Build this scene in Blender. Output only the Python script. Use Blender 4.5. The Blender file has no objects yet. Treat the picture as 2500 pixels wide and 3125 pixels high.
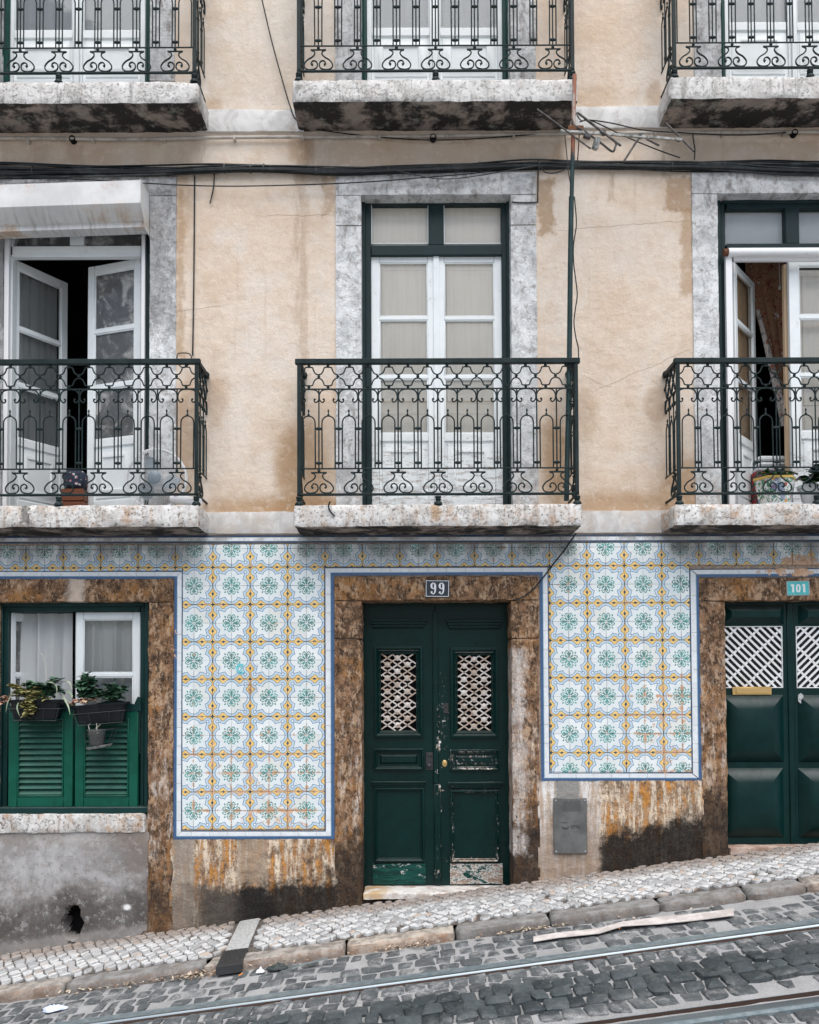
import bpy, math, random
from mathutils import Vector, Matrix, noise as mnoise
random.seed(7)
R = math.radians
scene = bpy.context.scene
col = scene.collection

# ------------------------------------------------------------------ camera
D = 6.8                      # metres from lens to the facade plane (y = 0)
SC = 409.0                   # photo pixels per metre on the facade (14 cm tiles)
FPX = SC * D
CAMZ = 1.6
PITCH, ROLL = 0.0293, 0.0042
PX0, PY0 = 1250.0, 2079.0 - FPX * math.tan(PITCH)
_F = Vector((0, math.cos(PITCH), math.sin(PITCH)))
_U0 = Vector((0, -math.sin(PITCH), math.cos(PITCH)))
_R0 = Vector((1, 0, 0))
_R = _R0 * math.cos(ROLL) - _U0 * math.sin(ROLL)
_U = _R0 * math.sin(ROLL) + _U0 * math.cos(ROLL)
CAM = Vector((0, -D, CAMZ))
cd = bpy.data.cameras.new('camera'); cam = bpy.data.objects.new('camera', cd); col.objects.link(cam)
M = Matrix((_R, _U, -_F)).transposed().to_4x4(); M.translation = CAM
cam.matrix_world = M
cd.sensor_fit = 'HORIZONTAL'; cd.sensor_width = 36.0; cd.lens = 36.0 * FPX / 2500.0
cd.shift_x = 0.0; cd.shift_y = (PY0 - 1562.5) / 2500.0
cd.clip_end = 500; cd.clip_start = 0.05
scene.camera = cam
scene.render.resolution_x = 819; scene.render.resolution_y = 1024

# ------------------------------------------------------------------ light
SUN_EL, SUN_AZ = R(67), R(14)      # azimuth measured from the street side (-y) towards +x
w = bpy.data.worlds.new('World'); scene.world = w; w.use_nodes = True
nt = w.node_tree; nt.nodes.clear()
sky = nt.nodes.new('ShaderNodeTexSky'); sky.sky_type = 'NISHITA'; sky.sun_disc = False
sky.sun_elevation = SUN_EL; sky.sun_rotation = math.pi - SUN_AZ
sky.air_density = 1.0; sky.dust_density = 3.0; sky.ozone_density = 0.0
bg = nt.nodes.new('ShaderNodeBackground'); bg.inputs[1].default_value = 0.05
out = nt.nodes.new('ShaderNodeOutputWorld')
nt.links.new(sky.outputs[0], bg.inputs[0]); nt.links.new(bg.outputs[0], out.inputs[0])
sl = bpy.data.lights.new('sun', 'SUN'); sl.energy = 1.5; sl.angle = R(75); sl.color = (1.0, 0.985, 0.962)
so = bpy.data.objects.new('sun', sl); col.objects.link(so)
sdir = Vector((math.sin(SUN_AZ) * math.cos(SUN_EL), -math.cos(SUN_AZ) * math.cos(SUN_EL), math.sin(SUN_EL)))
so.rotation_euler = sdir.to_track_quat('Z', 'Y').to_euler(); so.location = (0, -6, 12)
vs = scene.view_settings
vs.view_transform = 'Standard'; vs.look = 'None'; vs.gamma = 1.0; vs.exposure = 1.45; vs.use_curve_mapping = False
scene.render.engine = 'CYCLES'

# ------------------------------------------------------------------ pixels to places
def ray(px, py):
    return _F + _R * ((px - PX0) / FPX) + _U * ((PY0 - py) / FPX)
def P(px, py, Y=0.0):
    d = ray(px, py); t = (Y + D) / d.y
    return CAM + d * t
def wx(px, py, Y=0.0): return P(px, py, Y).x
def wz(py, px=1250, Y=0.0): return P(px, py, Y).z
def rect(x0, y0, x1, y1, Y=0.0):
    """pixel rectangle (left, top, right, bottom) -> x0,x1,z0,z1 on the plane y=Y"""
    cx, cy = (x0 + x1) / 2, (y0 + y1) / 2
    return wx(x0, cy, Y), wx(x1, cy, Y), wz(y1, cx, Y), wz(y0, cx, Y)
SLOPE = 0.131
_b = P(1250, 2741)
def G(x): return _b.z + SLOPE * (x - _b.x)          # pavement height at the facade line
def Pg(px, py, h=0.0):
    """pixel -> place on the sloping ground raised by h"""
    d = ray(px, py)
    t = (_b.z + h - SLOPE * _b.x - CAM.z + SLOPE * CAM.x) / (d.z - SLOPE * d.x)
    return CAM + d * t

# ------------------------------------------------------------------ node helper
class S:
    def __init__(s, g, k): s.g, s.k = g, k
    def _m(s, op, *a, clamp=False): return s.g.math(op, s, *a, clamp=clamp)
    def __add__(s, o): return s._m('ADD', o)
    __radd__ = __add__
    def __sub__(s, o): return s._m('SUBTRACT', o)
    def __rsub__(s, o): return s.g.math('SUBTRACT', o, s)
    def __mul__(s, o): return s._m('MULTIPLY', o)
    __rmul__ = __mul__
    def __truediv__(s, o): return s._m('DIVIDE', o)
    def __neg__(s): return s * -1.0
    def abs(s): return s._m('ABSOLUTE')
    def sin(s): return s._m('SINE')
    def sqrt(s): return s._m('SQRT')
    def min(s, o): return s._m('MINIMUM', o)
    def max(s, o): return s._m('MAXIMUM', o)
    def gt(s, o): return s._m('GREATER_THAN', o)
    def lt(s, o): return s._m('LESS_THAN', o)
    def fract(s): return s._m('FRACT')
    def floor(s): return s._m('FLOOR')
    def sat(s): return s.g.math('ADD', s, 0.0, clamp=True)
    def ss(s, lo, hi):            # smooth step lo..hi -> 0..1
        n = s.g.n('ShaderNodeMapRange'); n.interpolation_type = 'SMOOTHSTEP'
        s.g.put(n.inputs[0], s)
        if lo <= hi:
            n.inputs[1].default_value = lo; n.inputs[2].default_value = hi
            n.inputs[3].default_value = 0; n.inputs[4].default_value = 1
        else:
            n.inputs[1].default_value = hi; n.inputs[2].default_value = lo
            n.inputs[3].default_value = 1; n.inputs[4].default_value = 0
        return S(s.g, n.outputs[0])
class Gr:
    def __init__(g, m):
        g.m = m; m.use_nodes = True; g.t = m.node_tree; g.t.nodes.clear(); g._geo = None; g._tc = None; g._oi = None
    def n(g, t): return g.t.nodes.new(t)
    def put(g, sock, v):
        if isinstance(v, S): g.t.links.new(v.k, sock)
        elif isinstance(v, (tuple, list)):
            sock.default_value = tuple(v) + ((1.0,) if len(v) == 3 and len(sock.default_value) == 4 else ())
        else: sock.default_value = v
    def math(g, op, *a, clamp=False):
        n = g.n('ShaderNodeMath'); n.operation = op; n.use_clamp = clamp
        for i, v in enumerate(a): g.put(n.inputs[i], v)
        return S(g, n.outputs[0])
    def pos(g):
        if not g._geo: g._geo = g.n('ShaderNodeNewGeometry')
        return S(g, g._geo.outputs['Position'])
    def ob(g):
        if not g._tc: g._tc = g.n('ShaderNodeTexCoord')
        return S(g, g._tc.outputs['Object'])
    def normal(g):
        if not g._geo: g._geo = g.n('ShaderNodeNewGeometry')
        return S(g, g._geo.outputs['Normal'])
    def rnd(g):
        if not g._oi: g._oi = g.n('ShaderNodeObjectInfo')
        return S(g, g._oi.outputs['Random'])
    def isl(g):
        if not g._geo: g._geo = g.n('ShaderNodeNewGeometry')
        return S(g, g._geo.outputs['Random Per Island'])
    def xyz(g, v):
        n = g.n('ShaderNodeSeparateXYZ'); g.put(n.inputs[0], v)
        return [S(g, o) for o in n.outputs]
    def vec(g, x, y, z):
        n = g.n('ShaderNodeCombineXYZ')
        for i, v in enumerate((x, y, z)): g.put(n.inputs[i], v)
        return S(g, n.outputs[0])
    def scl(g, v, s):
        n = g.n('ShaderNodeVectorMath'); n.operation = 'MULTIPLY'; g.put(n.inputs[0], v); n.inputs[1].default_value = s
        return S(g, n.outputs[0])
    def noise(g, scale=5, detail=4, rough=0.55, v=None, dist=0.0, off=None):
        n = g.n('ShaderNodeTexNoise'); n.noise_dimensions = '3D'
        v = v or g.pos()
        if off is not None:
            a = g.n('ShaderNodeVectorMath'); a.operation = 'ADD'; g.put(a.inputs[0], v); a.inputs[1].default_value = off; v = S(g, a.outputs[0])
        g.put(n.inputs['Vector'], v); n.inputs['Scale'].default_value = scale; n.inputs['Detail'].default_value = detail
        n.inputs['Roughness'].default_value = rough; n.inputs['Distortion'].default_value = dist
        return S(g, n.outputs['Fac'])
    def voro(g, scale=5, v=None, feat='F1', rand=1.0):
        n = g.n('ShaderNodeTexVoronoi'); n.feature = feat; g.put(n.inputs['Vector'], v or g.pos()); n.inputs['Scale'].default_value = scale
        n.inputs['Randomness'].default_value = rand
        return S(g, n.outputs['Distance'])
    def mix(g, f, a, b, mode='MIX'):
        n = g.n('ShaderNodeMix'); n.data_type = 'RGBA'; n.blend_type = mode; n.clamp_factor = True
        g.put(n.inputs['Factor'], f); g.put(n.inputs[6], a); g.put(n.inputs[7], b)
        return S(g, n.outputs[2])
    def mulc(g, a, f):            # colour times scalar
        n = g.n('ShaderNodeVectorMath'); n.operation = 'SCALE'; g.put(n.inputs[0], a); g.put(n.inputs['Scale'], f)
        return S(g, n.outputs[0])
MATS = {}
def mat(name, fn):
    m = bpy.data.materials.new(name); g = Gr(m)
    r = fn(g)
    o = g.n('ShaderNodeOutputMaterial')
    if 'shader' in r:
        g.t.links.new(r['shader'], o.inputs[0])
    else:
        b = g.n('ShaderNodeBsdfPrincipled')
        g.put(b.inputs['Base Color'], r['c']); g.put(b.inputs['Roughness'], r.get('r', 0.7))
        g.put(b.inputs['Metallic'], r.get('m', 0.0)); g.put(b.inputs['Specular IOR Level'], r.get('s', 0.4))
        if 'coat' in r: g.put(b.inputs['Coat Weight'], r['coat']); g.put(b.inputs['Coat Roughness'], r.get('cr', 0.1))
        if 'tr' in r: g.put(b.inputs['Transmission Weight'], r['tr'])
        if 'a' in r: g.put(b.inputs['Alpha'], r['a'])
        if 'bump' in r:
            h, st, di = r['bump']; bn = g.n('ShaderNodeBump'); bn.inputs['Strength'].default_value = st; bn.inputs['Distance'].default_value = di
            g.put(bn.inputs['Height'], h); g.t.links.new(bn.outputs[0], b.inputs['Normal'])
        g.t.links.new(b.outputs[0], o.inputs[0])
    MATS[name] = m
    return m

# ------------------------------------------------------------------ mesh helper
class MB:
    def __init__(s): s.v = []; s.f = []; s.m = []; s.sm = []
    def add(s, vs, fs, mi=0, smooth=False):
        o = len(s.v); s.v += [tuple(p) for p in vs]
        for f in fs: s.f.append([i + o for i in f]); s.m.append(mi); s.sm.append(smooth)
    def quad(s, a, b, c, d, mi=0): s.add([a, b, c, d], [(0, 1, 2, 3)], mi)
    def box(s, x0, x1, y0, y1, z0, z1, b=0.0, mi=0):
        if x0 > x1: x0, x1 = x1, x0
        if y0 > y1: y0, y1 = y1, y0
        if z0 > z1: z0, z1 = z1, z0
        b = min(b, (x1 - x0) * .45, (y1 - y0) * .45, (z1 - z0) * .45)
        if b <= 0:
            v = [(x, y, z) for x in (x0, x1) for y in (y0, y1) for z in (z0, z1)]
            s.add(v, [(0, 1, 3, 2), (4, 6, 7, 5), (0, 4, 5, 1), (2, 3, 7, 6), (0, 2, 6, 4), (1, 5, 7, 3)], mi); return
        v = []; idx = {}
        for i, x in enumerate((x0, x1)):
            for j, y in enumerate((y0, y1)):
                for k, z in enumerate((z0, z1)):
                    xi = x + (b if i == 0 else -b); yi = y + (b if j == 0 else -b); zi = z + (b if k == 0 else -b)
                    for ax, p in enumerate(((x, yi, zi), (xi, y, zi), (xi, yi, z))):
                        idx[i, j, k, ax] = len(v); v.append(p)
        I = lambda i, j, k, a: idx[i, j, k, a]
        fs = []
        for i in (0, 1):
            q = [I(i, 0, 0, 0), I(i, 1, 0, 0), I(i, 1, 1, 0), I(i, 0, 1, 0)]; fs.append(q if i else q[::-1])
            q = [I(0, i, 0, 1), I(0, i, 1, 1), I(1, i, 1, 1), I(1, i, 0, 1)]; fs.append(q if i else q[::-1])
            q = [I(0, 0, i, 2), I(1, 0, i, 2), I(1, 1, i, 2), I(0, 1, i, 2)]; fs.append(q if i else q[::-1])
        for a in (0, 1):
            for c in (0, 1):
                q = [I(a, c, 0, 0), I(a, c, 1, 0), I(a, c, 1, 1), I(a, c, 0, 1)]; fs.append(q if (a ^ c) else q[::-1])
                q = [I(a, 0, c, 0), I(a, 0, c, 2), I(a, 1, c, 2), I(a, 1, c, 0)]; fs.append(q if (a ^ c) else q[::-1])
                q = [I(0, a, c, 1), I(0, a, c, 2), I(1, a, c, 2), I(1, a, c, 1)]; fs.append(q if not (a ^ c) else q[::-1])
        for i in (0, 1):
            for j in (0, 1):
                for k in (0, 1):
                    q = [I(i, j, k, 0), I(i, j, k, 1), I(i, j, k, 2)]; fs.append(q if (i ^ j ^ k) else q[::-1])
        s.add(v, fs, mi)
    def tube(s, pts, r, n=6, mi=0, caps=True, flat=None, closed=False):
        """sweep a round section along pts; r number or list"""
        pts = [Vector(p) for p in pts]; L = len(pts)
        rs = r if isinstance(r, (list, tuple)) else [r] * L
        up = Vector((0, 0, 1)); prev = None; vs = []
        for i, p in enumerate(pts):
            if closed: t = pts[(i + 1) % L] - pts[i - 1]
            else: t = pts[min(i + 1, L - 1)] - pts[max(i - 1, 0)]
            if t.length < 1e-9: t = Vector((0, 0, 1))
            t.normalize()
            if prev is None:
                a = Vector((0, 1, 0)) if abs(t.y) < 0.9 else Vector((1, 0, 0))
                prev = (a - t * a.dot(t)).normalized()
            else:
                q = prev - t * prev.dot(t)
                prev = q.normalized() if q.length > 1e-6 else prev
            b = t.cross(prev)
            for k in range(n):
                an = 2 * math.pi * k / n + math.pi / n
                ra = rs[i]; fa = ra * (flat or 1.0)
                vs.append(p + prev * (math.cos(an) * fa) + b * (math.sin(an) * ra))
        fs = []
        for i in range(L if closed else L - 1):
            j = (i + 1) % L
            for k in range(n):
                fs.append((i * n + k, i * n + (k + 1) % n, j * n + (k + 1) % n, j * n + k))
        if caps and not closed:
            fs.append(tuple(range(n))[::-1]); fs.append(tuple((L - 1) * n + k for k in range(n)))
        s.add(vs, fs, mi, True)
    def lathe(s, prof, n=12, c=(0, 0, 0), mi=0, caps=True, axis='z'):
        vs = []
        for r, z in prof:
            for k in range(n):
                a = 2 * math.pi * k / n
                q = (r * math.cos(a), r * math.sin(a), z)
                if axis == 'y': q = (q[0], q[2], q[1])
                vs.append((c[0] + q[0], c[1] + q[1], c[2] + q[2]))
        fs = []
        for i in range(len(prof) - 1):
            for k in range(n):
                q = (i * n + k, i * n + (k + 1) % n, (i + 1) * n + (k + 1) % n, (i + 1) * n + k)
                fs.append(q if axis == 'z' else q[::-1])
        if caps:
            a = tuple(range(n)); b = tuple((len(prof) - 1) * n + k for k in range(n))
            fs.append(a[::-1] if axis == 'z' else a); fs.append(b if axis == 'z' else b[::-1])
        s.add(vs, fs, mi, True)
    def prism(s, poly, y0, y1, mi=0, ax='y'):
        """polygon in x,z (counter-clockwise seen from -y) extruded y0(front)..y1"""
        n = len(poly)
        if ax == 'y': A = [(x, y0, z) for x, z in poly]; B = [(x, y1, z) for x, z in poly]
        elif ax == 'x': A = [(y0, x, z) for x, z in poly]; B = [(y1, x, z) for x, z in poly]
        else: A = [(x, z, y0) for x, z in poly]; B = [(x, z, y1) for x, z in poly]
        fs = [tuple(range(n)), tuple(range(n, 2 * n))[::-1]] + [(i, i + n, (i + 1) % n + n, (i + 1) % n) for i in range(n)]
        s.add(A + B, fs, mi)
    def mesh(s, name, mats, smooth_angle=None):
        me = bpy.data.meshes.new(name); me.from_pydata(s.v, [], s.f)
        for m in (mats if isinstance(mats, (list, tuple)) else [mats]): me.materials.append(MATS[m])
        me.polygons.foreach_set('material_index', s.m); me.polygons.foreach_set('use_smooth', s.sm)
        me.update(); me.set_sharp_from_angle(angle=R(38)); return me
    def build(s, name, mats, parent=None, loc=(0, 0, 0), rot=(0, 0, 0), **tags):
        return put(name, s.mesh(name, mats), parent, loc, rot, **tags)
def put(name, me, parent=None, loc=(0, 0, 0), rot=(0, 0, 0), label=None, cat=None, group=None, kind=None):
    o = bpy.data.objects.new(name, me); col.objects.link(o)
    o.location = loc; o.rotation_euler = rot
    if parent is not None: o.parent = parent
    if label: o['label'] = label
    if cat: o['category'] = cat
    if group: o['group'] = group
    if kind: o['kind'] = kind
    return o
def empty(name, label, cat, loc=(0, 0, 0), rot=(0, 0, 0), group=None):
    o = put(name, None, None, loc, rot, label, cat, group); o.empty_display_size = 0.1
    return o
def nz(p, f=1.0, seed=0.0):
    return mnoise.noise(Vector((p[0] * f + seed, p[1] * f + seed * 1.7, p[2] * f - seed)))
def rough_block(mb, x0, x1, y0, y1, z0, z1, seg=0.03, amp=0.003, seed=0.0, mi=0, shear=0.0, mi_bottom=None, rnd=0.006):
    """weathered stone block: subdivided box, corners worn, faces uneven. shear: dz per dx."""
    nx = max(1, int((x1 - x0) / seg)); ny = max(1, int((y1 - y0) / seg)); nzc = max(1, int((z1 - z0) / seg))
    idx = {}; vs = []
    def vid(i, j, k):
        key = (i, j, k)
        if key not in idx:
            p = Vector((x0 + (x1 - x0) * i / nx, y0 + (y1 - y0) * j / ny, z0 + (z1 - z0) * k / nzc))
            ex = (i in (0, nx)) + (j in (0, ny)) + (k in (0, nzc))
            c = Vector(((x0 + x1) / 2, (y0 + y1) / 2, (z0 + z1) / 2))
            d = Vector((nz(p, 9, seed), nz(p, 9, seed + 31), nz(p, 9, seed + 57))) * amp + Vector((nz(p, 28, seed), nz(p, 28, seed + 3), nz(p, 28, seed + 5))) * amp * .6
            if ex >= 2:
                w = rnd * (0.6 + 0.9 * abs(nz(p, 14, seed + 9)) + 1.2 * max(0, nz(p, 5, seed + 77)))
                for a, (n_, i_) in enumerate(((nx, i), (ny, j), (nzc, k))):
                    if i_ == 0: d[a] += w
                    elif i_ == n_: d[a] -= w
            q = p + d; q.z += shear * q.x
            idx[key] = len(vs); vs.append(q)
        return idx[key]
    fs = []; fb = []
    for i in range(nx):
        for k in range(nzc):
            fs.append((vid(i, 0, k), vid(i + 1, 0, k), vid(i + 1, 0, k + 1), vid(i, 0, k + 1)))
            fs.append((vid(i, ny, k), vid(i, ny, k + 1), vid(i + 1, ny, k + 1), vid(i + 1, ny, k)))
        for j in range(ny):
            fs.append((vid(i, j, nzc), vid(i + 1, j, nzc), vid(i + 1, j + 1, nzc), vid(i, j + 1, nzc)))
            (fb if mi_bottom is not None else fs).append((vid(i, j, 0), vid(i, j + 1, 0), vid(i + 1, j + 1, 0), vid(i + 1, j, 0)))
    for j in range(ny):
        for k in range(nzc):
            fs.append((vid(0, j, k), vid(0, j, k + 1), vid(0, j + 1, k + 1), vid(0, j + 1, k)))
            fs.append((vid(nx, j, k), vid(nx, j + 1, k), vid(nx, j + 1, k + 1), vid(nx, j, k + 1)))
    o = len(mb.v); mb.v += [tuple(v) for v in vs]
    for f in fs: mb.f.append([a + o for a in f]); mb.m.append(mi); mb.sm.append(True)
    for f in fb: mb.f.append([a + o for a in f]); mb.m.append(mi_bottom); mb.sm.append(True)
def frame_rect(mb, x0, x1, z0, z1, w, y0, y1, b=0.003, mi=0, wt=None, wb=None):
    """rectangular ring of four bars butted end to end"""
    wt = w if wt is None else wt; wb = w if wb is None else wb
    mb.box(x0, x0 + w, y0, y1, z0, z1, b, mi); mb.box(x1 - w, x1, y0, y1, z0, z1, b, mi)
    if wt: mb.box(x0 + w, x1 - w, y0 + .0007, y1, z1 - wt, z1, b, mi)
    if wb: mb.box(x0 + w, x1 - w, y0 + .0007, y1, z0, z0 + wb, b, mi)
def moulded(mb, x0, x1, z0, z1, prof, mi=0):
    """mitred picture-frame moulding: prof = [(inset, y), ...] from outside in; last ring closed by a panel if flagged"""
    rings = []
    for ins, y in prof:
        rings.append([(x0 + ins, y, z0 + ins), (x1 - ins, y, z0 + ins), (x1 - ins, y, z1 - ins), (x0 + ins, y, z1 - ins)])
    vs = [p for r in rings for p in r]; fs = []
    for i in range(len(rings) - 1):
        for k in range(4):
            fs.append((i * 4 + k, i * 4 + (k + 1) % 4, (i + 1) * 4 + (k + 1) % 4, (i + 1) * 4 + k))
    n = (len(rings) - 1) * 4
    fs.append((n, n + 1, n + 2, n + 3))
    mb.add(vs, fs, mi)
# ------------------------------------------------------------------ materials
def spot(g, px, py, rx, ry, nzs=None, amt=0.9, lo=0.35, hi=1.0):
    """soft uneven stain centred on a place of the facade; rx, ry in photo pixels"""
    c = P(px, py); x, y, z = g.xyz(g.pos())
    dx = (x - c.x) / (rx / SC); dz = (z - c.z) / (ry / SC)
    d = (dx * dx + dz * dz).sqrt()
    if nzs is not None: d = d + (nzs - 0.5) * amt
    return d.ss(hi, lo)
def patch(g, x0, y0, x1, y1, nzs, amt=0.06, soft=0.01):
    """stain or repair with a fairly sharp, ragged outline (photo rectangle on the facade)"""
    a, b, c, d = rect(x0, y0, x1, y1); x, y, z = g.xyz(g.pos())
    dx = (x - (a + b) / 2).abs() - (b - a) / 2; dz = (z - (c + d) / 2).abs() - (d - c) / 2
    e = dx.max(dz) + (nzs - 0.5) * amt
    return e.ss(soft, -soft)

def crack(g, x0, y0, x1, y1, wob=.05, seed=0.0, w_=.0016):
    """hairline crack wandering between two places of the facade"""
    a, b = P(x0, y0), P(x1, y1); x, y, z = g.xyz(g.pos())
    n = (g.noise(4, 5, .6, v=g.vec(x, seed, 0.0)) - .5) * wob * 2.0
    d = (z - (a.z + (x - a.x) * ((b.z - a.z) / (b.x - a.x))) + n).abs()
    return d.ss(w_, w_ * .3) * x.ss(a.x - .02, a.x + .1) * x.ss(b.x + .02, b.x - .1)
def m_stucco(g):
    x, y, z = g.xyz(g.pos())
    big = g.noise(1.1, 5, .6); med = g.noise(5, 6, .62); fine = g.noise(150, 3, .7); grit = g.noise(420, 2, .6)
    streak = g.noise(1.0, 5, .6, v=g.scl(g.pos(), (16, 1, .8)))
    c = g.mix(big.ss(.32, .62), (.77, .615, .475), (.84, .735, .625))
    c = g.mix(med.ss(.42, .75) * .45, c, (.60, .43, .29))
    c = g.mix(g.noise(2.3, 6, .65, off=(7, 3, 1)).ss(.47, .68) * .6, c, (.83, .77, .70))
    c = g.mix(streak.ss(.58, .74) * .30, c, (.54, .39, .26))
    c = g.mix(g.noise(13, 5, .7, off=(2, 4, 1)).ss(.54, .72) * .35, c, (.60, .43, .29))
    n = g.noise(7, 6, .65); n2 = g.noise(9, 8, .68)
    for (px, py, rx, ry, k) in ((930, 1450, 120, 230, .7), (960, 1560, 330, 70, .8), (1700, 1400, 70, 200, .8), (2080, 1500, 110, 160, .75),
                                (1880, 1540, 220, 60, .7), (760, 1555, 220, 60, .65), (660, 1210, 60, 110, .45), (1790, 1260, 50, 110, .4), (880, 1430, 60, 150, .5), (2010, 1230, 60, 110, .5), (575, 1300, 60, 260, .6),
                                (920, 460, 60, 60, .6), (560, 620, 40, 200, .5), (1800, 300, 120, 60, .35), (2000, 290, 40, 60, .5), (650, 320, 40, 40, .5)):
        c = g.mix(spot(g, px, py, rx, ry, n, .8) * k, c, (.47, .29, .15))
    for (x0, y0, x1, y1, k, cc) in ((1642, 545, 1690, 715, .75, (.42, .27, .15)), (2030, 540, 2112, 640, .7, (.40, .25, .14)), (2080, 640, 2118, 900, .6, (.45, .28, .15)),
                                    (985, 535, 1022, 655, .6, (.45, .30, .18)), (540, 560, 562, 1090, .6, (.46, .30, .17)),
                                    (0, 430, 620, 505, .35, (.45, .31, .2)), (905, 430, 1720, 510, .4, (.48, .34, .22)), (2040, 430, 2500, 505, .4, (.46, .32, .2)),
                                    (0, 535, 540, 570, .8, (.16, .13, .11)), (900, 520, 1000, 565, .5, (.3, .22, .16))):
        c = g.mix(patch(g, x0, y0, x1, y1, n2, .20, .02) * k, c, cc)
    vn = g.noise(1.0, 6, .65, v=g.scl(g.pos(), (30, 1, 5)))
    for (px, y0, y1, wd, k) in ((925, 500, 1250, 12, .40), (905, 560, 980, 7, .3), (1868, 530, 610, 8, .6), (1700, 440, 500, 12, .6), (2028, 440, 545, 8, .5), (230, 440, 500, 24, .35), (120, 440, 500, 30, .3), (480, 440, 500, 22, -.5), (940, 430, 510, 14, .6)):
        c = g.mix(patch(g, px - wd, y0, px + wd, y1, vn, .16, .03) * abs(k), c, (.40, .27, .17) if k > 0 else (.80, .69, .55))
    cr = crack(g, 1690, 705, 2110, 672, .05, 1.0)
    for q in ((800, 655, 1022, 660, .05, 2.0), (545, 950, 690, 930, .04, 3.0), (1800, 1200, 2110, 1065, .05, 4.0), (1765, 1140, 1880, 1190, .04, 5.0), (1000, 1280, 1022, 1270, .02, 6.0)): cr = cr.max(crack(g, *q))
    c = g.mix(cr * .5, c, (.32, .21, .14))
    c = g.mix(fine.ss(.50, .78) * .5, c, (.45, .32, .21))
    c = g.mix(grit.ss(.60, .75) * .35, c, (.35, .25, .17))
    c = g.mix(g.voro(46, rand=1).ss(.10, .05) * g.noise(3, 2).ss(.5, .65) * .6, c, (.22, .16, .12))
    c = g.mix(g.noise(.7, 2, .5, off=(3, 3, 3)).ss(.45, .75) * z.ss(5.0, 6.6) * .5, c, (.74, .70, .63))
    trow = g.noise(15, 5, .6, off=(8, 8, 8))
    c = g.mix(trow.ss(.52, .70) * .16, c, (.62, .46, .34))
    c = g.mix(trow.ss(.48, .34) * .25, c, (.88, .80, .70))
    h = fine * .6 + grit * .4 + med * 2.2 + trow * 1.4 - cr * 1.2
    return dict(c=c, r=.93, s=.15, bump=(h, .85, .008))
mat('stucco', m_stucco)

def m_surround(g):      # pale grey-white limestone round the windows
    n = g.noise(7, 8, .70, dist=.2); v = g.noise(5, 7, .72, dist=.5); f = g.noise(70, 4, .65)
    diag = g.noise(4, 7, .7, v=g.scl(g.pos(), (3.0, 1, 1.4)))
    x, y, z = g.xyz(g.pos())
    c = g.mix(n.ss(.40, .56), (.58, .60, .605), (.81, .83, .83))
    vein = (v - .5).abs().ss(.03, .0)
    c = g.mix(vein * .30 * g.noise(2, 3).ss(.4, .6), c, (.33, .30, .29))
    dirt = diag.ss(.50, .66)
    zz = z.ss(4.6, 5.3)
    c = g.mix(dirt * (zz * .6 + .25), c, (.24, .215, .205))
    c = g.mix(zz * .25, c, (.33, .31, .30))
    c = g.mix(g.noise(26, 6, .72, off=(2, 2, 9)).ss(.54, .63) * .6, c, (.27, .235, .21))
    c = g.mix(g.noise(60, 6, .75, off=(1, 6, 2)).ss(.56, .66) * .4, c, (.22, .20, .185))
    lw = patch(g, -200, 560, 545, 1000, n, .5, .10)
    c = g.mix(lw * .60, c, g.mix(g.noise(40, 5, .7).ss(.42, .6), (.13, .125, .13), (.30, .29, .29)))
    lo = z.ss(3.35, 2.9) * g.noise(11, 5, .6).ss(.42, .6)
    c = g.mix(lo * .5, c, (.45, .36, .29))
    return dict(c=c, r=.8, s=.25, bump=(f * .9 + n + g.noise(30, 6, .72) * .9 + vein * -.3, .85, .008))
mat('surround_stone', m_surround)

def m_slab(g):          # balcony slabs: pale pitted limestone
    x, y, z = g.xyz(g.pos())
    n = g.noise(9, 8, .72); f = g.noise(70, 5, .72)
    up = z.ss(4.4, 5.2); dn = 1 - up
    c = g.mix(n.ss(.36, .62), (.53, .515, .49), (.76, .755, .735))
    pn = g.noise(42, 7, .74, dist=.25)
    pits = pn.ss(.555, .64)
    rust = g.noise(3.0, 6, .66, v=g.scl(g.pos(), (2.6, 1, 1.0))).ss(.44, .64)
    c = g.mix(rust * g.noise(16, 6, .7).ss(.38, .60) * (dn * .70 + .10), c, (.46, .29, .17))
    c = g.mix(pits * (dn * .60 + .20), c, g.mix(rust, (.20, .17, .15), (.34, .18, .08)))
    ck = (g.noise(7, 6, .68, dist=.5, off=(3, 3, 3)) - .5).abs().ss(.006, .001) * g.noise(3, 2).ss(.45, .55)
    c = g.mix(ck * .7, c, (.15, .12, .09))
    moss = g.noise(3, 7, .7, off=(8, 1, 1)).ss(.56, .70) * up
    c = g.mix(moss * .7, c, (.16, .17, .14))
    drip = g.noise(1.2, 7, .7, v=g.scl(g.pos(), (14, 2, 1.6)), off=(5, 5, 5)).ss(.52, .68)
    c = g.mix(drip * .6, c, g.mix(up, (.27, .17, .10), (.23, .225, .21)))
    for px, wd, yy in ((138, 12, 1575), (1325, 14, 1570), (1290, 8, 275), (135, 8, 275), (2483, 12, 1570), (2160, 6, 268), (2295, 4, 268)):
        c = g.mix(patch(g, px - wd, yy - 45, px + wd, yy + 45, g.noise(24, 7, .72), .16, .012) * .75, c, (.10, .09, .075) if px not in (1325, 2483, 2160, 2295) else (.42, .27, .15))
    return dict(c=c, r=.82, s=.25, bump=(f * .5 + n * .8 - pits * 1.1 - ck * 1.5, .8, .008))
mat('slab_stone', m_slab)
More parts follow.
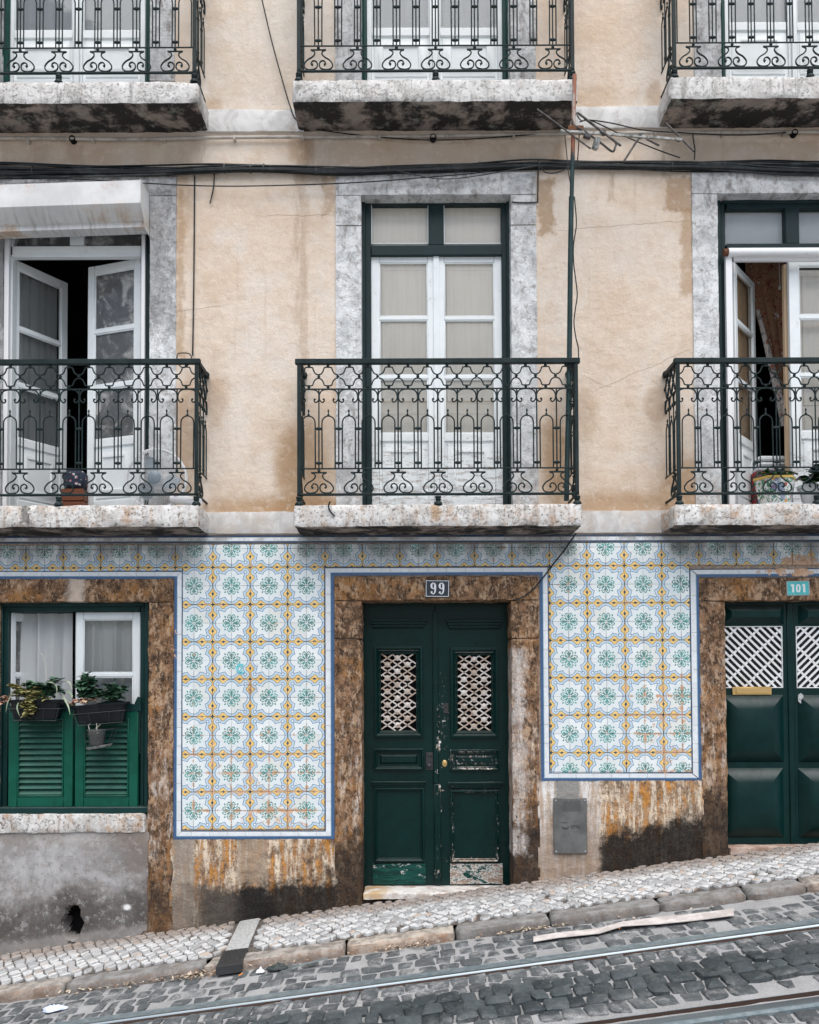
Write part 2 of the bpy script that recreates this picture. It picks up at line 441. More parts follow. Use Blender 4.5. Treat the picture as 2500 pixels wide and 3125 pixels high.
def m_under(g):         # damp underside of the slabs
    x, y, z = g.xyz(g.pos())
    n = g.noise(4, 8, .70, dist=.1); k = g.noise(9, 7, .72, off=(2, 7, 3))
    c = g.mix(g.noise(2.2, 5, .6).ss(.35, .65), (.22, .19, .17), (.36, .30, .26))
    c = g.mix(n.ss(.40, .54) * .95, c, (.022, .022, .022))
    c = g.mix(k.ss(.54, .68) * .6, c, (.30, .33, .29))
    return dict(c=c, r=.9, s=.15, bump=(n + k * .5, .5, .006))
mat('slab_underside', m_under)

def m_band(g):          # stone string course between the balconies
    n = g.noise(7, 6, .65, dist=.7)
    c = g.mix(n.ss(.35, .65), (.52, .51, .49), (.72, .715, .70))
    c = g.mix(g.noise(4, 6, .7, off=(1, 8, 3)).ss(.55, .72) * .7, c, (.30, .24, .19))
    x, y, z = g.xyz(g.pos())
    c = g.mix(z.ss(4.0, 3.5) * g.noise(9, 5, .6).ss(.42, .6) * .5, c, (.50, .42, .35))
    return dict(c=c, r=.82, s=.25, bump=(n + g.noise(60, 4) * .4, .4, .005))
mat('band_stone', m_band)

def m_brown(g):         # weathered brown limestone of the ground floor frames
    x, y, z = g.xyz(g.pos())
    hgt = z - x * SLOPE
    n = g.noise(13, 9, .78, dist=.2); f = g.noise(70, 6, .75); sp = g.noise(62, 7, .78, v=g.scl(g.pos(), (1, 1, .6)))
    vert = g.noise(2.4, 8, .74, v=g.scl(g.pos(), (9, 4, 1.6)))
    m2 = g.noise(20, 7, .72, v=g.scl(g.pos(), (1, 1, .55)), off=(6, 2, 2)); m3 = g.noise(31, 6, .72, v=g.scl(g.pos(), (1, 1, .5)), off=(1, 9, 5))
    c = g.mix(n.ss(.44, .57), (.105, .062, .038), (.30, .175, .10))
    c = g.mix(g.noise(3.4, 5, .6, off=(7, 2, 4)).ss(.50, .66) * .65, c, (.42, .20, .065))
    c = g.mix(m2.ss(.52, .58) * .75, c, (.52, .36, .235))
    c = g.mix(m3.ss(.47, .41) * .8, c, (.04, .026, .018))
    c = g.mix(sp.ss(.56, .64) * .6, c, (.62, .48, .35))
    pale = vert.ss(.48, .64) * hgt.ss(2.0, .75) * hgt.ss(.35, .8)
    c = g.mix(pale * (m2.ss(.40, .54) * .6 + .3), c, g.mix(m3.ss(.42, .56), (.46, .33, .235), (.80, .73, .66)))
    rust = vert.ss(.5, .36) * hgt.ss(1.25, .55)
    c = g.mix(rust * .65, c, (.36, .165, .05))
    # black mould creeping up from the pavement, ragged edge
    mould = (g.noise(4, 9, .76, off=(3, 1, 9)) * 1.15 - hgt * .85 + .16).ss(.18, .46)
    mould = mould * x.ss(-1.75, -1.2) * .85 + mould * x.ss(-1.2, -1.75) * .55
    c = g.mix(mould * .95, c, (.022, .020, .019))
    # clean washed strip
    c = g.mix(patch(g, 212, 1755, 262, 1850, g.noise(14, 8, .74), .16, .035) * .7, c, (.70, .60, .51))
    # whitish repaired edge of the right jamb of the door
    c = g.mix(patch(g, 1560, 1985, 1603, 2600, g.noise(7, 8, .72), .30, .03) * (vert.ss(.35, .6) * .5 + .25), c, g.mix(sp.ss(.4, .6), (.55, .45, .38), (.80, .78, .76)))
    pit = g.voro(26, v=g.scl(g.pos(), (1, 1, .55))).ss(.22, .05) * g.noise(6, 3).ss(.45, .6)
    c = g.mix(pit * .75, c, (.07, .045, .03))
    return dict(c=c, r=.88, s=.2, bump=(f * .7 + n * 1.3 - pit * 1.2, .9, .012))
mat('brown_stone', m_brown)

def m_plinth(g):        # stained lime render between the frames
    x, y, z = g.xyz(g.pos()); hgt = z - x * SLOPE
    n = g.noise(8, 9, .76, dist=.2); f = g.noise(80, 5, .74); sp = g.noise(44, 7, .78)
    vert = g.noise(2.6, 8, .72, v=g.scl(g.pos(), (8, 3, 1.2)))
    c = g.mix(n.ss(.36, .64), (.26, .16, .10), (.54, .38, .25))
    pq = g.noise(11, 8, .72, v=g.scl(g.pos(), (1.4, 1, .7)), off=(4, 4, 2))
    c = g.mix(vert.ss(.46, .58) * .95, c, (.84, .70, .54))
    c = g.mix(vert.ss(.50, .42) * pq.ss(.40, .55) * .95, c, (.62, .27, .055))
    c = g.mix(pq.ss(.47, .40) * .65, c, (.15, .085, .05))
    c = g.mix(sp.ss(.53, .62) * .75, c, (.10, .06, .04))
    c = g.mix(sp.ss(.45, .34) * .5, c, (.78, .68, .57))
    # dull grey-brown patches of later mortar
    c = g.mix(patch(g, 528, 2555, 595, 2850, n, .10, .02) * .8, c, (.36, .31, .26))
    c = g.mix(patch(g, 726, 2555, 818, 2700, n, .07, .015) * .8, c, (.40, .31, .23))
    mort = spot(g, 778, 2800, 75, 110, n, .45, .8, .95)
    c = g.mix(mort * .92, c, (.135, .122, .11))
    # whitewash round the meter door
    ww = patch(g, 1640, 2380, 1832, 2900, n, .14, .022)
    wc = g.mix(vert.ss(.42, .60), (.55, .43, .33), (.85, .83, .81))
    wc = g.mix(patch(g, 1695, 2375, 1768, 2440, n, .08, .012), wc, (.34, .33, .31))
    wc = g.mix(hgt.ss(.60, .18) * .75, wc, (.36, .26, .19))
    c = g.mix(ww, c, wc)
    mould = (g.noise(3.4, 9, .76, off=(3, 1, 9)) * 1.3 - hgt * 1.35 + .06).ss(.22, .46) * (1 - ww * .95)
    mould = mould * (1 - patch(g, 455, 2500, 600, 2950, n, .3, .1) * .6)
    mc = g.mix(g.noise(60, 4, .7).ss(.45, .65), (.014, .013, .013), (.034, .030, .027))
    mc = g.mix(patch(g, 528, 2600, 720, 2900, n, .3, .08) * .8, mc, (.10, .088, .078))
    c = g.mix(mould * .96, c, mc)
    return dict(c=c, r=.9, s=.18, bump=(f * .6 + n * 1.6 + sp * .9, .9, .013))
mat('plinth_render', m_plinth)

def m_grey(g):          # grey cement render under the left window
    x, y, z = g.xyz(g.pos()); hgt = z - x * SLOPE
    n = g.noise(2.2, 7, .65, dist=.3); f = g.noise(90, 4, .7); sp = g.noise(9, 7, .72)
    c = g.mix(n.ss(.38, .62), (.20, .185, .175), (.46, .455, .455))
    c = g.mix(sp.ss(.53, .68) * .6, c, (.20, .15, .12))
    c = g.mix(spot(g, 160, 2600, 260, 120, n, .8) * .25, c, (.56, .57, .58))
    c = g.mix(patch(g, 395, 2545, 470, 2850, n, .25, .08) * .55, c, (.20, .165, .15))
    c = g.mix(patch(g, -200, 2535, 455, 2575, n, .2, .05) * .4, c, (.30, .25, .21))
    damp = (g.noise(3, 9, .75, off=(6, 1, 1)) * 1.2 - hgt * 1.35 + .20).ss(.15, .50)
    c = g.mix(damp * .85, c, (.07, .063, .058))
    dr = g.noise(1.5, 7, .7, v=g.scl(g.pos(), (12, 2, 1.2)), off=(3, 2, 7))
    c = g.mix(dr.ss(.54, .68) * .35, c, (.20, .175, .16))
    c = g.mix(g.noise(26, 8, .76).ss(.52, .62) * .5, c, (.19, .165, .15))
    c = g.mix(g.noise(18, 8, .76, off=(5, 5, 1)).ss(.54, .62) * .35, c, (.56, .55, .54))
    low = (sp * .6 - hgt * 4.2 + .2).ss(.1, .3)
    c = g.mix(low * .55, c, (.36, .34, .32))
    c = g.mix(g.voro(24).ss(.10, .05) * g.noise(4, 2).ss(.5, .6) * .7, c, (.10, .09, .08))
    c = g.mix(spot(g, 390, 2768, 16, 12, sp, .6), c, (.75, .74, .73))
    for q in ((520, 2860, 60, 25),): c = g.mix(spot(g, *q, sp, .6) * .6, c, (.4, .2, .14))
    return dict(c=c, r=.92, s=.15, bump=(f * .5 + sp * 1.2 + n, .6, .008))
mat('grey_render', m_grey)
mat('raw_brick', lambda g: dict(c=g.mix(g.noise(30, 5).ss(.4, .6), (.30, .12, .085), (.48, .30, .24)), r=.92, s=.1, bump=(g.noise(60, 4), .6, .01)))
mat('dark_hole', lambda g: dict(c=(.012, .012, .013), r=.95, s=.05))
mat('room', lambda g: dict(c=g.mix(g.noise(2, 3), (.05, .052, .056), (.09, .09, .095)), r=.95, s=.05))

# --- tiles
def m_tile(g):
    tx, ty, tz = g.xyz(g.ob()); T = .0697
    a0 = (tx / T + 1) * .5; b0 = (tz / T + 1) * .5         # 0..1, flower corner at 0,0
    a = a0.max(b0); b = a0.min(b0)
    def disc(cx, cy, r): dx, dy = a - cx, b - cy; return (dx * dx + dy * dy).sqrt() - r
    lobe = disc(.517, 0, .338); ear = disc(.745, .745, .075)
    nx_, ny_ = .3350, -.0850; ln = math.hypot(nx_, ny_)
    wedge = ((a - .61) * (nx_ / ln) + (b - .325) * (ny_ / ln)).max((a + b - 1.44) * .7071)
    d = lobe.min(ear).min(wedge)
    paint = g.noise(26, 4, .6, off=(0, 2, 0)); wob = (paint - .5) * .03
    d = d + wob
    pw = g.noise(2.0, 3, .6)
    white = g.mix(pw.ss(.35, .65), (.73, .80, .81), (.83, .87, .87))
    white = g.mix(g.rnd() * .75, white, (.68, .745, .765))
    white = g.mix(g.noise(3.5, 7, .7, off=(2, 6, 2)).ss(.50, .70) * .35, white, (.58, .60, .57))
    white = g.mix((g.rnd() * 7.7).fract().ss(.82, .9) * .5, white, (.70, .69, .63))
    c = white
    c = g.mix(d.gt(0.0), c, g.mix(paint.ss(.3, .7), (.55, .71, .80), (.70, .82, .88)))
    dots = (d - .072).abs().lt(.022) * ((a * 3.1 - b * 2.3) * 30).sin().gt(.1)
    c = g.mix(dots * .65, c, (.12, .22, .36))
    c = g.mix(d.gt(.134), c, g.mix(paint.ss(.3, .7), (.80, .51, .14), (.90, .63, .25)))
    c = g.mix((d - .004).abs().ss(.022, .012) * .95, c, (.06, .16, .33))
    c = g.mix((d - .134).abs().ss(.020, .010) * .9, c, (.05, .10, .18))
    dia = ((a - 1).abs() / .075 + (b - .425).abs() / .115).lt(1.0)
    star = ((a - 1).abs().min((b - 1).abs()) * 2.2 + (a - 1).abs().max((b - 1).abs())).lt(.15)
    c = g.mix(dia.max(star), c, (.035, .10, .17))
    # green flower
    def ell(cx, cy, rx, ry, rot=0.0):
        dx, dy = a - cx, b - cy; cs, sn = math.cos(rot), math.sin(rot)
        u = (dx * cs + dy * sn) / rx; v = (dy * cs - dx * sn) / ry
        return (u * u + v * v).sqrt()
    ring = (ell(.30, .105, .145, .085, .12) - 1).abs().lt(.21) * (a - b * .1).gt(.17)
    leaf = ell(.125, .125, .098, .044, .785).lt(1).max(ell(.30, .085, .062, .034, .5).lt(1)).max(ell(.34, .34, .055, .042, .785).lt(1))
    dash = ell(.325, .235, .05, .014, 0).lt(1).max(ell(.17, .035, .10, .02, .25).lt(1))
    gr = ring.max(leaf).max(dash)
    tint = g.mix(g.rnd(), (.012, .17, .15), (.025, .31, .28))
    c = g.mix(gr * (.80 + paint * .2), c, tint)
    # wear: glaze gone, terracotta body showing
    x, y, z = g.xyz(g.pos())
    w1 = g.noise(19, 7, .68, dist=.3); w2 = g.noise(44, 5, .7)
    edge = (tx.abs().max(tz.abs()) / T).ss(.70, 1.0)
    low = patch(g, 560, 2230, 1000, 2600, w1, .6, .35) * .9
    rp = patch(g, 1880, 2060, 2130, 2400, w1, .35, .14)
    sp2 = spot(g, 765, 2100, 40, 36, w1, .5, .2, 1.0)
    amt = low * .085 + rp * .075 + sp2 * .15 + spot(g, 860, 2490, 150, 50, w1, .6) * .04 + spot(g, 2440, 1715, 90, 40, w1, .5) * .2
    chip = (w1 * .58 + w2 * .38 + edge * .085 + amt).ss(.632, .644)
    body = g.mix(w2.ss(.35, .65), (.50, .27, .14), (.68, .47, .33))
    body = g.mix(sp2 * .6, body, (.30, .17, .07))
    c = g.mix(chip, c, body)
    hair = (g.noise(4, 4, .55, dist=.6, off=(9, 4, 1)) - .5).abs().ss(.004, .001) * g.noise(1.5, 2).ss(.5, .6)
    c = g.mix(hair * .5, c, (.35, .24, .18))
    # shade below the balcony slabs, painted into the tile colour with streaky noise
    slab_shade = z.ss(wz(1745), wz(1665)) * g.noise(1.5, 7, .72, v=g.scl(g.pos(), (4, 1, 2.0))).ss(.30, .58)
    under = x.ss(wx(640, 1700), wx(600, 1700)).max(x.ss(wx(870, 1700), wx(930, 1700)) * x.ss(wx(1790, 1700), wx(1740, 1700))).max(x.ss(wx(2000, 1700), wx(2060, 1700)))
    c = g.mix(slab_shade * under * .8, c, (.15, .135, .12))
    h = chip * -1.0 + w1 * .25
    return dict(c=c, r=(chip * .5 + .22).sat(), s=.5, bump=(h, .5, .003), coat=(1 - chip) * .25, cr=.15)
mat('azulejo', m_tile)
def m_border(colr, dark=(.02, .05, .11)):
    def f(g):
        p = g.noise(30, 4, .6); w1 = g.noise(9, 7, .7); w2 = g.noise(30, 5, .7)
        c = g.mix(p.ss(.3, .7), tuple(v * .85 for v in colr), colr)
        c = g.mix(g.rnd() * .5, c, tuple(v * .80 for v in colr))
        rp = patch(g, 1960, 2330, 2150, 2400, w1, .4, .1) * .14 + spot(g, 2400, 1745, 160, 30, w1, .5) * .20 + spot(g, 540, 1960, 20, 120, w1, .5) * .14
        chip = (w1 * .6 + w2 * .35 + rp).ss(.66, .675)
        c = g.mix(chip, c, g.mix(w2.ss(.35, .65), (.55, .27, .11), (.68, .47, .33)))
        z = g.xyz(g.pos())[2]
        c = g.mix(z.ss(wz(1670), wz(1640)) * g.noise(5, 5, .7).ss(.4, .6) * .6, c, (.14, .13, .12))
        return dict(c=c, r=.26, s=.5, bump=(chip * -1, .5, .003), coat=.2, cr=.15)
    return f
mat('border_white', m_border((.80, .84, .87)))
mat('border_blue', m_border((.055, .125, .26)))
mat('border_navy', m_border((.035, .075, .15)))
mat('border_pale', m_border((.36, .52, .64)))
def m_grout(g):
    n = g.noise(40, 5, .7)
    return dict(c=g.mix(n.ss(.4, .6), (.30, .23, .18), (.50, .40, .32)), r=.95, s=.1, bump=(n, .4, .004))
mat('grout', m_grout)

# --- joinery
def paint_green(base, chipamt, wood=(.40, .30, .23), gloss=.28):
    def f(g):
        x, y, z = g.xyz(g.pos())
        n = g.noise(7, 6, .7, dist=.4); f2 = g.noise(38, 8, .76, v=g.scl(g.pos(), (1.2, 1, .7))); brush = g.noise(3, 4, .6, v=g.scl(g.pos(), (40, 10, 2)))
        c = g.mix(n.ss(.35, .65), tuple(v * .82 for v in base), tuple(v * 1.12 for v in base))
        c = g.mix(brush.ss(.55, .75) * .22, c, tuple(v * 1.7 + .004 for v in base))
        if chipamt:
            lock = spot(g, 1352, 2200, 42, 330, n, .9, .2, 1.0) * .16 + spot(g, 1450, 2670, 110, 60, n, 1.2, .1, 1.2) * .16 + spot(g, 1220, 2680, 110, 30, n, .7) * .20 \
                 + spot(g, 1450, 2330, 120, 60, n, .8) * .13 + patch(g, 1362, 2380, 1540, 2640, n, .2, .03) * .055 + patch(g, 1330, 2250, 1345, 2700, n, .2, .02) * .12
            nx, ny, nzz = g.xyz(g.normal())
            chip = (f2 * .62 + g.noise(70, 4, .7) * .22 + lock * chipamt + (1 - ny.abs()).ss(.05, .5) * (x.ss(wx(1345, 2300), wx(1372, 2300)) * .085 + .02) * z.ss(wz(2150), wz(2330))).ss(.632, .648)
            wc = g.mix(g.noise(40, 4, .6).ss(.4, .6), wood, (.80, .78, .75))
            wc = g.mix(spot(g, 1450, 2670, 120, 55, n, .5) * .85, wc, (.30, .20, .14))
            c = g.mix(chip, c, wc)
            r = chip * .5 + gloss + n * .15
        else:
            chip = g.noise(45, 6, .75).ss(.735, .75)
            c = g.mix(chip * .8, c, (.6, .6, .58)); r = n * .2 + gloss
        dust = g.xyz(g.normal())[2].ss(.15, .6) * .16
        c = g.mix(dust * (g.noise(20, 4).ss(.3, .7) * .4 + .6), c, (.30, .31, .30))
        return dict(c=c, r=r, s=.24, bump=(f2 * .4 + brush * .35 - chip * .8, .35, .003))
    return f
mat('door_green', paint_green((.0008, .0195, .0175), 1.0, gloss=.22))
mat('door_green_clean', paint_green((.0008, .0205, .0195), 0, gloss=.26))
def m_kick(g):          # bare weathered board with remains of green paint
    n = g.noise(9, 9, .78, v=g.scl(g.pos(), (1, 1, 2.2)), off=(2, 0, 1)); gr = g.noise(3, 6, .7, v=g.scl(g.pos(), (4, 4, 40)))
    x, y, z = g.xyz(g.pos())
    c = g.mix(gr.ss(.35, .65), (.17, .115, .085), (.36, .28, .225))
    e = n + x.ss(wx(1340, 2660), wx(1300, 2660)) * .12
    c = g.mix(e.ss(.475, .49), c, (.72, .71, .68)); c = g.mix(e.ss(.51, .525), c, g.mix(gr.ss(.4, .6), (.0008, .023, .020), (.004, .07, .055)))
    return dict(c=c, r=.55, s=.25, bump=(e.ss(.47, .53) * .6 + gr * .5, .5, .004))
mat('kick_wood', m_kick)
mat('shutter_green', paint_green((.004, .088, .056), 0, gloss=.3))
mat('shutter_frame_green', paint_green((.006, .034, .033), 0, gloss=.35))
mat('frame_green', paint_green((.012, .029, .032), 0, gloss=.42))
mat('frame_green_bright', paint_green((.007, .060, .052), 0, gloss=.35))
def paint_white(amt, base=(.83, .875, .885)):
    def f(g):
        x, y, z = g.xyz(g.pos())
        n = g.noise(6, 6, .7); hz = g.noise(2.5, 7, .72, v=g.scl(g.pos(), (5, 5, 22))); f2 = g.noise(60, 5, .7)
        c = g.mix(n.ss(.35, .7) * .5, base, tuple(v * .88 for v in base))
        peel = (hz * .62 + f2 * .3 + z.ss(3.75, 3.2) * .12 * amt).ss(.60, .62)
        peel = peel * (1 if amt else .0)
        c = g.mix(peel * .85, c, g.mix(f2.ss(.4, .6), (.30, .27, .25), (.58, .55, .52)))
        dirt = g.noise(14, 6, .7, off=(1, 7, 4)).ss(.58, .72)
        c = g.mix(dirt * (.35 if amt else .22), c, (.45, .41, .37))
        return dict(c=c, r=.5, s=.35, bump=(f2 * .2 - peel * 1.0, .4, .003))
    return f
mat('white_paint', paint_white(0))
mat('white_paint_peeling', paint_white(1.0))
mat('white_metal', lambda g: dict(c=g.mix(g.noise(9, 6, .7).ss(.62, .75) * .5, (.86, .87, .88), (.45, .38, .32)), r=.38, s=.5))
def m_housing(g):
    x, y, z = g.xyz(g.pos())
    st = g.noise(1.5, 6, .65, v=g.scl(g.pos(), (26, 3, 2.5))); n = g.noise(4, 6, .65)
    c = g.mix(n.ss(.35, .65), (.60, .61, .605), (.74, .75, .745))
    c = g.mix(z.ss(wz(610, 300, -.2), wz(560, 300, -.2)) * g.noise(6, 6, .7, off=(1, 2, 3)).ss(.5, .68) * .75, c, (.52, .33, .24))
    lowr = z.ss(wz(600, 300, -.2), wz(680, 300, -.2))
    c = g.mix(lowr * st.ss(.46, .66) * .5, c, (.30, .26, .23))
    c = g.mix(lowr * n.ss(.50, .66) * .8, c, (.45, .30, .18))
    return dict(c=c, r=.5, s=.4, bump=(n * .3 + g.noise(50, 4) * .1, .2, .004))
mat('housing_metal', m_housing)
def m_beige(g):
    n = g.noise(3, 4); v = g.noise(2, 4, .6, v=g.scl(g.pos(), (30, 4, 1)))
    return dict(c=g.mix(v.ss(.35, .65) * .5, (.86, .81, .73), (.78, .72, .63)), r=.55, s=.3)
mat('inner_shutter', m_beige)
mat('tan_paint', lambda g: dict(c=g.mix(g.noise(3, 4), (.62, .45, .29), (.70, .52, .35)), r=.55, s=.3))
def m_lattice(g):
    n = g.noise(30, 6, .72); x, y, z = g.xyz(g.pos())
    c = g.mix(g.noise(8, 4).ss(.35, .65), (.46, .37, .30), (.74, .70, .66))
    c = g.mix(n.ss(.54, .64) * .8, c, (.36, .20, .12))
    return dict(c=c, r=.7, s=.3, bump=(n, .5, .003))
mat('lattice_paint', m_lattice)
mat('lattice_white', lambda g: dict(c=g.mix(g.noise(5, 5, .7).ss(.5, .7) * .6, (.80, .81, .82), (.66, .58, .50)), r=.5, s=.35))
mat('mesh_screen', lambda g: dict(c=g.mix(g.voro(260).ss(.3, .1), (.03, .035, .036), (.11, .12, .12)), r=.8, s=.2))
def m_glass(tint, rough=.03, dirt=.025):
    def f(g):
        tr = g.n('ShaderNodeBsdfTransparent'); tr.inputs[0].default_value = tint + (1,)
        gl = g.n('ShaderNodeBsdfGlossy'); gl.inputs['Roughness'].default_value = rough; gl.inputs['Color'].default_value = (1, 1, 1, 1)
        df = g.n('ShaderNodeBsdfDiffuse'); df.inputs[0].default_value = (.62, .62, .60, 1)
        fr = g.n('ShaderNodeFresnel'); fr.inputs[0].default_value = 1.42
        bn = g.n('ShaderNodeBump'); bn.inputs['Strength'].default_value = .06; bn.inputs['Distance'].default_value = .01
        g.put(bn.inputs['Height'], g.noise(5, 3)); g.t.links.new(bn.outputs[0], gl.inputs['Normal'])
        m1 = g.n('ShaderNodeMixShader'); m2 = g.n('ShaderNodeMixShader')
        fac = S(g, fr.outputs[0]) * .9 + .025
        g.put(m1.inputs[0], fac.sat()); g.t.links.new(tr.outputs[0], m1.inputs[1]); g.t.links.new(gl.outputs[0], m1.inputs[2])
        sm = g.noise(6, 6, .7, dist=.8).ss(.45, .75) * dirt * 1.6 + dirt * .35
        g.put(m2.inputs[0], sm.sat()); g.t.links.new(m1.outputs[0], m2.inputs[1]); g.t.links.new(df.outputs[0], m2.inputs[2])
        return dict(shader=m2.outputs[0])
    return f
mat('glass', m_glass((.985, .995, .99)))
mat('dusty_glass', m_glass((.70, .76, .80), .1, .42))
def m_cloth(colr, trans):
    def f(g):
        n = g.noise(3, 4); wv = (g.xyz(g.pos())[0] * 1400).sin() * (g.xyz(g.pos())[2] * 1400).sin()
        df = g.n('ShaderNodeBsdfDiffuse'); tl = g.n('ShaderNodeBsdfTranslucent'); tp = g.n('ShaderNodeBsdfTransparent')
        c = g.mix(n.ss(.3, .7), tuple(v * .9 for v in colr), colr)
        g.put(df.inputs[0], c); g.put(tl.inputs[0], c)
        m1 = g.n('ShaderNodeMixShader'); m1.inputs[0].default_value = .35; g.t.links.new(df.outputs[0], m1.inputs[1]); g.t.links.new(tl.outputs[0], m1.inputs[2])
        m2 = g.n('ShaderNodeMixShader'); m2.inputs[0].default_value = trans; g.t.links.new(m1.outputs[0], m2.inputs[1]); g.t.links.new(tp.outputs[0], m2.inputs[2])
        return dict(shader=m2.outputs[0])
    return f
mat('net_curtain', m_cloth((.86, .89, .90), .08))
mat('grey_curtain', m_cloth((.62, .64, .64), .1))
def m_floral(g):
    x, y, z = g.xyz(g.ob())
    v1 = g.voro(9, v=g.scl(g.ob(), (1, .3, 1))); v2 = g.noise(7, 3, .5, dist=2.2, v=g.scl(g.ob(), (1, .3, 1)))
    c = g.mix(g.noise(3, 3), (.34, .18, .11), (.55, .33, .20))
    c = g.mix((v2 - .5).abs().ss(.018, .008), c, (.28, .03, .035))
    c = g.mix(v1.ss(.30, .22) * g.voro(40).ss(.5, .3), c, (.78, .70, .62))
    return dict(c=c, r=.8, s=.2)
mat('floral_cloth', m_floral)
def m_floral2(g):
    v1 = g.voro(10); v2 = g.noise(9, 3, .5, dist=2)
    c = g.mix((v2 - .5).abs().ss(.02, .008), (.72, .66, .62), (.12, .10, .10))
    c = g.mix(v1.ss(.26, .18), c, (.48, .20, .14))
    return dict(c=c, r=.8, s=.2)
mat('pale_floral_cloth', m_floral2)

# --- metal and small things
def m_iron(g):
    n = g.noise(40, 5, .7); k = g.noise(9, 4, .6)
    c = g.mix(k.ss(.3, .7), (.005, .014, .015), (.016, .029, .030))
    c = g.mix(n.ss(.62, .74) * .5, c, (.08, .085, .085))
    c = g.mix(g.noise(22, 6, .75, off=(5, 5, 5)).ss(.68, .74) * .7, c, (.20, .09, .045))
    return dict(c=c, r=.55, s=.22, bump=(n, .4, .002))
mat('iron', m_iron)
def m_mast(g):
    z = g.xyz(g.pos())[2]; n = g.noise(14, 6, .7, v=g.scl(g.pos(), (1, 1, .25)))
    c = g.mix(n.ss(.4, .6), (.008, .030, .032), (.020, .05, .052))
    r = (z.ss(wz(640), wz(480)) * .9 + n - .55).ss(.25, .5)
    c = g.mix(r, c, g.mix(n.ss(.45, .6), (.30, .11, .06), (.42, .37, .33)))
    return dict(c=c, r=.55, s=.4, bump=(n, .3, .003))
mat('mast_paint', m_mast)
mat('cable_black', lambda g: dict(c=g.mix(g.noise(6, 5, .7).ss(.45, .7) * .8, (.006, .009, .010), (.045, .052, .053)), r=.5, s=.3))
mat('cable_grey', lambda g: dict(c=g.mix(g.noise(6, 5, .7).ss(.4, .7), (.03, .036, .037), (.11, .12, .118)), r=.5, s=.3))
mat('conduit', lambda g: dict(c=g.mix(g.noise(8, 5, .7).ss(.45, .7) * .8, (.50, .46, .41), (.22, .19, .16)), r=.6, s=.3))
mat('aluminium', lambda g: dict(c=g.mix(g.noise(30, 6, .7).ss(.45, .62), (.30, .31, .30), (.10, .10, .09)), r=.5, m=.4))
mat('dull_rod', lambda g: dict(c=g.mix(g.noise(30, 6, .7).ss(.45, .62), (.05, .045, .042), (.12, .11, .105)), r=.6, m=.3))
mat('rust', lambda g: dict(c=g.mix(g.noise(50, 5, .7), (.09, .04, .025), (.22, .10, .05)), r=.85, s=.2))
mat('brass', lambda g: dict(c=g.mix(g.noise(20, 4), (.62, .40, .15), (.72, .50, .22)), r=.35, m=.75, s=.5))
mat('chrome', lambda g: dict(c=(.70, .71, .72), r=.22, m=.9))
mat('dark_metal', lambda g: dict(c=g.mix(g.noise(40, 4), (.03, .03, .032), (.08, .08, .08)), r=.45, m=.5))
def m_hatch(g):
    n = g.noise(7, 7, .7); v = g.noise(2, 6, .65, v=g.scl(g.pos(), (14, 3, 2)))
    c = g.mix(n.ss(.35, .65), (.115, .118, .115), (.18, .183, .18))
    c = g.mix(v.ss(.55, .72) * .5, c, (.13, .13, .125))
    c = g.mix(patch(g, 1715, 2442, 1770, 2475, g.noise(40, 5, .7), .06, .004) * .7, c, (.09, .09, .09))
    return dict(c=c, r=.5, m=.35, s=.4, bump=(n * .4, .2, .003))
mat('hatch_steel', m_hatch)
mat('plate_navy', lambda g: dict(c=(.012, .022, .036), r=.22, s=.5, coat=.4))
mat('plate_turquoise', lambda g: dict(c=g.mix(g.noise(30, 5, .7).ss(.4, .6), (.06, .42, .44), (.10, .52, .53)), r=.35, s=.5))
mat('plate_rim', lambda g: dict(c=g.mix(g.noise(30, 5, .7), (.30, .33, .33), (.48, .49, .48)), r=.5, s=.4))
mat('enamel_white', lambda g: dict(c=g.mix(g.noise(60, 5, .7).ss(.55, .7) * .3, (.80, .82, .84), (.5, .5, .5)), r=.3, s=.5))
mat('sticker_cyan', lambda g: dict(c=(.10, .62, .68), r=.5))
mat('fan_white', lambda g: dict(c=(.80, .82, .84), r=.35, s=.5))
mat('fan_blade', lambda g: dict(c=(.22, .27, .31), r=.3, s=.5))
mat('red_plastic', lambda g: dict(c=(.55, .03, .03), r=.4))
mat('black_plastic', lambda g: dict(c=g.mix(g.noise(9, 6, .7).ss(.5, .7) * .6, (.004, .006, .008), (.02, .023, .024)), r=.4, s=.3))
mat('clear_plastic', lambda g: dict(c=(.14, .15, .15), r=.3, s=.5, a=.5))
mat('soil', lambda g: dict(c=g.mix(g.noise(60, 5), (.025, .018, .013), (.07, .05, .036)), r=.95, s=.1))
mat('wire', lambda g: dict(c=(.05, .052, .054), r=.5, m=.4))
def leafmat(a, b):
    def f(g):
        n = g.noise(35, 3); i = g.isl()
        c = g.mix(i, a, b); c = g.mix(n.ss(.5, .8) * .3, c, tuple(v * .6 for v in a))
        return dict(c=c, r=.42, s=.4)
    return f
mat('jade_leaf', leafmat((.022, .075, .045), (.10, .20, .12)))
mat('trailing_leaf', leafmat((.24, .27, .09), (.50, .42, .20)))
mat('pink_leaf', leafmat((.42, .20, .17), (.62, .48, .33)))
mat('spider_leaf', leafmat((.26, .34, .22), (.44, .50, .36)))
mat('dark_leaf', leafmat((.015, .04, .018), (.04, .085, .035)))
mat('fresh_leaf', leafmat((.03, .10, .03), (.07, .18, .05)))
mat('stem', lambda g: dict(c=(.11, .085, .05), r=.7))
mat('dry_stem', lambda g: dict(c=(.55, .53, .45), r=.7))
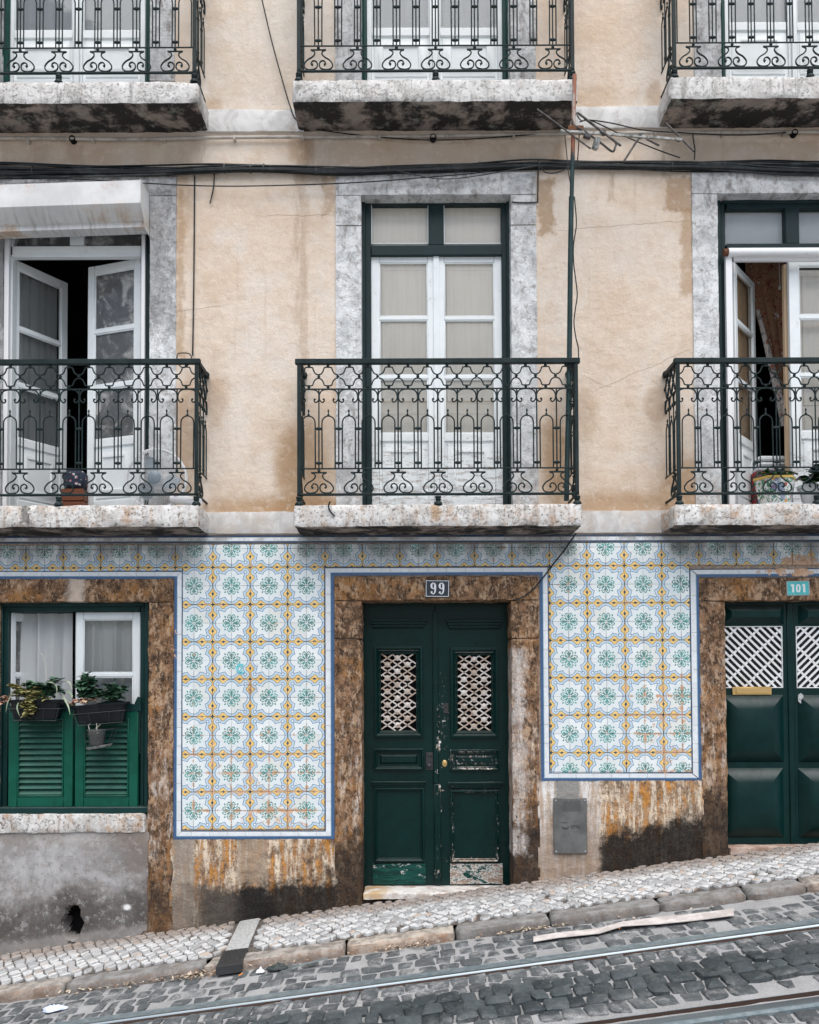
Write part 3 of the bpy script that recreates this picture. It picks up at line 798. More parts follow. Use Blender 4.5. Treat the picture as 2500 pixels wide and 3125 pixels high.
def m_majolica(g):
    v = g.voro(17); v2 = g.voro(23, v=g.scl(g.pos(), (1, 1, 1))); n = g.noise(14, 3, .5, off=(3, 3, 1))
    c = g.mix(g.noise(3, 2), (.82, .83, .82), (.76, .79, .78))
    c = g.mix((g.noise(20, 2, .5, dist=1.2) - .5).abs().ss(.045, .025), c, (.07, .24, .14))
    c = g.mix(g.voro(24, feat='F1').ss(.30, .22), c, (.10, .30, .17))
    f = v.ss(.34, .26); c = g.mix(f * n.gt(.5), c, (.42, .07, .12)); c = g.mix(f * n.lt(.5), c, (.75, .38, .07))
    c = g.mix(g.noise(9, 2, off=(7, 1, 1)).ss(.6, .62) * .7, c, (.12, .18, .36))
    return dict(c=c, r=.2, s=.5, coat=.3)
mat('majolica', m_majolica)
mat('glaze_yellow', lambda g: dict(c=(.72, .50, .14), r=.25))
mat('white_pot', lambda g: dict(c=(.78, .80, .81), r=.35, s=.5))
mat('wood_brown', lambda g: dict(c=g.mix(g.noise(3, 4, .6, v=g.scl(g.pos(), (3, 3, 40))), (.12, .035, .014), (.20, .065, .026)), r=.5))
mat('dark_print', lambda g: dict(c=g.mix(g.voro(22).ss(.3, .2), (.02, .03, .05), g.mix(g.noise(30, 2).gt(.5), (.45, .06, .12), (.5, .5, .52))), r=.8))
mat('check_print', lambda g: dict(c=g.mix(g.voro(18, rand=.2).gt(.35), (.45, .03, .04), (.08, .06, .06)), r=.8))
mat('white_cloth', lambda g: dict(c=g.mix(g.noise(9, 4), (.60, .63, .66), (.80, .82, .83)), r=.85))

# --- ground
RMID = (Pg(1250, 2990, -.045).y + Pg(2300, 3075, -.045).y) / 2
def m_sand(g):
    x, y, z = g.xyz(g.pos())
    n = g.noise(3, 6, .65); f = g.noise(240, 3, .75); sp = g.voro(190)
    c = g.mix(n.ss(.35, .65), (.24, .242, .245), (.35, .352, .355))
    c = g.mix(f.ss(.42, .62) * .7, c, (.52, .52, .52))
    c = g.mix(sp.ss(.25, .1) * .5, c, (.11, .105, .10))
    c = g.mix(g.noise(7, 5, .7, off=(2, 2, 2)).ss(.62, .72) * .45, c, (.40, .26, .23))
    return dict(c=c, r=.95, s=.15, bump=(f * .7 + sp * .5 + n * .6, .9, .008))
mat('sandy_joint', m_sand)
def m_basalt(g):
    n = g.noise(22, 7, .74); f = g.noise(130, 5, .75); r = g.rnd() + g.isl(); rr = r.fract()
    c = g.mix(rr, (.016, .025, .030), (.058, .073, .080))
    c = g.mix(n.ss(.48, .68) * .5, c, (.15, .16, .162))
    c = g.mix(f.ss(.55, .72) * .35, c, (.22, .225, .222))
    dust = g.noise(7, 8, .75, off=(4, 4, 4)).ss(.46, .66)
    x, y, z = g.xyz(g.pos())
    mid = (y - (RMID) + (g.noise(2.0, 4, .6) - .5) * .35).abs().ss(.30, .14)       # strip kept bare by the traffic
    c = g.mix((dust * .75 + .14) * (1 - mid * .92), c, g.mix(f.ss(.4, .6), (.22, .225, .228), (.42, .42, .42)))
    return dict(c=c, r=.62 - n * .2, s=.35, bump=(f * .7 + n * 1.4, .9, .008))
mat('basalt', m_basalt)
def m_calcada(g):
    n = g.noise(30, 6, .7); f = g.noise(140, 4, .7); rr = (g.rnd() * 7.31 + g.isl() * 3.77).fract()
    c = g.mix(rr.ss(0, .8), (.33, .34, .345), (.60, .61, .61))
    c = g.mix(rr.ss(.955, .965) * .7, c, (.42, .30, .21))
    c = g.mix(((rr * 13.7).fract()).ss(.90, .92) * .6, c, (.27, .25, .24))
    c = g.mix(n.ss(.50, .66) * .6, c, (.25, .24, .23))
    x, y, z = g.xyz(g.pos())
    wall = (y + g.noise(3, 4) * .25).ss(-.27, .03)
    c = g.mix(wall * .75, c, g.mix(n.ss(.4, .6), (.15, .125, .11), (.36, .27, .21)))
    c = g.mix(g.noise(2.5, 5, .65).ss(.55, .7) * .35, c, (.33, .32, .31))
    return dict(c=c, r=.62, s=.35, bump=(n + f * .5, .6, .004))
mat('limestone_sett', m_calcada)
def m_pjoint(g):
    n = g.noise(50, 5, .7)
    return dict(c=g.mix(n.ss(.4, .6), (.06, .053, .048), (.15, .133, .12)), r=.95, s=.1, bump=(n, .6, .006))
mat('paving_joint', m_pjoint)
def m_kerb(g):
    n = g.noise(12, 7, .7); f = g.noise(80, 5, .7); rr = g.rnd()
    c = g.mix(rr.ss(.35, .95), (.25, .25, .245), (.44, .395, .34))
    c = g.mix(n.ss(.42, .60) * .7, c, (.12, .108, .098))
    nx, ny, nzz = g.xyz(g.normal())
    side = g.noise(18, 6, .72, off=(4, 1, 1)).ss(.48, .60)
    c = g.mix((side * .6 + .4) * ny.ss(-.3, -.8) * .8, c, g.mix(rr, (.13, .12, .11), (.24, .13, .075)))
    c = g.mix(g.noise(5, 6, .7, off=(9, 9, 2)).ss(.54, .68) * .45 * rr, c, (.46, .33, .23))
    return dict(c=c, r=.8, s=.25, bump=(f * .6 + n, .8, .008))
mat('kerb_stone', m_kerb)
mat('channel_stone', lambda g: dict(c=g.mix(g.noise(60, 5, .7).ss(.4, .62), (.30, .31, .31), (.48, .485, .48)), r=.85, s=.2, bump=(g.noise(120, 4), .6, .005)))
mat('cast_iron', lambda g: dict(c=g.mix(g.noise(60, 5, .7), (.03, .033, .036), (.085, .085, .085)), r=.5, m=.4, bump=(g.noise(120, 4), .4, .003)))
def m_marble(g):
    n = g.noise(6, 7, .7, dist=1.0)
    x, y, z = g.xyz(g.pos())
    c = g.mix(n.ss(.35, .65), (.62, .60, .57), (.84, .83, .81))
    c = g.mix(g.noise(4, 5, .65, off=(3, 1, 1)).ss(.46, .62) * .8, c, (.30, .21, .16))
    c = g.mix(x.ss(wx(1230, 2730), wx(1150, 2730)) * g.noise(10, 5).ss(.35, .6) * .8, c, (.55, .36, .16))
    return dict(c=c, r=.5, s=.4, bump=(n + g.noise(60, 4) * .4, .4, .004))
mat('threshold_marble', m_marble)
mat('threshold_brown', lambda g: dict(c=g.mix(g.noise(9, 6, .7).ss(.35, .65), (.30, .19, .14), (.55, .44, .38)), r=.7, s=.3, bump=(g.noise(60, 4), .5, .004)))
mat('rail_bright', lambda g: dict(c=g.mix(g.noise(3, 4, .6, v=g.scl(g.pos(), (1, 40, 1))), (.20, .24, .265), (.31, .355, .38)), r=.45, m=1.0))
mat('rail_dull', lambda g: dict(c=g.mix(g.noise(24, 6, .72).ss(.35, .7), (.13, .17, .19), (.24, .285, .30)), r=.5, m=.25))
mat('rail_groove', lambda g: dict(c=g.mix(g.noise(30, 5, .7), (.02, .014, .011), (.075, .042, .03)), r=.85))
mat('card', lambda g: dict(c=g.mix(g.noise(9, 5, .7).ss(.4, .65), (.42, .385, .365), (.60, .56, .54)), r=.85))
mat('blue_plastic', lambda g: dict(c=g.mix(g.noise(30, 3), (.45, .55, .78), (.72, .78, .88)), r=.35))
mat('white_tissue', lambda g: dict(c=(.78, .80, .82), r=.9))
mat('black_rag', lambda g: dict(c=g.mix(g.noise(30, 4), (.012, .02, .02), (.04, .055, .05)), r=.6))
mat('dry_leaf', lambda g: dict(c=g.mix((g.isl() * 5.3).fract(), (.20, .12, .07), (.58, .50, .40)), r=.85))
mat('filter_orange', lambda g: dict(c=(.65, .25, .08), r=.8))
# ------------------------------------------------------------------ the building
bld = empty('apartment_building', 'old beige plastered apartment building with patterned tile ground floor and iron balconies', 'building')
XL, XR, ZT = -5.6, 5.8, 9.4
ZTILE = wz(1636)
def sheet(mb, x0, x1, z0, z1, Y, holes=(), seg=0.12, amp=0.0, seed=0.0, mi=0, zfun=None, f=6.0):
    xs = sorted(set([x0, x1] + [h for q in holes for h in q[:2] if x0 < h < x1])); zs = sorted(set([z0, z1] + [h for q in holes for h in q[2:] if z0 < h < z1]))
    def div(a):
        o = []
        for i in range(len(a) - 1):
            n = max(1, int(math.ceil((a[i + 1] - a[i]) / seg)))
            o += [a[i] + (a[i + 1] - a[i]) * k / n for k in range(n)]
        return o + [a[-1]]
    xs, zs = div(xs), div(zs); idx = {}; vs = []; fs = []
    def vid(i, j):
        if (i, j) not in idx:
            p = (xs[i], Y, zs[j] if not zfun else zfun(xs[i], zs[j]))
            y = Y + amp * (nz(p, f, seed) + .5 * nz(p, f * 3.1, seed + 4)) if amp else Y
            idx[i, j] = len(vs); vs.append((p[0], y, p[2]))
        return idx[i, j]
    for i in range(len(xs) - 1):
        for j in range(len(zs) - 1):
            cx, cz = (xs[i] + xs[i + 1]) / 2, (zs[j] + zs[j + 1]) / 2
            if any(h[0] < cx < h[1] and h[2] < cz < h[3] for h in holes): continue
            fs.append((vid(i, j), vid(i + 1, j), vid(i + 1, j + 1), vid(i, j + 1)))
    mb.add(vs, fs, mi, True)

K = D / 8.0
YS = -0.42 * K            # slab front
YR = -0.385 * K           # railing plane
# openings on the facade plane: photo pixel rectangles left, top, right, bottom
OP = {
 'uL': (-5, -700, 460, 250), 'uC': (1102, -705, 1552, 248), 'uR': (2195, -712, 2648, 240),
 'mL': (-2, 600, 457, 1552), 'mC': (1104, 597, 1561, 1550), 'mR': (2195, 592, 2652, 1546),
 'gW': (-8, 1838, 453, 2480), 'gD': (1106, 1833, 1562, 2735), 'gE': (2217, 1833, 2676, 2600)}
OW = {k: rect(*v) for k, v in OP.items()}
def grown(q, a): return (q[0] - a, q[1] + a, q[2] - a, q[3] + a)
mb = MB()
sheet(mb, XL, XR, ZTILE, ZT, 0.0, [grown(OW[k], .05) for k in ('uL', 'uC', 'uR', 'mL', 'mC', 'mR')], .16, .0035, 3)
mb.build('wall', 'stucco', bld, label='stained beige plaster wall of the upper floors')
mb = MB()
sheet(mb, XL, XR, -2.2, ZTILE, 0.0, [grown(OW[k], .04) for k in ('gW', 'gD', 'gE')] + [rect(185, 2755, 258, 2880)], .3)
mb.build('ground_floor_wall', 'grout', bld)
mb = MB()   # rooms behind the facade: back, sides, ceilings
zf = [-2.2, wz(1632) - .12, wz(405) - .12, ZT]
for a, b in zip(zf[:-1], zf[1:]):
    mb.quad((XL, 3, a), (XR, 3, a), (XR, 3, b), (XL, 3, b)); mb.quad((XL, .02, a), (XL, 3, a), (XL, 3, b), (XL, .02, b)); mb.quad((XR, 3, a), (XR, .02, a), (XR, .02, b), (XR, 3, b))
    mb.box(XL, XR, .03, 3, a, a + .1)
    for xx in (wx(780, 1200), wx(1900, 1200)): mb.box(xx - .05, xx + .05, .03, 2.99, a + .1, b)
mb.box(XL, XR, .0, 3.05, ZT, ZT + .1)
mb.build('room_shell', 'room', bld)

def surround(key, jw, lint, name, mats, Y0, depth, seed, amp=.003, seg=.035, joints=(), base=None, rnd=.002):
    """stone frame: lintel (the part) and jamb stones (its pieces)"""
    x0, x1, z0, z1 = OW[key]
    a = x0 - jw / SC; b = x1 + jw / SC; zt = z1 + lint / SC
    m = MB(); rough_block(m, a, b, Y0, depth, z1, zt, seg, amp, seed, rnd=rnd)
    lo = m.build(name, mats, bld)
    for sx in (0, 1):
        js = [z1] + [z for z in joints] + [None]
        for i in range(len(js) - 1):
            top = js[i] - .002
            xa, xb = (a, x0) if sx == 0 else (x1, b)
            bot = (js[i + 1] + .002) if js[i + 1] is not None else (base(.5 * (xa + xb)) if base else z0)
            m = MB(); rough_block(m, xa, xb, Y0 + .0015 * (i + 1), depth, bot, top, seg, amp, seed + sx * 5 + i, rnd=rnd)
            m.build('jamb_stone', mats, lo)
    return lo
for k, j, l in (('uC', 82, 80), ('uL', 78, 80), ('uR', 84, 80)):
    surround(k, j, l, 'window_surround', 'surround_stone', -.016, .24, len(k) + j)
surround('mC', 80, 72, 'window_surround', 'surround_stone', -.016, .24, 4, joints=(wz(690),), amp=.0018)
surround('mL', 82, 60, 'window_surround', 'surround_stone', -.016, .24, 6)
surround('mR', 80, 70, 'window_surround', 'surround_stone', -.016, .24, 8)
gbase = lambda x: G(x) - .12
surround('gW', 79, 72, 'window_surround', 'brown_stone', -.022, .22, 11, .006, .025, base=gbase, rnd=.005)
surround('gD', 85, 74, 'door_surround', 'brown_stone', -.022, .33, 12, .006, .025, joints=(wz(1950),), base=gbase, rnd=.005)
surround('gE', 81, 70, 'door_surround', 'brown_stone', -.022, .33, 13, .006, .025, base=gbase, rnd=.005)
# window sill of the ground floor window
q = rect(-90, 2483, 447, 2542); m = MB(); rough_block(m, q[0], q[1], -.03, .20, q[2], q[3], .025, .005, 21)
m.build('window_sill', 'slab_stone', bld)
# string courses
for x0, x1, yt, yb in ((600, 930, 337, 408), (1740, 2040, 328, 397), (600, 930, 1561, 1632), (1740, 2050, 1558, 1629)):
    q = rect(x0, yt, x1, yb); m = MB(); rough_block(m, q[0], q[1], -.03, .02, q[2], q[3], .03, .003, x0 * .01)
    m.build('string_course', 'band_stone', bld)

# plinth between the frames
def plinth(name, x0, x1, ytop, matn, Y, amp, seed, holes=(), seg=.03):
    xa, xb = wx(x0, ytop), wx(x1, ytop); zt = wz(ytop, (x0 + x1) / 2)
    m = MB()
    sheet(m, xa, xb, 0, 1, Y, holes, seg if not holes else seg, amp, seed, zfun=lambda x, t: (G(x) - .12) * (1 - t) + zt * t, f=7)
    # sheet() steps z by seg of the 0..1 range
    m.quad((xa, Y, zt), (xb, Y, zt), (xb, .0, zt), (xa, .0, zt))
    return m.build(name, matn, bld)
plinth('plinth', 520, 1032, 2560, 'plinth_render', -.014, .012, 5, seg=.02)
plinth('plinth', 1640, 2145, 2382, 'plinth_render', -.014, .012, 9, seg=.02)
# grey render under the window with a broken drain hole
hc = P(221, 2818); hx, hz = 30 / SC, 56 / SC
xa, xb, zt = wx(-420, 2542), wx(462, 2542), wz(2540, 200)
m = MB()
nx_, nz_ = 220, 90; vs = []; fs = []
ztl = lambda x, t: (G(x) - .12) * (1 - t) + zt * t
for i in range(nx_ + 1):
    for j in range(nz_ + 1):
        x = xa + (xb - xa) * i / nx_; z = ztl(x, j / nz_); y = -.012 + .007 * nz((x, 0, z), 5, 2) + .003 * nz((x, 0, z), 18, 5)
        dx, dz = (x - hc.x) / hx, (z - hc.z) / hz
        r = math.sqrt(dx * dx + dz * dz) * (1 + .25 * nz((x, 1, z), 14, 3))
        if r < 1.0: y += .16 * min(1, (1.0 - r) * 3)
        elif r < 1.7 and dx < .3: y += .012 * (1.7 - r)
        if dx * dx < .12 and -2.2 < dz < -1: y += .02
        q = P(455, 2862); ddx, ddz = (x - q.x) / .13, (z - q.z + (x - q.x) * -.35) / .055
        if ddx * ddx + ddz * ddz < 1 + .5 * nz((x, 0, z), 25, 9): y += .022
        vs.append((x, y, z))
for i in range(nx_):
    for j in range(nz_):
        a = i * (nz_ + 1) + j; c0 = vs[a]
        cx = c0[0]; cz = c0[2]
        r = math.hypot((cx - hc.x) / hx, (cz - hc.z) / hz)
        q = P(455, 2862); dd = ((cx - q.x) / .13) ** 2 + ((cz - q.z + (cx - q.x) * -.35) / .055) ** 2
        m.f.append([a, a + nz_ + 1, a + nz_ + 2, a + 1]); m.m.append(1 if r < .82 else (2 if dd < .8 else 0)); m.sm.append(True)
m.v = vs
m.build('plinth', ['grey_render', 'dark_hole', 'raw_brick'], bld, label='grey cement plinth with a broken drain hole')

# ------------------------------------------------------------------ tiles
xA, xB = wx(593.6, 1789), wx(2076, 1783)
TP = (xB - xA) / 26.0                     # tile pitch
zA = wz(1789, 594); zP = (wz(1789, 594) - wz(2474, 600)) / 12.0
_tc = {}
def tile_mesh(u0, u1, v0, v1):
    key = tuple(round(t, 3) for t in (u0, u1, v0, v1))
    if key not in _tc:
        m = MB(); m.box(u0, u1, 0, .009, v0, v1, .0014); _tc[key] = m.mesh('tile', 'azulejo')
    return _tc[key]
def tile_region(name, label, x0, x1, z0, z1, parent=None):
    if parent is None:
        m = MB(); m.box(x0, x1, -.004, -.0005, z0, z1); parent = m.build(name, 'grout', bld, label=label)
    g2 = .0009
    i0, i1 = int(math.floor((x0 - xA) / TP)), int(math.ceil((x1 - xA) / TP)); j0, j1 = int(math.floor((z0 - zA) / zP)), int(math.ceil((z1 - zA) / zP))
    for i in range(i0, i1):
        for j in range(j0, j1):
            a, b, c, d = xA + i * TP, xA + (i + 1) * TP, zA + j * zP, zA + (j + 1) * zP
            cx, cz = (a + b) / 2, (c + d) / 2
            a, b, c, d = max(a, x0) + g2, min(b, x1) - g2, max(c, z0) + g2, min(d, z1) - g2
            if b - a < .006 or d - c < .006: continue
            sx = 1 if i % 2 == 0 else -1; sz = 1 if j % 2 == 0 else -1     # flower corner at even lines
            u = sorted((sx * (a - cx), sx * (b - cx))); v = sorted((sz * (c - cz), sz * (d - cz)))
            o = put('tile', tile_mesh(u[0], u[1], v[0], v[1]), parent, (cx + random.uniform(-.0006, .0006), -.0125 + random.uniform(-.0012, .0012), cz + random.uniform(-.0006, .0006)),
                    (random.uniform(-.006, .006), random.uniform(-.006, .006), random.uniform(-.006, .006)))
            o.scale = (sx, 1, sz)
    return parent
zz = lambda py, px: wz(py, px)
zsplit = zA + zP                    # grout line one tile above the first flower row (1732)
fr = tile_region('tile_frieze', 'frieze of flower tiles right under the balconies', wx(-330, 1700), wx(2900, 1700), zsplit, zz(1660, 1250))
tile_region('', '', wx(-330, 1740), wx(557, 1740), zz(1742, 560), zsplit, fr)
tile_region('tile_panel', 'tall panel of flower tiles between window and door 99', wx(558, 2100), wx(991, 2100), zz(2533, 770), zsplit)
tile_region('tile_panel', 'shorter panel of flower tiles between the two doors', wx(1676, 2050), wx(2106, 2050), zz(2357, 1890), zsplit)

ST = [(0, .33, 0), (.33, .40, 3), (.40, .88, 1), (.88, 1.0, 2)]      # blue at the stone, white, dark line at the tiles
ST2 = [(0, .28, 2), (.28, .74, 1), (.74, 1.0, 2)]
def border(A0, A1, B0, B1, axis, strips=ST, parent=None):
    """run of border tiles; A edge = stone side, B edge = tile side (photo pixels)"""
    Yf, Yb = -.0135, -.003
    pa0, pa1, pb0, pb1 = P(*A0), P(*A1), P(*B0), P(*B1)
    L = (pa1 - pa0).length; n = max(1, round(L / TP))
    s_of = (lambda p: p.x) if axis == 'x' else (lambda p: p.z)
    mids = [s_of(pa0) + (s_of(pa1) - s_of(pa0)) * k / n for k in range(n + 1)]
    if parent is None:
        parent = MB(); parent.prism([(pa0.x, pa0.z), (pa1.x, pa1.z), (pb1.x, pb1.z), (pb0.x, pb0.z)], -.003, -.0008); parent = parent.build('tile_border', 'grout', bld)
    for k in range(n):
        def pt(e, wv, k=k):
            s0 = mids[k + e]
            if k + e == 0: sA, sB = s_of(pa0), s_of(pb0)
            elif k + e == n: sA, sB = s_of(pa1), s_of(pb1)
            else: sA = sB = s0 + (-1 if e else 1) * (.0009 if mids[1] > mids[0] else -.0009)
            s = sA + (sB - sA) * wv
            la, lb = ((pa0.z + pa1.z) / 2, (pb0.z + pb1.z) / 2) if axis == 'x' else ((pa0.x + pa1.x) / 2, (pb0.x + pb1.x) / 2)
            if axis == 'x':   # follow the slight tilt
                la = pa0.z + (pa1.z - pa0.z) * (s - pa0.x) / (pa1.x - pa0.x) if pa1.x != pa0.x else pa0.z
                lb = pb0.z + (pb1.z - pb0.z) * (s - pb0.x) / (pb1.x - pb0.x)
            l = la + (lb - la) * wv
            return (s, l) if axis == 'x' else (l, s)
        m = MB(); dy = random.uniform(-.001, .001)
        c = pt(0, .5); c2 = pt(1, .5); ox, oz = (c[0] + c2[0]) / 2, (c[1] + c2[1]) / 2
        for w0, w1, mi in strips:
            q = [pt(0, w0), pt(1, w0), pt(1, w1), pt(0, w1)]
            q = [(x - ox, z - oz) for x, z in q]
            ar = sum(q[i][0] * q[(i + 1) % 4][1] - q[(i + 1) % 4][0] * q[i][1] for i in range(4))
            if ar < 0: q = q[::-1]
            m.add([(x, Yf, z) for x, z in q], [(0, 1, 2, 3)], mi)
        q = [pt(0, 0), pt(1, 0), pt(1, 1), pt(0, 1)]; q = [(x - ox, z - oz) for x, z in q]
        ar = sum(q[i][0] * q[(i + 1) % 4][1] - q[(i + 1) % 4][0] * q[i][1] for i in range(4))
        if ar < 0: q = q[::-1]
        m.add([(x, Yf, z) for x, z in q] + [(x, Yb, z) for x, z in q], [(i, i + 4, (i + 1) % 4 + 4, (i + 1) % 4) for i in range(4)], 1)
        m.build('border_tile', ['border_blue', 'border_white', 'border_navy', 'border_pale'], parent, (ox, dy, oz))
    return parent
border((-330, 1637), (2900, 1629), (-330, 1661), (2900, 1653), 'x', ST2)
p = border((-330, 1768), (532, 1768), (-330, 1743), (558, 1743), 'x')
border((532, 1768), (532, 2561), (558, 1743), (558, 2534), 'z', parent=p)
p = border((532, 2561), (1021, 2560), (558, 2534), (991, 2534), 'x')
p = border((1021, 1757), (1649, 1755), (991, 1732), (1676, 1730), 'x')
border((1021, 1757), (1021, 2560), (991, 1732), (991, 2534), 'z', parent=p)
border((1649, 1755), (1649, 2383), (1676, 1730), (1676, 2357), 'z', parent=p)
p = border((1649, 2383), (2138, 2383), (1676, 2357), (2106, 2357), 'x')
p = border((2138, 1762), (2900, 1758), (2106, 1737), (2900, 1733), 'x')
border((2138, 1762), (2138, 2383), (2106, 1737), (2106, 2357), 'z', parent=p)
# ------------------------------------------------------------------ balconies
sR = (D + YR) / FPX                 # metres per photo pixel on the railing plane
PIT = 60.3 * sR                     # bay width
_z0 = wz(1538, 1337, YS)
def zpx(py): return wz(py, 1337, YR) - _z0
def arc(cx, cz, r, a0, a1, n=10): return [(cx + r * math.cos(R(a0 + (a1 - a0) * i / n)), 0, cz + r * math.sin(R(a0 + (a1 - a0) * i / n))) for i in range(n + 1)]
def px_path(pts): return [(x * sR, 0, zpx(y)) for x, y in pts]
def smooth(pts, n=4):               # Catmull-Rom
    o = []
    for i in range(len(pts) - 1):
        p0, p1, p2, p3 = [Vector(pts[max(0, min(len(pts) - 1, i + k))]) for k in (-1, 0, 1, 2)]
        for k in range(n):
            t = k / n
            o.append(.5 * ((2 * p1) + (p2 - p0) * t + (2 * p0 - 5 * p1 + 4 * p2 - p3) * t * t + (3 * p1 - p0 - 3 * p2 + p3) * t ** 3))
    return o + [Vector(pts[-1])]
def spiral(cx, cy, r0, r1, a0, a1, n=12):   # px coords, y down
    return [(cx + (r0 + (r1 - r0) * i / n) * math.cos(R(a0 + (a1 - a0) * i / n)), cy - (r0 + (r1 - r0) * i / n) * math.sin(R(a0 + (a1 - a0) * i / n))) for i in range(n + 1)]
bar = 2.15 * sR
m = MB(); m.tube([(0, 0, zpx(1186)), (0, 0, zpx(1429))], bar, 6)
for y in (1307, 1412): m.tube([(-10.5 * sR, 0, zpx(y)), (-4 * sR, 0, zpx(y)), (4 * sR, 0, zpx(y)), (10.5 * sR, 0, zpx(y))], [2.6 * sR, 4.6 * sR, 4.6 * sR, 2.6 * sR], 8)
ME_BAL = m.mesh('baluster', 'iron')
m = MB()
hw = 30.15 - 10.3
hoop = [(-hw, 1429), (-hw, 1292)] + [(hw * math.cos(R(180 - 180 * i / 12)), 1289 - 21 * math.sin(R(180 * i / 12))) for i in range(1, 12)] + [(hw, 1292), (hw, 1429)]
m.tube(px_path(hoop), bar, 6)
m.lathe([(3.6 * sR, zpx(1268)), (3.8 * sR, zpx(1264)), (1.8 * sR, zpx(1261)), (1.6 * sR, zpx(1258)), (3.1 * sR, zpx(1254)), (2.3 * sR, zpx(1250)), (.5 * sR, zpx(1247))], 8)
ME_HOOP = m.mesh('hoop', 'iron')
m = MB()
cs = spiral(-18, 1218, 3.5, 10.5, 60, -95, 8)[:]                       # left curl
left = [(-14.5, 1216), (-13.5, 1221), (-17, 1226), (-22, 1225.5), (-27.5, 1219), (-29.2, 1209), (-26.5, 1198), (-20, 1190.5), (-10, 1187.4), (0, 1186.8)]
full = left + [(-x, y) for x, y in left[::-1][1:]]
m.tube([Vector((p[0] * sR, 0, zpx(p[1]))) for p in smooth([(x, y, 0) for x, y in full], 4)], 2.2 * sR, 6, flat=1.5)
for s_ in (-1, 1): m.lathe([(0.2 * sR, -3.4 * sR), (3.4 * sR, -1.5 * sR), (3.4 * sR, 1.5 * sR), (.2 * sR, 3.4 * sR)], 8, (s_ * 15.2 * sR, 0, zpx(1217)))
ME_C = m.mesh('c_scroll', 'iron')
m = MB()
up = [(-30.15, 1142.3), (-24, 1141), (-18, 1136.5), (-14, 1129), (-11.8, 1122.5), (-9, 1119.8)]
full = up + [(0, 1119.5)] + [(-x, y) for x, y in up[::-1]]
m.tube([Vector((p[0] * sR, 0, zpx(p[1]))) for p in smooth([(x, y, 0) for x, y in full], 3)], 2.1 * sR, 6, flat=1.5)
full = [(x, 1147.5 + (1147.5 - y)) for x, y in full]
m.tube([Vector((p[0] * sR, 0, zpx(p[1]))) for p in smooth([(x, y, 0) for x, y in full], 3)], 2.1 * sR, 6, flat=1.5)
def bead(m, x, y, r=4.6): m.lathe([(r * .6 * sR, -3.8 * sR), (r * sR, -1.8 * sR), (r * sR, 1.8 * sR), (r * .6 * sR, 3.8 * sR)], 8, (x * sR, 0, zpx(y)))
bead(m, 0, 1115); bead(m, 0, 1180); bead(m, 30.15, 1147.5)
ME_WAVE = m.mesh('wave_ornament', 'iron')
m = MB()
m.tube(px_path([(-24, 1441), (24, 1441)]), 2.6 * sR, 6); bead(m, 0, 1435, 4.8)
half = [(-22, 1442), (-13, 1446), (-11.5, 1454), (-19, 1463.5), (-33, 1472), (-43, 1485), (-42, 1496), (-33, 1502.5), (-20, 1503), (-8, 1499), (-3, 1490), (-5, 1480), (-13, 1475), (-20, 1478), (-21.5, 1485), (-17.5, 1488)]
for s_ in (-1, 1):
    pts = smooth([(s_ * x, y, 0) for x, y in half], 4); n = len(pts)
    m.tube([Vector((p[0] * sR, 0, zpx(p[1]))) for p in pts], [(2.25 if i < n - 8 else 2.25 + .25 * (i - n + 8)) * sR for i in range(n)], 6, flat=1.4)
ME_LYRE = m.mesh('lyre_scroll', 'iron')
m = MB(); m.lathe([(r * sR, z * sR) for r, z in ((13, 0), (13.5, 4), (11, 9), (7.5, 12), (6.5, 14), (9.5, 16), (9.5, 18), (7, 20), (9.5, 22), (9.5, 25), (9, 27))], 14)
ME_FOOT = m.mesh('foot', 'iron')

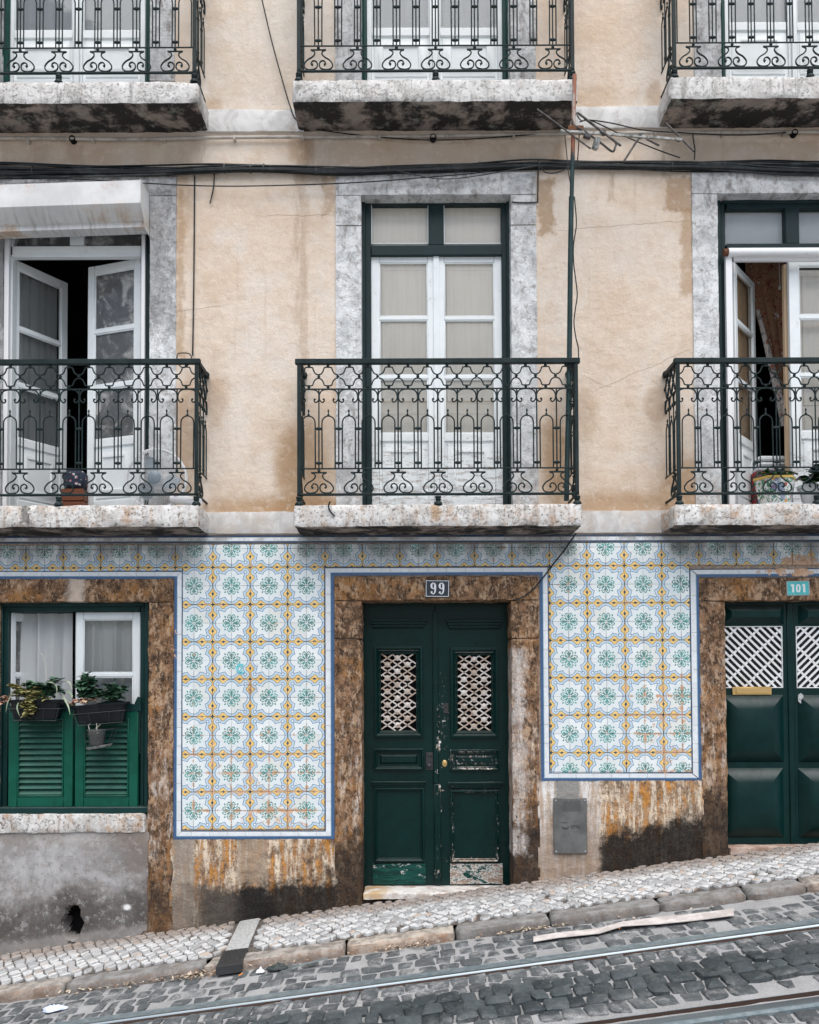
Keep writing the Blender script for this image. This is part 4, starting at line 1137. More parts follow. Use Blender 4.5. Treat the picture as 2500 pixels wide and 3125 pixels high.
def balcony(slab, zt_px, zb_px, postL, postR, n, feet, Zref, scrolls_from=1, seed=1, label=None, right_loops=True):
    """slab: photo x of the left and right front corners. Zref: photo y of the slab's top front edge."""
    cx = (max(0, slab[0]) + min(2500, slab[1])) / 2
    x0, x1 = wx(slab[0], zt_px, YS), wx(slab[1], zt_px, YS); zt, zb = wz(zt_px, cx, YS), wz(zb_px, cx, YS)
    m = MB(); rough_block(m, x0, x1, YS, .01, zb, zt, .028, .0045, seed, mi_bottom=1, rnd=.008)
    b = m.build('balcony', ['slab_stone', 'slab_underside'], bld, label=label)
    pit = PIT
    if postL is None: xr = wx(postR, zt_px - 200, YR); xl = xr - pit * n
    elif postR is None: xl = wx(postL, zt_px - 200, YR); xr = xl + pit * n
    else: xl, xr = wx(postL, zt_px - 200, YR), wx(postR, zt_px - 200, YR); pit = (xr - xl) / n
    sx = pit / PIT
    Z = lambda py: zt + zpx(py)
    def bars(y, r0, name, over=0.0, flat=False):
        for q in (((xl - over, YR, Z(y)), (xr + over, YR, Z(y))), ((xl, YR, Z(y)), (xl, 0, Z(y))), ((xr, YR, Z(y)), (xr, 0, Z(y)))):
            mm = MB()
            if flat:
                if q[0][1] == q[1][1]: mm.box(q[0][0], q[1][0], YR - 8 * sR, YR + 8 * sR, Z(1111), Z(1095), .004)
                else: mm.box(q[0][0] - 8 * sR, q[0][0] + 8 * sR, YR + 8.2 * sR, 0, Z(1110.5), Z(1095.5), .004)
            else: mm.tube(q, r0 * sR, 6 if r0 < 3 else 8)
            mm.build(name, 'iron', b)
    bars(1103, 8, 'handrail', 12 * sR, True); bars(1186, 2.4, 'rail'); bars(1429, 2.4, 'rail'); bars(1508, 4.2, 'bottom_rail', 6 * sR)
    for x in (xl, xr):
        mm = MB(); mm.box(x - 5.5 * sR, x + 5.5 * sR, YR - 5.5 * sR, YR + 5.5 * sR, Z(1506), Z(1110), .0015); mm.build('corner_post', 'iron', b)
        mm = MB(); mm.lathe([(.028, 0), (.03, .012), (.02, .03), (.018, .05)], 10, (x, 0, 0), axis='y'); o = mm.build('wall_socket', 'iron', b, (0, -.052, Z(1103)))
        for y in (1508, 1429): pass
    for k in feet: put('foot', ME_FOOT, b, (xl + pit * k, YR, zt - .002))
    def run(p0, dirv, cnt, scl, rz, sc0, skip_ends=True):
        for k in range(cnt + 1):
            q = (p0[0] + dirv[0] * k, p0[1] + dirv[1] * k, zt)
            if 0 < k < cnt:
                o = put('baluster', ME_BAL, b, q, (0, 0, rz)); o.scale = (scl, 1, 1)
                if k % 2 == sc0: o = put('lyre_scroll', ME_LYRE, b, q, (0, 0, rz)); o.scale = (scl, 1, 1)
            if k < cnt:
                c = (p0[0] + dirv[0] * (k + .5), p0[1] + dirv[1] * (k + .5), zt)
                for nm, me in (('hoop', ME_HOOP), ('c_scroll', ME_C), ('wave_ornament', ME_WAVE)):
                    o = put(nm, me, b, c, (0, random.uniform(-.008, .008), rz)); o.scale = (scl, 1, 1)
    run((xl, YR), (pit, 0), n, sx, 0, scrolls_from)
    ns = 3; ps = -YR / ns
    for x in (xl, xr): run((x, YR), (0, ps), ns, ps / PIT, R(90), 1)
    return b, xl, xr, zt
BAL = {}
BAL['mC'] = balcony((896, 1779), 1538, 1608, 913, 1760, 14, (0, 7, 14), 1538, 1, 2, 'middle balcony with peeling white window behind it')
BAL['mL'] = balcony((-165, 606), 1540, 1611, None, 600, 12, (0, 5, 12), 1540, 1, 3, 'left balcony of the lower floor, standing fan on it')
BAL['mR'] = balcony((2057, 2830), 1536, 1605, 2071, None, 12, (0, 7, 12), 1536, 1, 4, 'right balcony of the lower floor with flower pots')
BAL['uC'] = balcony((891, 1764), 239, 310, 912, 1746, 14, (0, 7, 14), 239, 1, 5, 'middle balcony of the upper floor')
BAL['uL'] = balcony((-165, 606), 246, 316, None, 594, 12, (0, 5, 12), 246, 1, 6, 'left balcony of the upper floor')
BAL['uR'] = balcony((2046, 2820), 230, 301, 2056, None, 12, (0, 7, 12), 230, 1, 7, 'right balcony of the upper floor')
# ------------------------------------------------------------------ windows
def leaf(win, hx, hy, z0, h, w, ang, side, panes, sw=.075, paint='white_paint', glass='glass', t=.042, panel=True, name='leaf'):
    m = MB(); zs = sorted(panes); X = lambda a: a * side
    m.box(X(0), X(sw), 0, t, 0, h, .004); m.box(X(w - sw), X(w), 0, t, 0, h, .004)
    edges = [0] + [v for p in zs for v in p] + [h]
    for i in range(0, len(edges), 2):
        if edges[i + 1] - edges[i] > .004:
            if i == 0 and panel:
                zb = edges[1]
                m.box(X(sw), X(w - sw), .001, t, 0, .10, .003); m.box(X(sw), X(w - sw), .001, t, zb - .06, zb, .003)
                a, b = sorted((X(sw), X(w - sw)))
                moulded(m, a, b, .10, zb - .06, [(0, .012), (.018, .016), (.022, .006), (.045, .006), (.055, .0), (.085, -.002), (.09, .008)])
                zz0 = .10
            else: m.box(X(sw), X(w - sw), .002, t - .004, edges[i], edges[i + 1], .004)
    o = m.build(name, paint, win, (hx, hy, z0), (0, 0, ang))
    for a, b in zs:
        m = MB(); xa_, xb_ = sorted((X(sw - .004), X(w - sw + .004))); m.quad((xa_, .019, a - .004), (xb_, .019, a - .004), (xb_, .019, b + .004), (xa_, .019, b + .004))
        m.build('pane', glass, win, (hx, hy, z0), (0, 0, ang))
        m = MB(); frame_rect(m, min(X(sw), X(w - sw)), max(X(sw), X(w - sw)), a, b, .009, .006, .018, .003)
        m.build('glazing_bead', paint, win, (hx, hy, z0), (0, 0, ang))
    return o
def curtain(parent, x0, x1, z0, z1, Y, matn, amp=.018, waves=7, seed=0, name='curtain', poly=None):
    m = MB(); nx_, nz_ = max(24, waves * 8), 14; vs = []; fs = []
    for j in range(nz_ + 1):
        t = j / nz_; z = z0 + (z1 - z0) * t; a, b = (x0, x1) if poly is None else poly(t)
        for i in range(nx_ + 1):
            u = i / nx_
            y = Y + amp * math.sin(u * waves * 2 * math.pi + seed + .8 * math.sin(t * 2 + u * 9)) * (.55 + .45 * math.sin(u * 17 + seed)) * (1.15 - .5 * t)
            vs.append((a + (b - a) * u, y, z))
    for j in range(nz_):
        for i in range(nx_):
            a = j * (nx_ + 1) + i; fs.append((a, a + 1, a + nx_ + 2, a + nx_ + 1))
    m.add(vs, fs, 0, True); return m.build(name, matn, parent)
def shutter_board(parent, x0, x1, z0, z1, Y, matn='inner_shutter'):
    m = MB(); m.box(x0, x1, Y, Y + .02, z0, z1, .003)
    hgt = (z1 - z0)
    for a, b in ((.03, .36), (.39, .97)):
        moulded(m, x0 + .05, x1 - .05, z0 + hgt * a + .02, z0 + hgt * b, [(0, Y), (.006, Y - .008), (.018, Y - .006), (.024, Y - .001), (.05, Y - .001), (.06, Y - .006)])
    m.build('inner_shutter', matn, parent)

YF = .085
def frame_bars(m, bars, Y0, Y1, b=.004):
    for x0, y0, x1, y1 in bars:
        q = rect(x0, y0, x1, y1, Y0); m.box(q[0], q[1], Y0, Y1, q[2], q[3], b)
def french(key, fx0, fx1, ftop, mull, tr, green, leafx, panes_px, sw, paint, board, label, curt=None):
    """closed french window. tr = (top, bottom) of the transom bar in pixels"""
    x0, x1, z0, z1 = OW[key]
    m = MB()
    yb = OP[key][3]
    frame_bars(m, [(OP[key][0], OP[key][1], fx0[0], yb), (fx1[1], OP[key][1], OP[key][2], yb), (fx0[0], OP[key][1], fx1[1], ftop)], YF, .2)
    frame_bars(m, [(fx0[0], ftop, fx0[1], yb), (fx1[0], ftop, fx1[1], yb), (fx0[1], ftop, fx1[0], ftop + 10)], YF + .022, .2)
    frame_bars(m, [(mull[0], ftop + 10, mull[1], tr[0])], YF + .03, .2)
    frame_bars(m, [(fx0[1], tr[0], fx1[0], tr[1])], YF + .012, .2)
    win = m.build('window', green, bld, label=label)
    for a, b in ((fx0[1], mull[0]), (mull[1], fx1[0])):
        q = rect(a, ftop + 10, b, tr[0], YF + .06)
        mm = MB(); mm.quad((q[0] - .004, YF + .061, q[2] - .004), (q[1] + .004, YF + .061, q[2] - .004), (q[1] + .004, YF + .061, q[3] + .004), (q[0] - .004, YF + .061, q[3] + .004)); mm.build('pane', 'glass', win)
        mm = MB(); frame_rect(mm, q[0], q[1], q[2], q[3], .008, YF + .045, YF + .06, .002); mm.build('glazing_bead', 'white_paint', win)
    YL = YF + .045
    for (lx0, lx1), sd in ((leafx[0], 1), (leafx[1], -1)):
        xa, xb = wx(lx0, tr[1] + 200, YL), wx(lx1, tr[1] + 200, YL); zt = wz(tr[1] + 1, (lx0 + lx1) / 2, YL); zb = OW[key][2] + .01
        pz = [(wz(b, (lx0 + lx1) / 2, YL) - zb, wz(a, (lx0 + lx1) / 2, YL) - zb) for a, b in panes_px]
        leaf(win, xa if sd == 1 else xb, YL, zb, zt - zb, xb - xa - .001, 0, sd, pz, sw, paint)
        if board: shutter_board(win, xa + .03, xb - .01, zb + .1, zt - .03, YL + .031)
        elif curt: curtain(win, xa + .02, xb, zb + .1, zt, YL + .055, curt, .014, 5, xa)
    a, b = wx(leafx[0][1] - 9, tr[1], YL), wx(leafx[1][0] + 9, tr[1], YL)
    mm = MB(); mm.box(a, b, YL - .014, YL - .0005, OW[key][2] + .01, wz(tr[1] + 2, leafx[0][1], YL), .005); mm.build('meeting_strip', paint, win)
    if board:
        q = rect(fx0[1], ftop, fx1[0], tr[0] - 18, .26); mm = MB(); mm.box(x0, x1, YF + .085, YF + .095, q[2] - .2, q[3] + .1); mm.build('inner_or_stand_in_panel', 'inner_shutter', win)
    return win
french('mC', (1116, 1133), (1533, 1549), 612, (1308, 1354), (747, 778), 'frame_green', ((1133, 1331), (1331, 1534)), [(800, 965), (976, 1145), (1156, 1322)], .062,
       'white_paint_peeling', True, 'closed french window with peeling white leaves behind the middle balcony')
for k, dx, dy in (('uC', 0, 0),):
    french('uC', (1108, 1118), (1531, 1543), -690, (1303, 1347), (-560, -530), 'frame_green_bright', ((1118, 1325), (1325, 1531)), [(-505, -230), (-220, 85)], .04, 'white_paint', False,
           'white french window on the upper floor, middle', 'net_curtain')
french('uL', (10, 31), (446, 453), -690, (218, 262), (-560, -530), 'frame_green_bright', ((31, 240), (240, 446)), [(-505, -230), (-220, 92)], .04, 'white_paint', False,
       'white french window on the upper floor, left', 'net_curtain')
french('uR', (2199, 2206), (2630, 2642), -700, (2400, 2446), (-570, -540), 'frame_green_bright', ((2206, 2412), (2412, 2630)), [(-515, -240), (-230, 68)], .036, 'white_paint', False,
       'white french window on the upper floor, right', 'net_curtain')

# left window of the lower floor: leaves open inwards, rolled blind housing above
x0, x1, z0, z1 = OW['mL']
m = MB()
frame_bars(m, [(-2, 600, 9, 1552), (441, 600, 457, 1552), (9, 600, 441, 640)], YF, .22)
win = m.build('window', 'frame_green', bld, label='left french window with both white leaves open inwards')
m = MB(); frame_bars(m, [(29, 750, 431, 780)], .10, .16); frame_bars(m, [(29, 776, 431, 783)], .092, .15); m.build('transom_bar', 'white_paint', win)
m = MB(); frame_bars(m, [(213, 640, 256, 749)], .11, .17); m.build('mullion', 'white_paint', win)
for a, b in ((10, 24), (430, 441)):
    m = MB(); frame_bars(m, [(a, 690, b, 1552)], .055, .085, .002); m.build('blind_guide', 'white_metal', win)
m = MB(); frame_bars(m, [(25, 640, 36, 1552)], .10, .18); m.build('frame_lining', 'white_paint', win)
for a, b in ((36, 213), (256, 441)):
    q = rect(a, 640, b, 750, .14); mm = MB(); mm.quad((q[0], .141, q[2]), (q[1], .141, q[2]), (q[1], .141, q[3]), (q[0], .141, q[3])); mm.build('pane', 'dusty_glass', win)
zb = z0 + .012; zt = wz(787, 40, .16); pz = [(wz(b, 430, .16) - zb, wz(a, 430, .16) - zb) for a, b in ((812, 985), (998, 1158), (1172, 1328))]
hxl = wx(38, 900, .16); leaf(win, hxl, .16, zb, zt - zb, .52, R(60), 1, pz, .062, 'white_paint', 'glass')
hxr = wx(430, 900, .16); leaf(win, hxr, .16, zb, zt - zb, .495, R(-19), -1, pz, .062, 'white_paint', 'dusty_glass')
# grey curtain hanging on the inside of the left leaf
c = MB(); nx_ = 40; vs = []; fs = []
for j in range(2):
    for i in range(nx_ + 1):
        u = i / nx_; vs.append((.05 + .42 * u, .065 + .012 * math.sin(u * 38) + .006 * math.sin(u * 90), (pz[2][0] - .05) if j == 0 else zt - zb - .02))
for i in range(nx_): fs.append((i, i + 1, i + nx_ + 2, i + nx_ + 1))
c.add(vs, fs, 0, True); c.build('curtain', 'grey_curtain', win, (hxl, .16, zb), (0, 0, R(60)))
c = MB(); c.box(-.46, -.03, .075, .085, pz[2][0] - .1, zt - zb - .03); c.build('inner_shutter', 'cable_grey', win, (hxr, .16, zb), (0, 0, R(-19)))
# housing of the rolled blind
Yh = -.235; sh = .030; xr_ = wx(427, 584, Yh); xl_ = wx(-190, 584, Yh)
zA_, zB_, zC_, zD_ = wz(549, 427, Yh), wz(618, 427, Yh), wz(668, 432, -.15), wz(692, 440, -.12)
prof = [(-.01, zA_ + .006), (Yh, zA_), (Yh, zB_), (-.15, zC_), (-.12, zC_ - .004), (-.12, zD_), (-.01, zD_)]
m = MB(); n = len(prof)
nseg = 12; vs = []
for i in range(nseg + 1):
    x = xl_ + (xr_ - xl_) * i / nseg; vs += [(x, y, z + sh * (x - xr_)) for y, z in prof]
fs = [(i * n + k, i * n + (k + 1) % n, (i + 1) * n + (k + 1) % n, (i + 1) * n + k) for i in range(nseg) for k in range(n)] + [tuple(range(n)), tuple(nseg * n + k for k in range(n))[::-1]]
m.add(vs, [f[::-1] for f in fs])
hs = m.build('blind_housing', 'housing_metal', bld, label='rusty white metal housing of a rolled blind')
m = MB(); m.prism([(Yh - .004, zA_ + .004), (Yh - .004, zB_ - .004), (-.15, zC_ - .006), (-.118, zD_ - .012), (0, zD_ - .014), (0, zA_ + .012)], xr_ + .0015, xr_ + .006, ax='x'); m.build('end_cap', 'housing_metal', hs)

# right window of the lower floor
m = MB()
frame_bars(m, [(2195, 592, 2206, 1546), (2640, 592, 2652, 1546), (2206, 592, 2640, 618)], YF, .22)
frame_bars(m, [(2206, 618, 2218, 1546), (2628, 618, 2640, 1546), (2218, 618, 2628, 634), (2398, 634, 2440, 742), (2218, 742, 2628, 762)], YF + .02, .2)
win = m.build('window', 'frame_green', bld, label='right french window with its left leaf open and a flowered curtain')
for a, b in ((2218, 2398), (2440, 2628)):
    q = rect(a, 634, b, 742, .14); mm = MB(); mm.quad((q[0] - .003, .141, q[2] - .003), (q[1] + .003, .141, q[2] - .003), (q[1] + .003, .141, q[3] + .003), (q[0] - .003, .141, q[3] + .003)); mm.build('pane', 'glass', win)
    mm = MB(); mm.box(q[0], q[1], .175, .185, q[2] - .05, q[3] + .05); mm.build('inner_or_stand_in_panel', 'net_curtain', win)  # pale sheet added behind the transom panes in place of a bright sky reflection
q = rect(2222, 750, 2640, 776, .0); m = MB(); m.tube([(q[0] + .012, .035, (q[2] + q[3]) / 2), (q[1], .035, (q[2] + q[3]) / 2)], (q[3] - q[2]) / 2, 14); m.build('rolled_blind', 'white_metal', win)
m = MB(); m.tube([(q[0] - .022, .035, (q[2] + q[3]) / 2), (q[0] + .012, .035, (q[2] + q[3]) / 2)], (q[3] - q[2]) / 2 * .85, 10); m.build('blind_bracket', 'rust', win)
m = MB(); frame_bars(m, [(2240, 777, 2640, 785)], .05, .09, .002); frame_bars(m, [(2240, 786, 2640, 795)], .06, .09, .002); m.build('blind_head_rail', 'white_metal', win)
for a, b in ((2221, 2240), (2625, 2640)):
    m = MB(); frame_bars(m, [(a, 776, b, 1546)], .045, .085, .002); m.build('blind_guide', 'white_metal', win)
zb = OW['mR'][2] + .012; zt = wz(797, 2243, .15); pz = [(wz(b, 2420, .15) - zb, wz(a, 2420, .15) - zb) for a, b in ((815, 963), (976, 1142), (1152, 1318))]
hx_ = wx(2243, 900, .15)
leaf(win, hx_, .15, zb, zt - zb, .50, R(52), 1, pz, .06, 'white_paint', 'glass')
xa, xb = wx(2411, 1000, .13), wx(2628, 1000, .13)
leaf(win, xb, .13, zb, zt - zb, xb - xa, 0, -1, pz, .075, 'white_paint_peeling', 'glass')
shutter_board(win, xa + .09, xb - .01, zb + .1, zt - .03, .24)
m = MB(); m.box(wx(2389, 1000, .24), wx(2411, 1000, .24), .20, .245, zb + .22, zt, .003); m.build('inner_shutter', 'tan_paint', win)
m = MB(); m.box(.03, .46, .05, .075, .2, zt - zb - .03, .003)
moulded(m, .09, .40, .9, zt - zb - .1, [(0, .05), (.006, .042), (.018, .044), (.024, .049)])
m.build('inner_shutter', 'tan_paint', win, (hx_, .15, zb), (0, 0, R(52)))
zc0, zc1 = wz(1290, 2395, .7), wz(790, 2395, .7); X = lambda px: wx(px, 1000, .7)
curtain(win, 0, 0, zc0, zc1, .70, 'floral_cloth', .02, 3, 1, poly=lambda t: (X(2400 - 120 * min(1, t * 1.15)), X(2402)))
curtain(win, 0, 0, wz(1300, 2380, .64), wz(945, 2300, .64), .64, 'pale_floral_cloth', .012, 2, 2, name='curtain_lining', poly=lambda t: (X(2372 - 72 * t), X(2404 - 92 * t)))
m = MB(); m.tube([(wx(2378, 800, .5), .5, wz(800, 2378, .5)), (wx(2380, 850, .5), .5, wz(872, 2380, .5))], .0025, 5); m.lathe([(.004, 0), (.011, .012), (.005, .035)], 8, (wx(2380, 880, .5), .5, wz(884, 2380, .5)))
m.build('pull_cord', 'white_paint', win)

# ground floor window: net curtains, louvred shutters across the lower half
m = MB()
frame_bars(m, [(-8, 1838, 6, 2480), (440, 1838, 453, 2480), (6, 1838, 440, 1851)], .05, .2)
frame_bars(m, [(6, 1851, 24, 2480), (428, 1851, 440, 2480), (24, 1851, 428, 1866)], .075, .2)
win = m.build('window', 'shutter_frame_green', bld, label='ground floor window with net curtain above green louvred shutters')
m = MB(); frame_bars(m, [(-8, 2464, 453, 2484)], -.005, .2, .006); m.build('bottom_board', 'shutter_frame_green', win)
YL = .115; zt = wz(1868, 330, YL); zb = wz(2300, 330, YL)
xa, xb = wx(231, 2000, YL), wx(428, 2000, YL)
pz = [(wz(b, 330, YL) - zb, wz(a, 330, YL) - zb) for a, b in ((1890, 2054), (2066, 2230))]
leaf(win, xb, YL, zb, zt - zb, xb - xa, 0, -1, pz, .055, 'white_paint', 'glass', panel=False)
leaf(win, wx(35, 2000, YL), YL, zb, zt - zb, .34, R(64), 1, pz, .04, 'white_paint', 'dusty_glass', panel=False)
curtain(win, wx(62, 2000, .3), wx(232, 2000, .3), zb, zt, .225, 'net_curtain', .042, 4, 1)
curtain(win, wx(236, 2000, .26), wx(425, 2000, .26), zb, zt, .205, 'net_curtain', .036, 5, 2)
YS2 = .03
for a, b in ((25, 222), (228, 421)):
    q = rect(a, 2163, b, 2463, YS2); st = 28 / SC
    m = MB(); frame_rect(m, q[0], q[1], q[2], q[3], st, YS2, YS2 + .04, .004, wt=.07, wb=.075)
    frame_rect(m, q[0] + st, q[1] - st, q[2] + .075, q[3] - .07, .012, YS2 - .005, YS2 + .01, .003)
    sh_ = m.build('shutter', 'shutter_green', win)
    zz0, zz1 = q[2] + .09, q[3] - .085; ns = 13
    ms = MB(); Lh = (q[1] - q[0] - 2 * st) / 2 - .003
    ms.box(-Lh, Lh, -.003, .003, -.027, .027, .0025); me = ms.mesh('slat', 'shutter_green')
    for i in range(ns):
        put('slat', me, win, ((q[0] + q[1]) / 2, YS2 + .017, zz0 + (zz1 - zz0) * (i + .5) / ns), (R(-42 + random.uniform(-3, 3)), 0, 0))
    m = MB(); m.box(q[0] + st, q[1] - st, YS2 + .046, YS2 + .05, q[2] + .02, q[3] - .02); m.build('shutter_backing', 'shutter_frame_green', win)
pts = []
for i in range(41):
    px = 25 + 405 * i / 40; py = 2146 + 10 * math.sin(i / 40 * 13 + .6) - (26 if px > 418 else 0)
    v = P(px, py, YS2 - .004); pts.append((v.x, v.z))
lo = P(430, 2170, YS2 - .004); lo2 = P(25, 2170, YS2 - .004)
m = MB(); m.prism(([(lo2.x, lo2.z), (lo.x, lo.z)] + pts[::-1]), YS2 - .006, YS2 + .012); m.build('wavy_board', 'shutter_frame_green', win)

# ------------------------------------------------------------------ door 99
YD = .215
def PR(x0, y0, x1, y1, Y=YD): return rect(x0, y0, x1, y1, Y)
q = PR(1100, 1828, 1568, 2702, YD + .05)
m = MB(); m.box(q[0], q[1], YD + .05, YD + .055, q[2], q[3]); door = m.build('door', 'dark_hole', bld, label='worn dark green double door with number 99 over it')
gr = {0: (1163, 1996, 1270, 2230), 1: (1397, 2000, 1500, 2230)}
for i, (a, b) in enumerate(((1104, 1329), (1331, 1566))):
    q = PR(a, 1828, b, 2702); h = PR(*gr[i])
    m = MB(); sheet(m, q[0], q[1], q[2], q[3], YD, [h], .1, .0008, i)
    m.quad((q[0], YD + .05, q[2]), (q[0], YD, q[2]), (q[0], YD, q[3]), (q[0], YD + .05, q[3])); m.quad((q[1], YD, q[2]), (q[1], YD + .05, q[2]), (q[1], YD + .05, q[3]), (q[1], YD, q[3]))
    for (xa, xb, za, zb_) in ((h[0], h[0], h[2], h[3]), (h[1], h[1], h[2], h[3])): m.quad((xa, YD, za), (xb, YD + .05, za), (xb, YD + .05, zb_), (xa, YD, zb_))
    for z in (h[2], h[3]): m.quad((h[0], YD, z), (h[1], YD, z), (h[1], YD + .05, z), (h[0], YD + .05, z))
    m.build('leaf', 'door_green', door)
    # mouldings
    o = {0: (1142, 1972, 1291, 2250), 1: (1374, 1976, 1521, 2252)}[i]; qo = PR(*o); ins = h[0] - qo[0]
    m = MB(); rings = [(0, 0), (.003, -.026), (.015, -.030), (.026, -.016), (.032, -.020), (.042, .004), (.046, .010)]
    sc = ins / .046
    vs = []
    for s_, y in rings:
        s_ *= sc; vs += [(qo[0] + s_, YD + y, qo[2] + s_), (qo[1] - s_, YD + y, qo[2] + s_), (qo[1] - s_, YD + y, qo[3] - s_), (qo[0] + s_, YD + y, qo[3] - s_)]
    m.add(vs, [(r * 4 + k, r * 4 + (k + 1) % 4, (r + 1) * 4 + (k + 1) % 4, (r + 1) * 4 + k) for r in range(len(rings) - 1) for k in range(4)])
    m.build('grille_moulding', 'door_green', door)
    for (x0, y0, x1, y1), raised in (({0: (1141, 2284, 1293, 2350), 1: (1374, 2287, 1524, 2352)}[i], True), ({0: (1142, 2403, 1295, 2630), 1: (1375, 2410, 1525, 2632)}[i], False)):
        qq = PR(x0, y0, x1, y1); Y = YD
        pr = [(0, Y), (.003, Y - .024), (.012, Y - .028), (.021, Y - .012), (.027, Y - .013), (.033, Y + .012)]
        pr += [(.036, Y + .012), (.060, Y - .012)] if raised else [(.036, Y + .012)]
        m = MB(); moulded(m, *qq, pr); m.build('panel', 'door_green', door)
    for x0, y0, x1, y1 in ({0: (1130, 1890, 1301, 1918), 1: (1362, 1892, 1533, 1921)}[i], {0: (1134, 2384, 1300, 2405), 1: (1367, 2386, 1535, 2408)}[i]):
        qq = PR(x0, y0, x1, y1); m = MB(); hh = qq[3] - qq[2]
        for k, (f0, f1, ex, dy) in enumerate(((.72, 1, 0, .034), (.42, .72, .008, .026), (.12, .42, .016, .018), (0, .12, .022, .010))):
            m.box(qq[0] + ex, qq[1] - ex, YD - dy, YD + .002, qq[2] + hh * f0, qq[2] + hh * f1, .003)
        m.build('ledge_moulding', 'door_green', door)
    kb = {0: (1137, 2634, 1300, 2699), 1: (1373, 2634, 1535, 2698)}[i]; qq = PR(*kb); m = MB(); rough_block(m, qq[0], qq[1], YD - .016, YD + .002, qq[2], qq[3], .03, .0012, i, rnd=.003); m.build('kick_board', 'kick_wood', door)
    # cast grille
    m = MB(); yl = YD + .012; pu, pv = 61.0, 41.0; x0, y0, x1, y1 = gr[i]
    ph = x0 + (50 if i == 0 else 50); pvv = y0 + (12 if i == 0 else 12)
    def clip(xs, ys, xe, ye):
        t0, t1 = 0., 1.; dx, dy = xe - xs, ye - ys
        for p_, q_ in ((-dx, xs - x0), (dx, x1 - xs), (-dy, ys - y0), (dy, y1 - ys)):
            if p_ == 0:
                if q_ < 0: return None
            else:
                r_ = q_ / p_
                if p_ < 0: t0 = max(t0, r_)
                else: t1 = min(t1, r_)
        return None if t0 >= t1 else (xs + t0 * dx, ys + t0 * dy, xs + t1 * dx, ys + t1 * dy)
    for s_ in (1, -1):
        for k in range(-9, 12):
            yy = pvv + pv * .5 + k * pv
            c = clip(ph - 300, yy - s_ * 300 * pv / pu, ph + 300, yy + s_ * 300 * pv / pu)
            if c and abs(c[2] - c[0]) > 3: m.tube([P(c[0], c[1], yl), P(c[2], c[3], yl)], 2.9 / SC, 4)
    for a in range(-3, 4):
        for b in range(-2, 14):
            cx = ph + a * pu / 2; cy = pvv + b * pv / 2
            if (a + b) % 2 or not (x0 + 2 < cx < x1 - 2 and y0 + 4 < cy < y1 - 4): continue
            v = P(cx, cy, yl)
            m.lathe([(.2 / SC, -.006), (6.5 / SC, -.005), (9.5 / SC, .001), (9.5 / SC, .005)], 8, (v.x, v.y, v.z), axis='y')
            for sx in (-1, 1):
                for sy in (-1, 1):
                    c = clip(cx, cy, cx + sx * pu * .26, cy + sy * pv * .26)
                    if c: m.tube([P(c[0], c[1], yl + .003), P(c[2], c[3], yl + .003)], 3.0 / SC, 4)
    m.build('grille', 'lattice_paint', door)
m = MB(); q = PR(1321, 1866, 1338, 2392); m.box(q[0], q[1], YD - .016, YD + .002, q[2], q[3], .005); q = PR(1326, 2392, 1346, 2700); m.box(q[0], q[1], YD - .02, YD + .002, q[2], q[3], .006); m.build('meeting_strip', 'door_green', door)
q = PR(1300, 2296, 1322, 2350); m = MB(); m.box(q[0], q[1], YD - .006, YD, q[2], q[3], .002); v = P(1310, 2337, YD); m.lathe([(.018, 0), (.016, -.012), (.006, -.018)], 12, (v.x, YD - .006, v.z), axis='y'); m.box(q[0] + .01, q[1] - .01, YD - .014, YD, q[3] - .028, q[3] - .012, .003)
m.build('door_knob', 'dark_metal', door)
v = P(1357, 2330, YD); m = MB(); m.lathe([(.0195, 0), (.0195, -.006), (.012, -.01), (.003, -.011)], 16, (0, 0, 0), axis='y'); o = m.build('cylinder_lock', 'brass', door, (v.x, YD, v.z)); o.scale = (1, 1, 1.35)
q = PR(1353, 2146, 1369, 2177); m = MB(); m.box(q[0], q[1], YD - .005, YD, q[2], q[3], .002); m.lathe([(.006, 0), (.006, -.01), (.002, -.013)], 10, (P(1361, 2156, YD).x, YD - .004, P(1361, 2156, YD).z), axis='y'); m.build('lock_plate', 'dark_metal', door)
q = PR(1558, 1973, 1568, 2115, .17); m = MB(); m.box(q[0], q[1] + .004, .165, .2, q[2], q[3], .003); m.build('hinge_cover', 'white_metal', door)
# threshold
xa, xb = OW['gD'][0], OW['gD'][1]; zt = wz(2703, 1330, YD); m = MB(); rough_block(m, xa + .002, xb - .002, -.035, .30, zt - .05, zt, .03, .003, 3, rnd=.006); m.build('threshold', 'threshold_marble', bld)
m = MB(); rough_block(m, xa - .0, xb + .0, -.012, .30, zt - .4, zt - .052, .05, .004, 4); m.build('threshold_base', 'plinth_render', bld)

